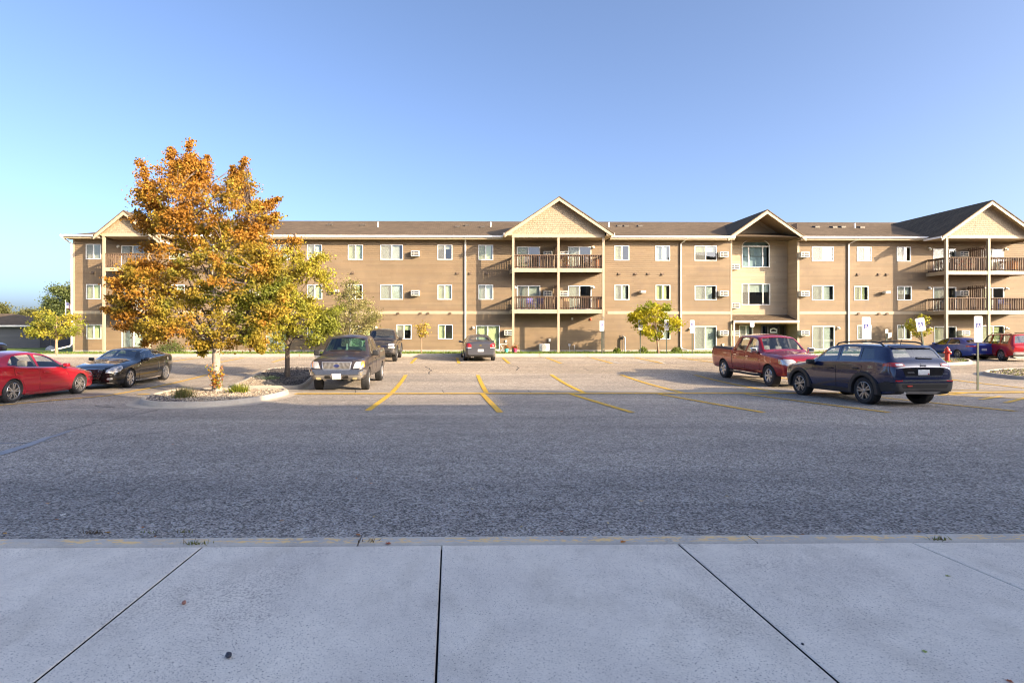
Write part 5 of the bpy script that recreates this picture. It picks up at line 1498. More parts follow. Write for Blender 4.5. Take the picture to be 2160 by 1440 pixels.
def pickup(name, label, pnt, st=TRUCK, L=5.69, ax=(.98, 4.53), Rt=.405, track=.955, gl=CARGLASS, seat=GREYSEAT, tw=.26):
    c = Car(name, label, 'pickup truck', L, st, ax, Rt, track, pnt, tw, group='pickup trucks in the car park')
    c.arches(1.13)
    c.cabin(1.45, 3.70, .62)
    c.box_cut(3.90, L - .10, -.80, .80, .86, 1.7)
    c.side_window(1.80, 2.05, 2.58, 2.64, gl, mt=.075); c.side_window(2.74, 2.70, 3.38, 3.46, gl, mt=.085)
    c.screens(1.54, 2.22, None, None, gl, gl)
    c.window('B', [(-.60, 1.42), (.60, 1.42), (.56, 1.76), (-.56, 1.76)], gl, 'rear_window', 3, .3)
    c.hood_line(.34, 1.40, .74, .78); c.seats((2.45, 3.3), seat, .55, .66, .42); c.dash(1.75, 1.22)
    return c
TRED = paint('cherry_red_paint', (.30, .006, .014), .35, .25)
c = pickup('red_pickup', 'cherry red crew cab pickup truck with chrome mirrors facing the viewer', TRED)
c.door([(1.60, .56), (2.66, .55), (2.68, .85), (2.66, 1.19), (1.72, 1.17), (1.58, .8)], (2.46, 1.06), CHROME)
c.door([(2.72, .55), (3.60, .56), (3.66, .8), (3.64, 1.20), (2.74, 1.19)], (3.42, 1.08), CHROME)
c.panel('cab_gap', 'S', [(3.745, .50), (3.765, .50), (3.765, 1.22), (3.745, 1.22)], SEAM, off=.004, rnd=0)
c.pair('headlight', 'F', [(.50, .82), (.86, .84), (.88, 1.06), (.62, 1.06), (.52, .98)], LENS, off=.012); c.panel('headlight', 'S', [(.06, .86), (.34, .88), (.40, 1.06), (.10, 1.02)], LENS, off=.006)
for k in range(3): c.panel('indicator', 'S', [(.26, .89 + k * .055), (.35, .895 + k * .055), (.365, .925 + k * .055), (.27, .92 + k * .055)], AMBER, off=.010, rnd=.005)
c.panel('grille', 'F', [(-.40, .74), (.40, .74), (.48, 1.0), (-.48, 1.0)], PLAST, off=.010); c.pair('grille_bar', 'F', [(.10, .76), (.16, .76), (.42, .99), (.34, .99)], CHROME, off=.022, rnd=.01)
c.panel('front_bumper', 'F', [(-.84, .56), (.84, .56), (.86, .78), (-.86, .78)], TRED, off=.03, th=.06); c.pair('fog_lamp', 'F', [(.55, .60), (.72, .60), (.72, .68), (.55, .68)], LENS, off=.035)
c.panel('air_intake', 'F', [(-.40, .60), (.40, .60), (.42, .70), (-.42, .70)], SEAM, off=.034)
c.panel('body_moulding', 'S', [(1.62, .70), (3.64, .72), (3.64, .755), (1.62, .735)], TRED, off=.014, rnd=0)
for sg in (1, -1):
    b = MB().tube([(c.L/2 - 1.50, sg * .96, .40), (c.L/2 - 1.65, sg * 1.06, .385), (c.L/2 - 3.65, sg * 1.06, .385), (c.L/2 - 3.85, sg * .96, .40)], .045, 8); o = b.build('side_step', PLAST, c.root, smooth=60)
    for s in (1.95, 3.05): MB().box(c.L/2 - s - .22, c.L/2 - s + .22, sg * 1.06 - .05, sg * 1.06 + .05, .425, .437).build('step_pad', CHROME, o)
c.mirrors(1.78, 1.22, CHROME, .24, .20, .12); c.panel('tail_light', 'S', [(5.58, 1.0), (5.68, 1.0), (5.66, 1.24), (5.58, 1.26)], REDL)
c.panel('bed_rail_cap', 'T', [(3.84, .84), (5.62, .84), (5.62, .95), (3.84, .95)], PLAST, off=.012, rnd=.01); c.panel('bed_rail_cap', 'T', [(3.84, -.95), (5.62, -.95), (5.62, -.84), (3.84, -.84)], PLAST, off=.012, rnd=.01)
c.panel('rear_bumper', 'B', [(-.84, .55), (.84, .55), (.84, .72), (-.84, .72)], CHROME, off=.08, th=.1)
c.wheels(6, .62); c.finish(); c.place((1621, 815), 0, -1, 1525.5, -88)

DUSTP = paint('dusty_dark_paint', (.036, .030, .034), .2, .38, dirt=((.17, .135, .095), 3.2, .50, .85), coat=.5)
st = [(a[0], a[1], a[2] * .96 if a[0] < 1.6 else a[2], a[3] * .95 if a[0] < 1.5 else a[3], a[4] * .965 if a[0] < 1.5 else a[4], a[5] * .98, a[6] * .97, a[7] * .98) for a in TRUCK]
c = pickup('grey_pickup', 'dusty dark pickup truck with billet grille and fallen leaves parked beside the planted island', DUSTP, st, Rt=.385, track=.94, gl=glass('green_car_glass', (.62, .74, .68), .07))
c.door([(1.60, .56), (2.66, .55), (2.68, 1.17), (1.72, 1.15)], (2.46, 1.04)); c.door([(2.72, .55), (3.60, .56), (3.64, 1.18), (2.74, 1.17)], (3.42, 1.05))
c.panel('headlight', 'F', [(.54, .80), (.88, .84), (.84, 1.03), (.62, 1.01)], LENS, off=.02, label='sunlit bright headlamp with amber corner'); c.panel('headlight', 'F', [(-.62, 1.01), (-.84, 1.03), (-.88, .84), (-.54, .80)], LENS, off=.02)
c.pair('indicator', 'F', [(.80, .84), (.90, .85), (.87, 1.03), (.80, 1.02)], AMBER, off=.024, rnd=.01)
c.panel('grille', 'F', [(-.42, .78), (.42, .78), (.48, 1.0), (-.48, 1.0)], M('grille_back', (.10, .095, .09), .6), off=.014)
for k in range(22):
    y = -.42 + k * .04
    c.panel('grille_bar', 'F', [(y - .013, .80), (y + .013, .80), (y * 1.1 + .013, .985), (y * 1.1 - .013, .985)], M('billet_bar', (.30, .28, .25), .45, .6), off=.032, rnd=0, h=.05)
for a, b_ in (((-.44, .765), (.44, .79)), ((-.50, .99), (.50, 1.015))): c.panel('grille_frame', 'F', [a, (b_[0], a[1]), b_, (a[0], b_[1])], SILVER, off=.03, rnd=.008)
for sg in (1, -1): c.panel('grille_frame', 'F', [(sg * .43, .78), (sg * .46, .78), (sg * .505, 1.0), (sg * .475, 1.0)][::sg], SILVER, off=.03, rnd=0)
c.panel('badge', 'F', [(.10 * math.cos(t), .895 + .045 * math.sin(t)) for t in [2 * math.pi * i / 20 for i in range(20)]], M('blue_badge', (.02, .03, .16), .2, var=0, coat=1), off=.034, rnd=0, h=.06)
c.text('Ford', .075, (c.surf('F', 0, .89)[0].x + .036, 0, .893), (R(90), 0, R(90)), CHROME, 'badge_lettering')
c.panel('front_bumper', 'F', [(-.90, .60), (.90, .60), (.92, .77), (-.92, .77)], CHROME, off=.07, th=.10, rnd=.04)
c.panel('bumper_valance', 'F', [(-.74, .40), (.74, .40), (.88, .60), (-.88, .60)], M('grey_valance', (.16, .15, .14), .6), off=.05, th=.08, rnd=.06)
c.pair('bumper_opening', 'F', [(.20, .50), (.40, .50), (.40, .57), (.20, .57)], SEAM, off=.055); c.pair('fog_lamp', 'F', [(.52, .46), (.68, .46), (.70, .53), (.54, .53)], M('yellow_fog', (.6, .55, .3), .15, var=0, coat=1), off=.056, rnd=.03)
c.pair('tow_hook', 'F', [(.36, .44), (.46, .44), (.46, .47), (.36, .47)], CHROME, off=.07, rnd=.01)
c.panel('number_plate', 'F', [(-.15, .48), (.15, .48), (.15, .64), (-.15, .64)], M('white_plate', (.75, .75, .75), .4, var=.04), off=.085, rnd=.01)
MB().box(c.L/2 - 1.98, c.L/2 - 1.96, -.05, .01, 1.30, 1.58).build('hanging_tag', M('white_tag', (.7, .7, .68), .6), c.root)
c.mirrors(1.72, 1.17, PLAST, .22, .19, .13); c.panel('wiper', 'F', [(.08, 1.345), (.56, 1.325), (.56, 1.345), (.08, 1.37)], PLAST, off=.03, rnd=0); c.panel('wiper', 'F', [(-.52, 1.33), (-.02, 1.355), (-.02, 1.375), (-.52, 1.35)], PLAST, off=.03, rnd=0)
LITTER = [M('dry_leaf', (.45, .22, .05), .7), M('tan_leaf', (.55, .42, .22), .7), M('rust_leaf', (.36, .10, .03), .7)]
for i in range(16):
    s, y = RND.choice([(1.58, RND.uniform(-.6, .6)), (RND.uniform(.8, 1.5), RND.uniform(-.7, .7))]); p, _ = c.surf('T', s, y)
    a = RND.uniform(0, 6.28); q = RND.uniform(.02, .04)
    o = MB().face([(p.x + q * math.cos(a + t), p.y + q * math.sin(a + t) * .7, p.z + .012 + .008 * math.cos(2 * t)) for t in [k * 1.2566 for k in range(5)]]).build('fallen_leaf', LITTER[i % 3], c.root)
c.wheels(5, .58, SILVER, turn=6); c.finish(); c.place((778.7, 821), 0, 1, 806, -88)

c = pickup('black_pickup', 'raised black pickup truck facing out behind the dusty dark pickup', paint('warm_black_paint', (.030, .025, .022), .2, .35, dirt=((.14, .11, .08), 3, .5, .9)), Rt=.44, gl=DARKGLASS); c.sc = .95
c.door([(1.60, .56), (2.66, .55), (2.68, 1.19), (1.72, 1.17)], (2.46, 1.06)); c.door([(2.72, .55), (3.60, .56), (3.64, 1.20), (2.74, 1.19)], (3.42, 1.08))
for z0, z1 in ((.80, .90), (.95, 1.06)): c.pair('headlight', 'F', [(.52, z0), (.86, z0 + .01), (.86, z1), (.52, z1)], LENS, off=.012)
c.panel('grille', 'F', [(-.48, .76), (.48, .76), (.50, 1.05), (-.50, 1.05)], PLAST, off=.012); c.panel('grille_bar', 'F', [(-.49, .89), (.49, .89), (.49, .95), (-.49, .95)], JB, off=.024)
c.panel('badge', 'F', [(-.11, .905), (-.04, .905), (-.04, .89), (.04, .89), (.04, .905), (.11, .905), (.10, .935), (.04, .935), (.04, .95), (-.04, .95), (-.04, .935), (-.10, .935)], GOLD, off=.03, rnd=0, h=.04)
c.panel('front_bumper', 'F', [(-.88, .56), (.88, .56), (.90, .75), (-.90, .75)], M('dark_chrome', (.25, .24, .24), .25, .9), off=.06, th=.1); c.pair('bumper_opening', 'F', [(.2, .60), (.62, .60), (.62, .70), (.2, .70)], SEAM, off=.065)
c.mirrors(1.76, 1.22, None, .24, .20); c.flares(.05, None, .02); c.wheels(6, .55, M('dull_rim', (.30, .30, .32), .4, .7)); c.finish(); c.place((837.5, 761.5), 0, 1, 846, -88)
# ================================================================== TREES AND PLANTS
BARKP = M('pale_bark', (.34, .29, .24), .9, var=.25, vs=9, bump=.6, bs=30)
BARKD = M('dark_bark', (.13, .10, .08), .9, var=.3, vs=12, bump=.6, bs=30)
def leaf_cloud(name, pts, dirs, size, colf, parent, rs, aspect=.62, fold=.25):
    """leaf-sized folded faces, one per point"""
    n = len(pts); g = np.random.default_rng(rs)
    P = np.array(pts, dtype=np.float32)
    a = g.normal(size=(n, 3)); a /= np.linalg.norm(a, axis=1)[:, None]
    b = g.normal(size=(n, 3)); b -= a * (a * b).sum(1)[:, None]; b /= np.linalg.norm(b, axis=1)[:, None]
    up = np.cross(a, b); s = (size * g.uniform(.65, 1.3, n))[:, None].astype(np.float32)
    V = np.empty((n * 2, 3, 3), dtype=np.float32)
    tip, tail = P + a * s, P - a * s * .8
    l, r = P + b * s * aspect + up * s * fold, P - b * s * aspect + up * s * fold
    V[0::2, 0], V[0::2, 1], V[0::2, 2] = tail, l, tip
    V[1::2, 0], V[1::2, 1], V[1::2, 2] = tail, tip, r
    C = np.ones((n * 2, 3, 4), dtype=np.float32)
    cc = np.array([colf(p) for p in pts], dtype=np.float32) * g.uniform(.7, 1.3, n)[:, None]
    C[0::2, :, :3] = cc[:, None]; C[1::2, :, :3] = cc[:, None]
    me = tri_mesh(name, V, C, LEAFM)
    return link(name, me, parent)
def tree(name, label, base, sil, trunk, nclu, nleaf, size, spread, colf, bark, rs, depth=1., tr=.10, fork=None, group=None, limbs=1., density=.55, rmin=.01, spikes=(), holes=None):
    """sil: outline of the crown in metres (x sideways, z up) about the foot of the trunk; depth is the crown's depth over its width"""
    g = random.Random(rs)
    root = thing(name, label, 'tree', base, 0, group)
    xs_, zs_ = [p[0] for p in sil], [p[1] for p in sil]
    def span(z):
        hit = []
        for i in range(len(sil)):
            (xa, za), (xb, zb) = sil[i], sil[(i + 1) % len(sil)]
            if (za > z) != (zb > z): hit.append(xa + (xb - xa) * (z - za) / (zb - za))
        return (min(hit), max(hit)) if hit else None
    clu = []
    guard = 0
    while len(clu) < nclu and guard < nclu * 60:
        guard += 1
        x, z = g.uniform(min(xs_), max(xs_)), g.uniform(min(zs_), max(zs_))
        if not inpoly((x, z), sil): continue
        a, b = span(z); c, hw = (a + b) / 2, (b - a) / 2
        u = (x - c) / max(hw, .05)
        # nearer to the edge of the outline the crown is thinner from front to back
        dm = depth * min(hw, (max(xs_) - min(xs_)) * .4) * math.sqrt(max(0, 1 - u * u))
        y = g.uniform(-dm, dm)
        rr = math.sqrt(u * u + (y / max(dm, .01)) ** 2) / 1.41
        if g.random() > density + (1 - density) * rr: continue
        if holes is not None and noise.noise(Vector((x * .95, y * .95, z * .95 + rs))) < holes: continue
        clu.append(Vector((x, y, z)))
    small = {}
    for (xa, za, xb, zb) in spikes:                    # leaders that stand out of the crown, thinner towards the tip
        n_ = 13
        for i in range(n_):
            f = i / (n_ - 1); q = Vector((xa + (xb - xa) * f + g.gauss(0, .10) * (1 - f), g.gauss(0, .28) * (1 - f), za + (zb - za) * f))
            small[len(clu)] = 1 - .62 * f; clu.append(q)
    T = [Vector(p) for p in trunk]
    def on_trunk(h):
        h = max(T[0].z, min(T[-1].z, h))
        for a, b in zip(T[:-1], T[1:]):
            if a.z <= h <= b.z: return a.lerp(b, (h - a.z) / max(1e-4, b.z - a.z))
        return T[-1].copy()
    H = T[-1].z
    tb = MB(); m = len(T)
    tb.tube(T, [tr * (1.25 if i == 0 else 1) * (1 - .85 * T[i].z / (H * 1.02)) ** .8 + rmin for i in range(m)], 9)
    tb.build('trunk', bark, root, smooth=70)
    lb = MB(); tips = []
    zf = fork if fork else min(zs_) + .2
    n1 = int(10 * limbs) + 4
    body_ = [q for k_, q in enumerate(clu) if k_ not in small]
    main = sorted(g.sample(body_, min(n1 * 3, len(body_))), key=lambda p: -p.length)[:n1 * 2]
    nodes = []
    for p in main:
        d = math.hypot(p.x, p.y)
        s = on_trunk(max(zf * g.uniform(.92, 1.1), p.z - d * g.uniform(.7, 1.3) - .3))
        mid = s.lerp(p, .5) + Vector((0, 0, d * .10)) + Vector((g.uniform(-.1, .1), g.uniform(-.1, .1), 0))
        path = [s, s.lerp(mid, .5) + Vector((0, 0, d * .02)), mid, mid.lerp(p, .55), p]
        r0 = tr * .38 * max(.35, 1 - s.z / (H * 1.2))
        lb.tube(path, [r0, r0 * .8, r0 * .6, r0 * .4, r0 * .15], 5); nodes += path[1:]
    for p in clu:
        q = min(nodes, key=lambda k: (k - p).length + max(0, k.z - p.z) * .8)
        if (q - p).length < .05: continue
        lb.tube([q, q.lerp(p, .5) + Vector((g.uniform(-.05, .05), g.uniform(-.05, .05), .04)), p], [.016 * tr / .1, .010 * tr / .1, .004], 3)
    lb.build('limbs', BARKD, root)
    pts = []
    per = nleaf // len(clu)
    for ci, p in enumerate(clu):
        out = Vector((p.x, p.y, 0)); out = out.normalized() if out.length > .01 else Vector((1, 0, 0))
        k = int(per * g.uniform(.6, 1.4) * small.get(ci, 1)); sx = spread * g.uniform(.7, 1.25) * small.get(ci, 1)
        for _ in range(k):
            t = g.gauss(0, 1)
            o = Vector((g.gauss(0, .62), g.gauss(0, .62), g.gauss(0, .42))) * sx + out * t * sx * .55 + Vector((0, 0, .12 * t * sx))
            pts.append(tuple(p + o))
    leaf_cloud('crown', pts, None, size, colf, root, rs)
    return root
def lmix(a, b, t): return tuple(a[i] * (1 - t) + b[i] * t for i in range(3))
def nz(p, s, o=0): return noise.noise(Vector((p[0] * s + o, p[1] * s, p[2] * s)))
def sil_of(px, Y, base):
    return [((lambda q: (q.x - base[0], q.z - base[2]))(on_y(x, y, Y))) for x, y in px]
# ---- the orange maple on the front island
def foot(x, y, dz): 
    p = on_g(x, y, dz); return p
mb_ = foot(458, 826, .09); Ym = mb_.y
sil = sil_of([(400, 330), (425, 352), (440, 380), (468, 405), (497, 375), (512, 372), (522, 395), (545, 402), (570, 425), (570, 450), (552, 482), (566, 530), (584, 560), (594, 600), (590, 650), (576, 690), (556, 708), (540, 734), (518, 730), (490, 718), (468, 738), (428, 738), (405, 716), (345, 722),
              (305, 706), (258, 684), (242, 655), (250, 630), (268, 612), (252, 596), (280, 575), (298, 558), (288, 522), (312, 505), (302, 475), (320, 455), (306, 438), (312, 402), (308, 380), (304, 362), (316, 362), (332, 400), (348, 425), (358, 372), (375, 340)], Ym, mb_)
spk = []
for a, b in (((392, 372), (402, 297)), ((372, 372), (362, 314)), ((425, 385), (436, 330)), ((318, 408), (294, 338)), ((504, 400), (517, 334)), ((495, 400), (492, 352)), ((555, 440), (586, 418)), ((560, 470), (584, 450)), ((330, 440), (292, 402)), ((312, 480), (288, 446)),
             ((262, 660), (222, 652)), ((280, 605), (230, 590)), ((270, 640), (228, 626)), ((290, 690), (246, 690)), ((575, 610), (612, 606)), ((570, 660), (608, 655)), ((555, 560), (600, 545)), ((530, 700), (552, 744)), ((300, 560), (272, 566)), ((430, 720), (424, 748)), ((330, 700), (300, 728))):
    q0, q1 = on_y(*a, Ym), on_y(*b, Ym); spk.append((q0.x - mb_.x, q0.z - mb_.z, q1.x - mb_.x, q1.z - mb_.z))
def maple_col(p):
    o = (.42, .205, .03); y = (.37, .275, .035); gr = (.17, .19, .025); rd = (.40, .150, .025)
    t = .62 + .55 * nz(p, 1.1, 3) + .35 * nz(p, 2.6, 7)
    inner = math.exp(-((p[0] - .5) ** 2 + p[1] ** 2 + (p[2] - 3.2) ** 2) / 3.4)
    low = sstep(p[2], 4.6, 2.0) * .12
    t = t - inner * .75 - low + .12 * sstep(p[2], 5.5, 8)
    c = lmix(gr, y, sstep(t, -.25, .25)) if t < .25 else lmix(y, o, sstep(t, .25, .62))
    return lmix(c, rd, .5 * sstep(t, .85, 1.25))
tree('maple_tree', 'tall orange and gold maple with a pale trunk on the front planted island', mb_, sil,
     [(0, 0, -.05), (-.02, 0, .5), (-.04, .02, 1.5), (-.08, .02, 2.6), (-.2, 0, 4.2), (-.40, 0, 5.4), (-.55, 0, 6.6)], 520, 84000, .050, .19, maple_col, BARKP, 21, .85, .125, 1.5, density=.6, spikes=spk, holes=-.24)
# suckers at the foot of the maple
def sprig(base, h, n, leaves, size, pal, name, label, cat, spread=.25, rs=1):
    g = random.Random(rs); r = thing(name, label, cat, base); b = MB(); pts = []
    for i in range(n):
        a = g.uniform(0, 6.28); hh = h * g.uniform(.5, 1); tip = Vector((math.cos(a) * spread * g.uniform(.3, 1), math.sin(a) * spread * g.uniform(.3, 1), hh))
        b.tube([(0, 0, 0), tip * .5 + Vector((0, 0, hh * .1)), tip], [.008, .006, .003], 4)
        for k in range(leaves):
            t = g.uniform(.25, 1.05); pts.append(tuple(tip * t + Vector((g.gauss(0, .05), g.gauss(0, .05), g.gauss(0, .04)))))
    b.build('stems', BARKD, r); leaf_cloud('leaves', pts, None, size, lambda p: g.choice(pal), r, rs); return r
sprig(mb_ + Vector((0, -.13, 0)), .95, 13, 26, .045, [(.50, .30, .02), (.25, .25, .03), (.5, .2, .03), (.35, .12, .03)], 'maple_sucker', 'yellow leafed shoots growing round the foot of the maple trunk', 'shoots', .30, 4)
# ---- greener tree on the rear island
tb_ = foot(606, 797, .09)
sil = sil_of([(622, 497), (640, 520), (632, 548), (652, 560), (676, 540), (694, 545), (692, 590), (700, 620), (716, 650), (708, 690), (690, 715), (672, 742), (640, 728), (610, 735), (575, 738), (548, 722), (540, 690), (548, 640), (560, 600), (556, 560), (548, 530), (566, 516), (580, 540), (600, 530), (608, 510)], tb_.y, tb_)
def t2col(p):
    t = .22 * p[2] - .35 + .5 * nz(p, 1.1, 11) + .35 * nz(p, 2.6, 2) - .25 * p[0]
    return lmix(lmix((.23, .25, .035), (.43, .37, .045), sstep(t, -.4, .35)), (.42, .20, .03), sstep(t, .5, 1.1))
tree('maple_tree', 'smaller yellow green maple with an orange top on the rear planted island', tb_, sil,
     [(0, 0, -.05), (0, 0, .6), (.02, 0, 1.6), (.1, .02, 3.0), (.22, 0, 4.6), (.32, 0, 6.0)], 200, 22000, .054, .20, t2col, BARKD, 33, .9, .095, 1.15, density=.6, holes=-.12)
# ---- airy olive-grey tree by the wall
b3 = on_y(738, 741, 37.6); b3.z = .48
sil = sil_of([(738, 582), (748, 590), (752, 615), (770, 630), (780, 650), (800, 655), (796, 675), (790, 690), (770, 705), (750, 712), (720, 712), (700, 712), (690, 690), (700, 660), (712, 640), (722, 600)], 37.6, b3)
tree('willow_tree', 'airy olive green tree with pale twigs against the brown wall behind the dusty pickup', b3, sil, [(0, 0, -.05), (0, 0, 1.0), (.03, 0, 2.5), (.02, 0, 4.6)], 150, 7000, .065, .28,
     lambda p: lmix((.20, .20, .06), (.34, .30, .12), .5 + .8 * nz(p, .9)), M('grey_bark', (.42, .38, .33), .9), 41, 1., .07, .9, density=.7)
# ---- round young tree among the accessible parking signs
b4 = on_y(1389, 742, 36.75); b4.z = .49
sil = sil_of([(1352, 637), (1372, 643), (1390, 638), (1410, 645), (1418, 662), (1432, 685), (1426, 700), (1408, 706), (1390, 714), (1372, 712), (1350, 700), (1340, 680), (1332, 666), (1345, 660)], 36.75, b4)
tree('young_tree', 'round yellow green young tree among the accessible parking signs by the wall', b4, sil, [(0, 0, -.05), (-.06, 0, .7), (-.14, 0, 1.3), (-.2, 0, 2.6)], 70, 4600, .085, .24,
     lambda p: lmix((.22, .26, .015), (.46, .40, .02), sstep(.5 + nz(p, 1.1, 4) + .12 * p[2] - .2, .1, .9)), M('brown_bark', (.30, .20, .13), .9), 52, 1., .06, .8)
# ---- yellow tree by the corner downspout
b5 = on_y(119, 739, 37.0); b5.z = .485
sil = sil_of([(80, 662), (100, 656), (120, 655), (140, 662), (155, 668), (166, 685), (160, 702), (140, 708), (118, 714), (95, 708), (78, 712), (66, 706), (70, 690), (74, 672)], 37.0, b5)
tree('young_tree', 'yellow leafed young tree in front of the white corner downspout', b5, sil, [(0, 0, -.05), (0, 0, .7), (.0, 0, 1.3), (.02, 0, 2.4)], 65, 3900, .075, .25,
     lambda p: lmix((.22, .24, .03), (.40, .34, .04), sstep(.5 + nz(p, 1.1, 8), .2, .9)), M('brown_bark', (.30, .20, .13), .9), 57, .9, .08, .9)
b6 = on_y(889, 741, 37.2); b6.z = .485
sil = sil_of([(889, 682), (905, 686), (906, 696), (898, 706), (890, 710), (880, 704), (876, 694), (880, 686)], 37.2, b6)
tree('sapling', 'thin golden sapling against the wall right of the black pickup', b6, sil, [(0, 0, -.05), (0, 0, .8), (.0, 0, 1.8)], 22, 420, .07, .16, lambda p: (.50, .36, .06), M('brown_bark', (.30, .20, .13), .9), 61, 1., .035, .7)
b7 = on_y(1945, 741, 39.0); b7.z = .48
sil = sil_of([(1940, 660), (1952, 664), (1955, 680), (1966, 692), (1955, 704), (1935, 712), (1918, 705), (1915, 688), (1925, 672)], 39.0, b7)
tree('sapling', 'sparse yellow green sapling behind the tilted accessible parking sign', b7, sil, [(0, 0, -.05), (0, 0, .9), (.0, 0, 2.4)], 34, 900, .075, .2, lambda p: lmix((.28, .30, .03), (.48, .42, .04), RND.random()), M('brown_bark', (.30, .20, .13), .9), 62, 1., .04, .7)
# ---- far trees at the left
for nm, lab, px, Y, base, n, l, sz, c0, c1, rs in (
        ('far_tree', 'tall green tree beyond the flag at the left end of the building', [(152, 598), (165, 600), (180, 640), (180, 690), (140, 694), (112, 688), (98, 658), (106, 645), (112, 628), (120, 606), (135, 604)], 66, (150, 706), 150, 16000, .12, (.085, .115, .035), (.16, .19, .06), 71),
        ('far_tree', 'rounded olive tree behind the grey garage roof', [(48, 665), (62, 655), (80, 654), (98, 660), (106, 690), (100, 700), (60, 702), (46, 690)], 75, (78, 712), 110, 11000, .13, (.11, .12, .04), (.20, .19, .07), 72),
        ('far_tree', 'olive tree cut by the left edge above the garage roof', [(-40, 640), (0, 644), (10, 652), (14, 670), (8, 690), (-40, 700)], 72, (-15, 708), 100, 9000, .13, (.08, .09, .03), (.16, .16, .05), 73)):
    bb = on_y(*base, Y); bb.z = .45
    sil = sil_of(px, Y, bb); top = max(p[1] for p in sil)
    tree(nm, lab, bb, sil, [(0, 0, -.1), (0, 0, top * .4), (0, 0, top * .9)], n, l, sz, .6, (lambda c0, c1: lambda p: lmix(c0, c1, .5 + .8 * nz(p, .35, 5)))(c0, c1), BARKD, rs, .8, .22, top * .25, 'trees beyond the garage')
# a long irregular belt of distant trees closes the horizon
g = random.Random(8); pts = []
for i in range(150):
    x = -330 + i * 4.6 + g.uniform(-2, 2); h = 4.5 + 2.5 * noise.noise(Vector((x * .02, 3, 0))) + g.uniform(-.8, .8)
    for _ in range(120): 
        a = g.uniform(-1, 1); pts.append((x + a * 4, 250 + g.uniform(-6, 6), .4 + abs(g.gauss(0, .45)) * h * (1 - a * a * .4)))
struct(leaf_cloud('far_wood', pts, None, .55, lambda p: lmix((.06, .08, .03), (.13, .13, .05), .5 + nz(p, .05)), None, 9), 'stuff')

# ---- clumps and shrubs
def clump(px, dz, n, h, pal, label, name='grass_clump', cat='ornamental grass', lean=.8, w=.02, Y=None, r=.12):
    p = on_g(*px, dz) if Y is None else Vector((on_y(*px, Y).x, Y, .48))
    o = thing(name, label, cat, p)
    link('blades', blades(n, lambda: (RND.gauss(0, r), RND.gauss(0, r), 0), h * .5, h, w, pal, 'blades', LEAFM, lean), o)
clump((387, 840), .09, 380, .38, [(.10, .12, .03), (.16, .15, .05), (.07, .09, .03), (.22, .18, .08)], 'dark green ornamental grass clump on the shaded end of the front island')
clump((504, 828), .09, 260, .32, [(.22, .26, .03), (.30, .30, .04), (.16, .2, .03)], 'yellow green leafy clump between the maple and the rear island', lean=1.1, w=.035)
clump((573, 800), .12, 160, .16, [(.18, .24, .12), (.25, .3, .16)], 'low pale green plant at the corner of the rear island', 'ground_plant', 'plant', 1.4, .05)
def shrub(px, Y, rx, h, n, c0, c1, label, rs, size=.045):
    p = on_y(*px, Y); p.z = .47; g = random.Random(rs)
    o = thing('shrub', label, 'shrub', p); pts = []
    for _ in range(n):
        a, b = g.uniform(0, 6.28), math.acos(g.uniform(-.1, 1)); q = g.uniform(.55, 1.05)
        pts.append((rx * q * math.sin(b) * math.cos(a), rx * q * math.sin(b) * math.sin(a), h * q * max(0, math.cos(b)) * (1 + .3 * noise.noise(Vector((a * 2, b * 3, rs)))) + .04))
    leaf_cloud('leaves', pts, None, size, lambda p: lmix(c0, c1, g.random()), o, rs)
    b = MB()
    for i in range(7): a = i * .9; b.tube([(0, 0, 0), (rx * .6 * math.cos(a), rx * .6 * math.sin(a), h * .7)], [.012, .004], 4)
    b.build('stems', BARKD, o)
shrub((1357, 741), 39.6, .33, .34, 420, (.10, .15, .03), (.22, .26, .04), 'small round green shrub by the wall left of the round young tree', 81)
shrub((1427, 741), 39.6, .36, .30, 420, (.10, .15, .03), (.22, .26, .04), 'small green shrub at the foot of the downspout right of the young tree', 82)
shrub((1301, 741), 39.6, .28, .26, 320, (.14, .2, .03), (.26, .3, .04), 'small bright shrub beside the white bent pipe', 83)
shrub((360, 738), 39.4, .95, .80, 1300, (.06, .09, .02), (.16, .18, .05), 'dark green spreading shrub against the wall behind the maple', 84, .05)
# ---- leaves that have blown against the islands and lie about under the maples
g = random.Random(3); pts = []
for _ in range(420):
    c0 = g.choice([mb_, mb_, tb_]); a = g.uniform(0, 6.28); d = abs(g.gauss(0, 2.6)); x, y = c0.x + d * math.cos(a) - .6, c0.y + d * math.sin(a) * .8
    on = inpoly((x, y), isl1) or inpoly((x, y), isl2)
    pts.append((x, y, gz(x, y) + (.13 if on else .02)))
for _ in range(150): x = g.uniform(-7, 8); y = 4.56 + abs(g.gauss(0, .5)) ** 2 ; pts.append((x, y, gz(x, y) + .012))
o = leaf_cloud('leaf_litter', [p for p in pts], None, .026, lambda p: g.choice([(.42, .22, .04), (.34, .13, .03), (.45, .34, .10), (.25, .15, .06)]), None, 12, .6, .1); struct(o, 'stuff')
me = o.data; co = np.empty(len(me.vertices) * 3, dtype=np.float32); me.vertices.foreach_get('co', co); co = co.reshape(-1, 6, 3)
mid = co.mean(1, keepdims=True); co[..., 2] = mid[..., 2] + (co[..., 2] - mid[..., 2]) * .22; me.vertices.foreach_set('co', co.reshape(-1)); me.update()
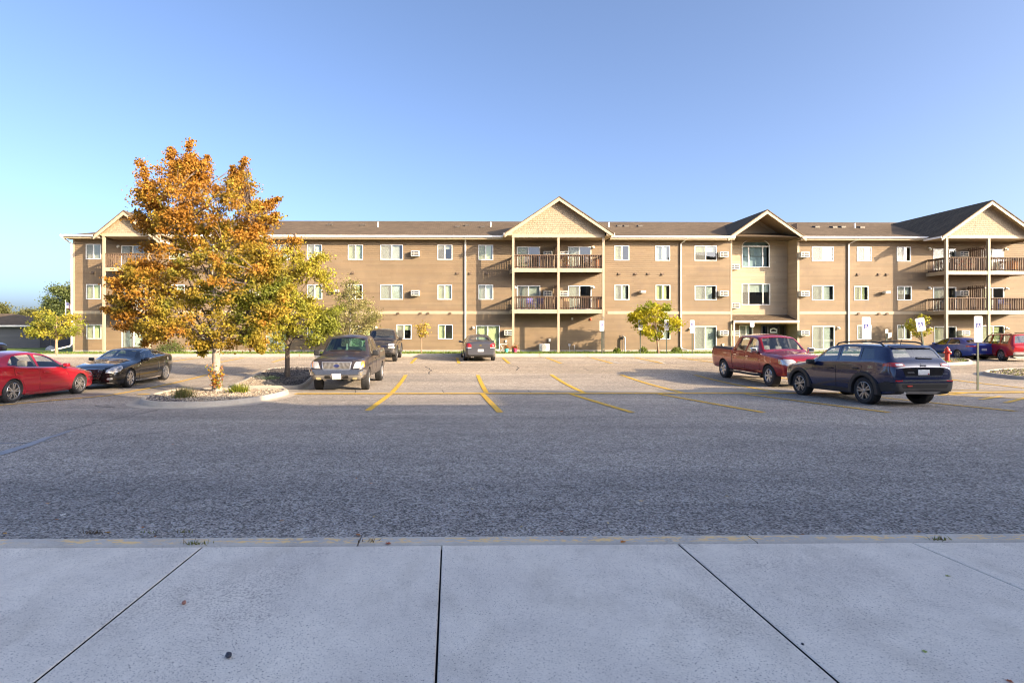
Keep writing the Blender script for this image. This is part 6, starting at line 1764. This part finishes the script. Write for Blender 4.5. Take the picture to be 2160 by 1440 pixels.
# ================================================================== GARAGE, FLAG, SIGNS AND SMALL THINGS
G0 = on_y(-60, 735, 47.0)
ga = thing('garage', 'low grey garage with a hipped shingle roof at the far left', 'building', (-39, 50, .45))
def gp(mb, nm, mat):
    o = mb.build(nm, mat); o.parent = ga; o.matrix_parent_inverse = Matrix.Translation((39, -50, -.45)); return o
GREY = M('grey_siding', (.27, .25, .25), .7, var=.06, attr=True, vs=.8)
gx1, gzt = on_y(84, 700, 48.8).x, on_y(40, 687.5, 48.8).z
gx0, gy0, gy1 = gx1 - 9.5, 48.8, 56.8
b = MB(); z = .45
while z < gzt:
    k = RND.gauss(1, .05)
    b.face([(gx0, gy0 - .016, z), (gx1, gy0 - .016, z), (gx1, gy0, z + .2), (gx0, gy0, z + .2)], 0, (k, k, k)); b.face([(gx0, gy0, z), (gx1, gy0, z), (gx1, gy0 - .016, z), (gx0, gy0 - .016, z)], 0, (k, k, k)); z += .2
struct(gp(b, 'siding', M('grey_siding_boards', (.085, .087, .10), .7, var=.06, attr=True, vs=.8)), 'stuff')
gp(MB().box(gx0, gx1, gy0 + .01, gy1, .3, gzt), 'wall', M('grey_wall', (.085, .087, .10), .8))
apx, apz = on_y(25, 661.5, 52.8).x, on_y(25, 661.5, 52.8).z
e = .45; q = [(gx0 - e, gy0 - e), (gx1 + e, gy0 - e), (gx1 + e, gy1 + e), (gx0 - e, gy1 + e)]
rz = gzt + .06; rl = [(apx - 1.8, 52.8, apz), (apx, 52.8, apz)]
b = MB(); P = [(x, y, rz) for x, y in q]
b.face([P[0], P[1], rl[1], rl[0]]).face([P[1], P[2], rl[1]]).face([P[2], P[3], rl[0], rl[1]]).face([P[3], P[0], rl[0]]).face(P)
gp(b, 'roof', ROOF)
gp(MB().box(gx0 - e, gx1 + e, gy0 - e - .08, gy0 - e, rz - .12, rz + .01), 'gutter', GUTW)
# lamp base with a dome by the garage, and the flag
p = on_y(107, 735, 44); 
lp = thing('lawn_lamp', 'thin dark lamp post on a pale domed base left of the building', 'lamp post', (p.x, 44, .47))
MB().lathe([(.36, 0), (.33, .12), (.2, .26), (.06, .34), (.0005, .35)], 14).build('base', M('grey_base', (.35, .36, .38), .7), lp, smooth=60)
MB().tube([(0, 0, .3), (0, 0, 1.35)], .03, 8).build('post', BRZ, lp)
p = on_y(138.5, 738, 58); pt = on_y(138.5, 635, 58)
fp = thing('flagpole', 'white flagpole with a small stars and stripes flag at the left end of the building', 'flagpole', (p.x, 58, .46))
ph = pt.z - .46
MB().tube([(0, 0, 0), (0, 0, ph)], [.06, .035], 10).lathe([(.0005, ph + .12), (.05, ph + .07), (.0005, ph)], 10).build('pole', WHITE, fp, smooth=50)
FW, FH = .95, .62
def flagpt(u, v): return (.05 + FW * u * .86, .09 * math.sin(u * 7) - .1 * u, ph - .1 - v * FH - .42 * u * u * FH - .12 * u)
FR, FWt, FB = M('flag_red', (.45, .02, .03), .8), M('flag_white', (.75, .74, .72), .8), M('flag_blue', (.02, .03, .16), .8)
b = MB()
for i in range(13):
    for k in range(10):
        if i < 7 and k < 4: continue
        b.face([flagpt(k / 10, i / 13), flagpt((k + 1) / 10, i / 13), flagpt((k + 1) / 10, (i + 1) / 13), flagpt(k / 10, (i + 1) / 13)], i % 2)
for k in range(4): b.face([flagpt(k / 10, 0), flagpt((k + 1) / 10, 0), flagpt((k + 1) / 10, 7 / 13), flagpt(k / 10, 7 / 13)], 2)
for i in range(5):
    for k in range(6):
        u, v = .035 + k * .063, .05 + i * .10; a = flagpt(u, v)
        b.face([(a[0] - .014, a[1] - .006, a[2]), (a[0], a[1] - .006, a[2] - .014), (a[0] + .014, a[1] - .006, a[2]), (a[0], a[1] - .006, a[2] + .014)], 1)
b.build('flag', [FR, FWt, FB], fp, fix=False)

# ---- accessible parking signs
SIGNW = M('sign_white', (.66, .66, .65), .35, var=.02); SIGNB = M('sign_blue', (.015, .025, .22), .4, var=0); POSTG = M('green_post', (.045, .06, .045), .5, .3); INK = M('sign_print', (.45, .46, .48), .5, var=0); SIGNR = M('sign_red', (.55, .06, .05), .4, var=0)
def sign(name, label, x, ytop, ybot, wpx, Y, zfoot, sym=.38, tilt=0, plate=None, lines=3, emblem=True, scale=1, tint=SIGNW):
    top, bot = on_y(x, ytop, Y), on_y(x, ybot, Y)
    s = Y / F
    w, h = wpx * s, top.z - bot.z
    r = thing(name, label, 'sign', (bot.x, Y, zfoot), 0, 'parking signs')
    if tilt: r.rotation_euler = (0, R(tilt), 0)
    z0 = bot.z - zfoot
    MB().box(-.03, .03, -.012, .012, -.1, z0 + h * .9).box(-.012, .012, .012, .035, -.1, z0 + h * .9).build('post', POSTG, r)
    def pl(za, zb, y):
        rr = min(.04, w * .15); pts = []
        for cx, cz, a0 in ((w/2 - rr, zb - rr, 0), (-w/2 + rr, zb - rr, 90), (-w/2 + rr, za + rr, 180), (w/2 - rr, za + rr, 270)):
            pts += [(cx + rr * math.cos(R(a0 + k * 30)), cz + rr * math.sin(R(a0 + k * 30))) for k in range(4)]
        return MB().prism(pts, y, y + .004)
    pn = pl(z0, z0 + h, -.02).build('sign_panel', tint, r)
    if plate: pl(z0 - plate * s - .01, z0 - .01, -.02).build('lower_plate', tint, r)
    if emblem:
        e = w * .54; cz = z0 + h * (1 - sym); y = -.0215
        def dsc(cx, cz_, rad): return [(cx + rad * math.cos(2 * math.pi * k / 14), cz_ + rad * math.sin(2 * math.pi * k / 14)) for k in range(14)]
        MB().prism([(-e/2, cz - e/2), (e/2, cz - e/2), (e/2, cz + e/2), (-e/2, cz + e/2)], y, y + .001).build('blue_square', SIGNB, pn)
        k = e
        wh = MB()
        wh.prism(dsc(-.06 * k, cz + .33 * k, .075 * k), y - .002, y - .0005)
        wh.prism([(-.11 * k, cz + .24 * k), (-.02 * k, cz + .24 * k), (.0, cz - .02 * k), (-.09 * k, cz - .02 * k)], y - .002, y - .0005)
        wh.prism([(-.05 * k, cz + .13 * k), (.14 * k, cz + .13 * k), (.14 * k, cz + .07 * k), (-.05 * k, cz + .07 * k)], y - .0025, y - .0008)
        wh.prism([(-.07 * k, cz + .03 * k), (.16 * k, cz + .03 * k), (.30 * k, cz - .26 * k), (.36 * k, cz - .24 * k), (.38 * k, cz - .31 * k), (.26 * k, cz - .35 * k), (.12 * k, cz - .05 * k), (-.07 * k, cz - .05 * k)], y - .003, y - .001)
        arc = [R(100 + 10 * q) for q in range(25)]
        for a, c in zip(arc[:-1], arc[1:]):
            wh.prism([(-.02*k + .27*k*math.cos(a), cz - .14*k + .27*k*math.sin(a)), (-.02*k + .27*k*math.cos(c), cz - .14*k + .27*k*math.sin(c)), (-.02*k + .20*k*math.cos(c), cz - .14*k + .20*k*math.sin(c)), (-.02*k + .20*k*math.cos(a), cz - .14*k + .20*k*math.sin(a))], y - .0018, y - .0004)
        wh.build('wheelchair_symbol', SIGNW, pn)
    for i in range(lines):
        zl = z0 + h * (.30 - i * .075) if emblem else z0 + h * (.75 - i * .14)
        ww = w * (.36 if i % 2 else .28)
        MB().box(-ww, ww, -.0212, -.0203, zl, zl + h * .012).build('print_line', INK if emblem else SIGNR, pn)
    return r
for lab, x, yt, yb, w, Y, kw in (
        ('white accessible parking sign in front of the right balcony post of the middle bay', 1269.5, 676, 698, 9.5, 36.45, dict(sym=.42)),
        ('white accessible parking sign with a grey lower plate left of the round young tree', 1350.5, 675, 690, 9.5, 36.45, dict(sym=.55, plate=6, lines=1)),
        ('white accessible parking sign half hidden in the leaves of the round young tree', 1406, 674, 697, 9, 36.45, dict(sym=.42)),
        ('tall white accessible parking sign in front of the ground floor sliding door', 1460, 675, 697, 9.5, 36.45, dict(sym=.40, plate=5)),
        ('white notice with red print standing before the entrance porch', 1586.5, 676.5, 689.5, 9, 36.45, dict(emblem=False, lines=4))):
    sign('parking_sign', lab, x, yt, yb, w, Y, .49, **kw)
P = on_g(2060, 823.5)
sign('parking_sign', 'tall white accessible parking sign with lower plate right of the black off road car', 2062.5, 666.5, 705, 18.5, P.y, P.z, sym=.52, plate=16, lines=5)
P = on_g(1827, 800); sign('parking_sign', 'wide white accessible parking sign rising above the roof of the black off road car', 1826.5, 668.5, 716, 18.5, P.y, P.z, sym=.42, lines=5)
P = on_g(1952, 795); sign('parking_sign', 'leaning white accessible parking sign on a tilted post behind the black off road car', 1929, 669, 697, 19, P.y, P.z, sym=.50, tilt=-9, lines=1).location.x += .62
P = on_g(1872, 786); r = sign('parking_sign', 'pair of small overlapping pale signs seen between the wide sign and the leaning sign', 1870, 694, 703, 6, P.y, P.z, emblem=False, lines=0)
o = MB().prism([(-.02, 0), (.14, .04), (.16, .26), (.0, .24)], -.05, -.045).build('lower_plate', SIGNW, r, loc=(0.05, 0, on_y(1870, 713, P.y).z - P.z))

# ---- fire hydrant
P = on_g(1998, 762, .10)
h = thing('fire_hydrant', 'red fire hydrant on the kerbed island in front of the blue saloon', 'hydrant', P)
HR = M('hydrant_red', (.50, .03, .02), .4, var=.08, coat=.3)
MB().lathe([(.17, 0), (.17, .05), (.12, .06), (.11, .50), (.14, .51), (.14, .58), (.12, .60)], 18).build('barrel', HR, h, smooth=40)
MB().lathe([(.13, .60), (.13, .66), (.10, .74), (.04, .79), (.03, .84), (.0005, .84)], 18).build('bonnet', HR, h, smooth=50)
for a, r_, l in ((0, .055, .21), (180, .055, .21), (270, .075, .22)):
    T = Matrix.Rotation(R(a), 4, 'Z') @ Matrix.Translation((0, 0, .50)) @ Matrix.Rotation(R(90), 4, 'Y')
    MB().lathe([(r_ * .8, .08), (r_ * .8, l - .05), (r_, l - .05), (r_, l), (.03, l + .01), (.025, l + .04), (.0005, l + .04)], 12, T).build('nozzle', HR, h, smooth=40)

# ---- things along the wall
WT = M('white_enamel', (.75, .74, .70), .4, var=.04)
def at(x, y, Y): p = on_y(x, y, Y); return p
a, c = on_y(1138, 739, 39.6), on_y(1159.5, 722.5, 39.6)
cu = thing('condenser_unit', 'white outdoor heat pump unit with a round fan grille under the middle balconies', 'heat pump', (a.x, 39.6, .48))
w_, h_ = c.x - a.x, c.z - a.z
o = link('case', bevel(MB().box(0, w_, 0, .32, .06, h_ + .02).mesh('case', WT), .02), cu)
T = Matrix.Translation((w_ * .40, -.004, .06 + h_ * .48)) @ Matrix.Rotation(R(90), 4, 'X')
MB().lathe([(.0005, .0), (.215, .0)], 24, T).build('fan_opening', M('fan_dark', (.30, .29, .27), .7), cu)
b = MB()
for q in (.05, .09, .13, .17, .215): b.lathe([(q - .006, .004), (q - .006, .012), (q + .006, .012), (q + .006, .004)], 24, T)
for k in range(8): b.box(.03, .215, -.004, .004, .004, .012, 0, T @ Matrix.Rotation(k * math.pi / 4, 4, 'Z'))
b.build('fan_grille', WT, cu)
for xx in (.06, w_ - .14): MB().box(xx, xx + .08, .02, .30, 0, .06).build('foot', PLAST, cu)
p = at(1159, 718, YB - .05); eb = thing('isolator_box', 'small white electrical box on the wall above the outdoor heat pump', 'electrical box', (p.x, YB - .05, p.z - .08)); link('case', bevel(MB().box(-.07, .07, -.10, .03, 0, .20).mesh('case', WT), .01), eb); MB().tube([(0, -.05, .01), (.02, -.06, -.25), (-.15, -.2, -.35)], .014, 6).build('cable', PLAST, eb)
for x, lab, sz in ((1201, 'grey meter box on a short post left of the second utility post under the balconies', .14), (1211.5, 'thin grey utility post right of the meter box under the balconies', .06)):
    p = at(x, 740, 39.8); m = thing('utility_post', lab, 'utility post', (p.x, 39.8, .47)); MB().tube([(0, 0, 0), (0, 0, .50)], .02, 8).build('post', M('galvanised', (.40, .40, .40), .4, .6), m)
    MB().box(-sz / 2, sz / 2, -.05, .05, .42, .42 + sz * 1.1).build('box', M('meter_grey', (.42, .40, .44), .5), m)
p = at(1312.5, 740, YB - .12); m = thing('gas_riser', 'dark gas pipe with a regulator rising beside the white bent pipe', 'pipe', (p.x, YB - .12, .46)); MB().tube([(0, 0, 0), (0, 0, 1.22)], .028, 8).build('pipe', BRZ, m, smooth=60)
T = Matrix.Translation((0, 0, .95)); MB().lathe([(.0005, -.06), (.07, -.05), (.09, 0), (.07, .05), (.0005, .06)], 12, T @ Matrix.Rotation(R(90), 4, 'X')).build('regulator', BRZ, m, smooth=60); MB().tube([(0, 0, 1.0), (.12, 0, 1.0), (.13, 0, .93)], .02, 6).build('elbow', BRZ, m)
p = at(1318.5, 740, YB - .3); m = thing('vent_pipe', 'white bent plastic pipe standing by the wall', 'pipe', (p.x, YB - .3, .46)); MB().tube([(0, 0, 0), (0, 0, .98), (-.03, .05, 1.06), (-.08, .2, 1.08)], .045, 10).build('pipe', WT, m, smooth=60)
p = at(1246, 673.5, YB - .05); m = thing('fire_bell', 'small red fire bell on the wall under the right middle balcony', 'fire bell', (p.x, YB - .01, p.z)); MB().lathe([(.0005, .10), (.06, .09), (.10, .03), (.10, 0)], 14, Matrix.Rotation(R(90), 4, 'X')).build('bell', M('bell_red', (.5, .10, .05), .4), m, smooth=50)
for x, y in ((1067.5, 719.5), (1525, 727), (1207, 672)):
    p = at(x, y, YB - .04); m = thing('outlet_box', {1067.5: 'small white outlet box on the wall above the white garden table', 1525: 'small white outlet box on the wall right of the sliding door by the entrance', 1207: 'tiny white box on the wall under the middle balcony'}[x], 'outlet box', (p.x, YB - .03, p.z)); link('cover', bevel(MB().box(-.06, .06, -.07, 0, -.08, .08).mesh('cover', WT), .01), m)
# garden table and flower pots
p = at(1061, 741, 38.9); t = thing('garden_table', 'small white folding garden table by the sliding door behind the grey saloon', 'table', (p.x, 38.9, .475))
o = MB().box(-.28, .28, -.22, .22, .56, .585).build('table_top', WT, t)
for yy in (-.18, .18): MB().tube([(-.24, yy, 0), (.22, yy, .56)], .013, 6).build('leg', WT, t); MB().tube([(.24, yy, 0), (-.22, yy, .56)], .013, 6).build('leg', WT, t)
for x, lab, col, fl in ((1068.5, 'turquoise flower pot with orange flowers next to the white garden table', (.10, .50, .48), [(.55, .18, .04), (.12, .16, .04), (.4, .1, .03)]), (1086.5, 'pink flower pot with red flowers right of the turquoise pot', (.60, .05, .16), [(.45, .04, .05), (.10, .13, .03), (.4, .2, .05)])):
    p = at(x, 742, 38.6); t = thing('flower_pot', lab, 'flower pot', (p.x, 38.6, .478)); MB().lathe([(.0005, 0), (.10, 0), (.135, .24), (.145, .24), (.145, .28), (.12, .28), (.12, .22), (.0005, .22)], 16).build('pot', M('pot' + str(x), col, .4), t, smooth=40)
    leaf_cloud('flowers', [(RND.gauss(0, .11), RND.gauss(0, .11), .36 + RND.gauss(0, .07)) for _ in range(120)], None, .05, lambda q: RND.choice(fl), t, int(x))
# ---- on the balconies
def chair(x, floor, lab, col, rz=0, dy=.7):
    f = {3: (565.5, 1180), 2: (652.6, 1180)}[floor]; z = on_y(1180, f[0], YF).z
    p = on_y(x, 600, YF + dy); r = thing('patio_chair', lab, 'chair', (p.x, YF + dy, z), R(rz)); m = M('chair' + str(col), col, .6)
    MB().box(-.23, .23, -.23, .23, .40, .43).build('seat', m, r); MB().box(-.23, .23, .20, .23, .46, .88).build('backrest', m, r)
    for sx in (-.21, .21):
        for sy in (-.21, .21): MB().box(sx - .015, sx + .015, sy - .015, sy + .015, 0, .40 if sy < 0 else .88).build('leg', m, r)
        MB().box(sx - .02, sx + .02, -.22, .2, .60, .63).build('armrest', m, r)
chair(1120, 2, 'blue folding chair on the lower left middle balcony', (.06, .06, .28), 20); chair(1138, 2, 'dark blue chair on the lower left middle balcony nearer the divider', (.03, .04, .15), -30)
chair(1240, 3, 'dark chair on the upper right middle balcony', (.05, .05, .06), 30); chair(1110, 3, 'grey chair on the upper left middle balcony', (.25, .25, .25), -20)
chair(2025, 3, 'dark chair on the upper right hand balcony', (.04, .04, .05), 15); chair(2118, 2, 'blue chair on the lower right hand balcony', (.05, .09, .30), 0)
def box_thing(name, lab, cat, x, floor, w, h, d, col, dy=.9):
    z = on_y(1180, {3: 565.5, 2: 652.6}[floor], YF).z; p = on_y(x, 600, YF + dy); r = thing(name, lab, cat, (p.x, YF + dy, z))
    link('chest', bevel(MB().box(-w / 2, w / 2, -d / 2, d / 2, 0, h * .86).mesh('chest', M('box' + str(col), col, .7)), .02), r); link('lid', bevel(MB().box(-w / 2 - .01, w / 2 + .01, -d / 2 - .01, d / 2 + .01, h * .865, h).mesh('lid', M('box' + str(col), col, .7)), .015), r)
box_thing('storage_box', 'orange storage box on the upper right hand balcony', 'storage box', 2134, 3, .5, .62, .4, (.55, .20, .04)); box_thing('storage_box', 'brown storage box on the upper right middle balcony near the post', 'storage box', 1262, 3, .35, .7, .3, (.30, .12, .05))
box_thing('storage_box', 'tan cupboard on the lower right middle balcony beside the divider', 'storage box', 1194, 2, .4, .85, .35, (.42, .28, .15)); box_thing('storage_box', 'brown cupboard on the lower right middle balcony near the right post', 'storage box', 1263, 2, .35, .8, .3, (.34, .15, .06))
z = on_y(1180, 565.5, YF).z; p = on_y(1195, 600, YF + .5); t = thing('planter', 'potted plant with orange flowers on the upper right middle balcony', 'planter', (p.x, YF + .5, z)); MB().lathe([(.0005, 0), (.11, 0), (.15, .3), (.12, .3), (.0005, .27)], 14).build('pot', M('terracotta', (.40, .18, .09), .8), t, smooth=40); leaf_cloud('flowers', [(RND.gauss(0, .13), RND.gauss(0, .1), .55 + RND.gauss(0, .16)) for _ in range(160)], None, .05, lambda q: RND.choice([(.5, .3, .03), (.15, .2, .04), (.5, .16, .03)]), t, 77)['kind'] = 'stuff'
p = on_y(2022, 600, YF + .35); z = on_y(1180, 570, YF).z; bk = thing('bicycle', 'bicycle leaning behind the railing of the upper right hand balcony', 'bicycle', (p.x, YF + .35, z + .33), 0)
for dx in (0, 1.0):
    w = MB().lathe([(.31 + .02 * math.cos(t), .02 * math.sin(t)) for t in [k * math.pi / 3 for k in range(7)]], 22, Matrix.Translation((dx, 0, 0)) @ Matrix.Rotation(R(90), 4, 'X'))
    for k in range(6): w.tube([(dx, 0, 0), (dx + .3 * math.cos(k * 1.047), 0, .3 * math.sin(k * 1.047))], .004, 3)
    w.build('wheel', RUBBER, bk)
MB().tube([(0, 0, 0), (.25, 0, .5), (.75, 0, .48), (.45, 0, -.02), (.25, 0, .5)], .016, 6).tube([(.45, 0, -.02), (1.0, 0, 0), (.75, 0, .48)], .014, 6).build('frame', M('bike_red', (.4, .03, .03), .3), bk)
MB().tube([(.22, -.2, .66), (.25, 0, .62), (.22, .2, .66)], .014, 6).build('handlebar', PLAST, bk); MB().box(.70, .92, -.06, .06, .58, .63).build('saddle', PLAST, bk)

# ---- litter in the foreground
def pebble(name, label, px, size, col, sc=(1, .7, .55), z=None):
    d = ray(*px); t = 3.0
    for _ in range(30):
        Y = d.y * t; zt = (.44 + .032 * (4.297 - Y)) if Y < 4.30 else (KT if Y < 4.52 else gz(0, Y)); t = (zt - CZ) / d.z
    p = Vector((d.x * t, d.y * t, zt))
    bm = bmesh.new(); bmesh.ops.create_icosphere(bm, subdivisions=3, radius=size)
    for v in bm.verts: v.co = Vector((v.co.x * sc[0], v.co.y * sc[1], v.co.z * sc[2])) * (1 + .22 * noise.noise(v.co / size * 1.1 + Vector((px[0], 0, 0))))
    me = bpy.data.meshes.new(name); bm.to_mesh(me); bm.free(); me.materials.append(M(name + str(px[0]), col, .6, var=.25, vs=40)); me.polygons.foreach_set('use_smooth', [True] * len(me.polygons))
    tag(link(name, me, None, p + Vector((0, 0, size * sc[2] * .8)), (0, 0, RND.uniform(0, 6))), label, 'stone')
pebble('stone', 'smooth dark blue grey pebble on the pavement near the bottom edge', (482, 1384), .021, (.035, .04, .06))
pebble('stone', 'reddish stone lying on the pavement above the dark pebble', (388, 1272), .020, (.36, .17, .12), (1, .6, .5))
pebble('stone', 'tiny black pebble in the slanting pavement joint at lower right', (1693, 1359), .009, (.02, .02, .03))
def leaf(label, px, size, col, curl=.5, rz=None, nm='fallen_leaf'):
    d = ray(*px); t = 3.0
    for _ in range(40):
        Y = d.y * t; zt = (.44 + .032 * (4.297 - Y)) if Y < 4.30 else (KT if Y < 4.52 else gz(0, Y)); t = (zt - CZ) / d.z
    b = MB(); n = 7
    out = [(0, -1, 0), (.45, -.6, .3), (.85, -.35, .6), (.5, -.05, .25), (.75, .4, .5), (.3, .35, .2), (0, 1, .3), (-.3, .35, .2), (-.75, .4, .5), (-.5, -.05, .25), (-.85, -.35, .6), (-.45, -.6, .3)]
    c = (0, -.05, 0)
    for i in range(12): b.face([c, out[i], out[(i + 1) % 12]])
    b.v = [(v[0] * size, v[1] * size, v[2] * size * curl + .003) for v in b.v]
    o = b.build(nm, M('leafc' + str(col), col, .7, var=.3, vs=60, trans=.2), None, fix=False); o.location = (d.x * t, d.y * t, zt); o.rotation_euler = (0, 0, RND.uniform(0, 6.3) if rz is None else rz)
    tag(o, label, 'leaf', 'fallen leaves')
for lab, px, s, col in (('orange curled leaf lying on the kerb', (1315, 1143), .028, (.55, .20, .02)), ('brown leaf on the asphalt just behind the kerb', (1185, 1121), .020, (.30, .10, .04)), ('dry rust leaf on the kerb below the yellow paint', (818, 1147), .026, (.34, .10, .05)),
                        ('pale green leaf on the right hand pavement slab near the bottom', (1950, 1374), .016, (.35, .42, .12)), ('light green leaf on the pavement near the slanting right joint', (2000, 1215), .018, (.40, .42, .15)), ('reddish leaf at the lower right corner of the pavement', (2128, 1437), .016, (.40, .12, .05)),
                        ('white scrap like leaf on the asphalt at lower left', (134, 1086), .035, (.65, .63, .58)), ('tan leaf on the asphalt above the white scrap', (100, 1062), .028, (.40, .24, .13)), ('tan dry leaf on the asphalt right of centre', (1353, 1057), .034, (.45, .33, .18)), ('curled brown leaf on the asphalt between kerb and middle', (595, 1098), .028, (.34, .22, .14)),
                        ('pale leaf on the asphalt in front of the parking lines', (1239, 981), .028, (.62, .58, .45)), ('small tan leaf on the asphalt right of the pale leaf', (1400, 959), .026, (.5, .42, .3)), ('brown leaf on the asphalt at the centre left', (783, 1020), .026, (.42, .24, .14)), ('dark leaf on the asphalt on the right', (1533, 1047), .026, (.30, .24, .12)), ('little brown leaf in the far left asphalt', (365, 937), .026, (.40, .18, .10)), ('tan leaf on the asphalt near the left sealed crack', (210, 996), .026, (.45, .33, .2))):
    leaf(lab, px, s, col)
def weed(label, px, n, h, pal):
    d = ray(*px); t = 4.32 / d.y
    for _ in range(30):
        Y = d.y * t; zt = (.44 + .032 * (4.297 - Y)) if Y < 4.30 else (KT if Y < 4.525 else gz(0, Y)); t = (zt - CZ) / d.z
    o = thing('weed', label, 'weed', (d.x * t, d.y * t, zt - .005), 0, 'weeds along the kerb')
    link('blades', blades(n, lambda: (RND.gauss(0, .045), RND.gauss(0, .012), 0), h * .4, h, .009, pal, 'blades', LEAFM, 1.6), o)
for lab, px, n, h in (('green broad weed growing in the joint behind the kerb', (408, 1147), 46, .05), ('dry weed tuft at the road side of the kerb at far left', (195, 1124), 40, .05), ('small weed tuft behind the kerb left of the green weed', (312, 1124), 20, .035), ('grassy weed tuft at the road side above the green weed', (385, 1123), 26, .05), ('green weed by the kerb at right', (1984, 1138), 36, .05), ('dark dry sprig on the kerb left of centre', (774, 1142), 12, .05)):
    weed(lab, px, n, h, [(.12, .17, .03), (.22, .22, .06), (.16, .12, .05)] if 'dry' not in lab else [(.14, .10, .05), (.08, .06, .04)])
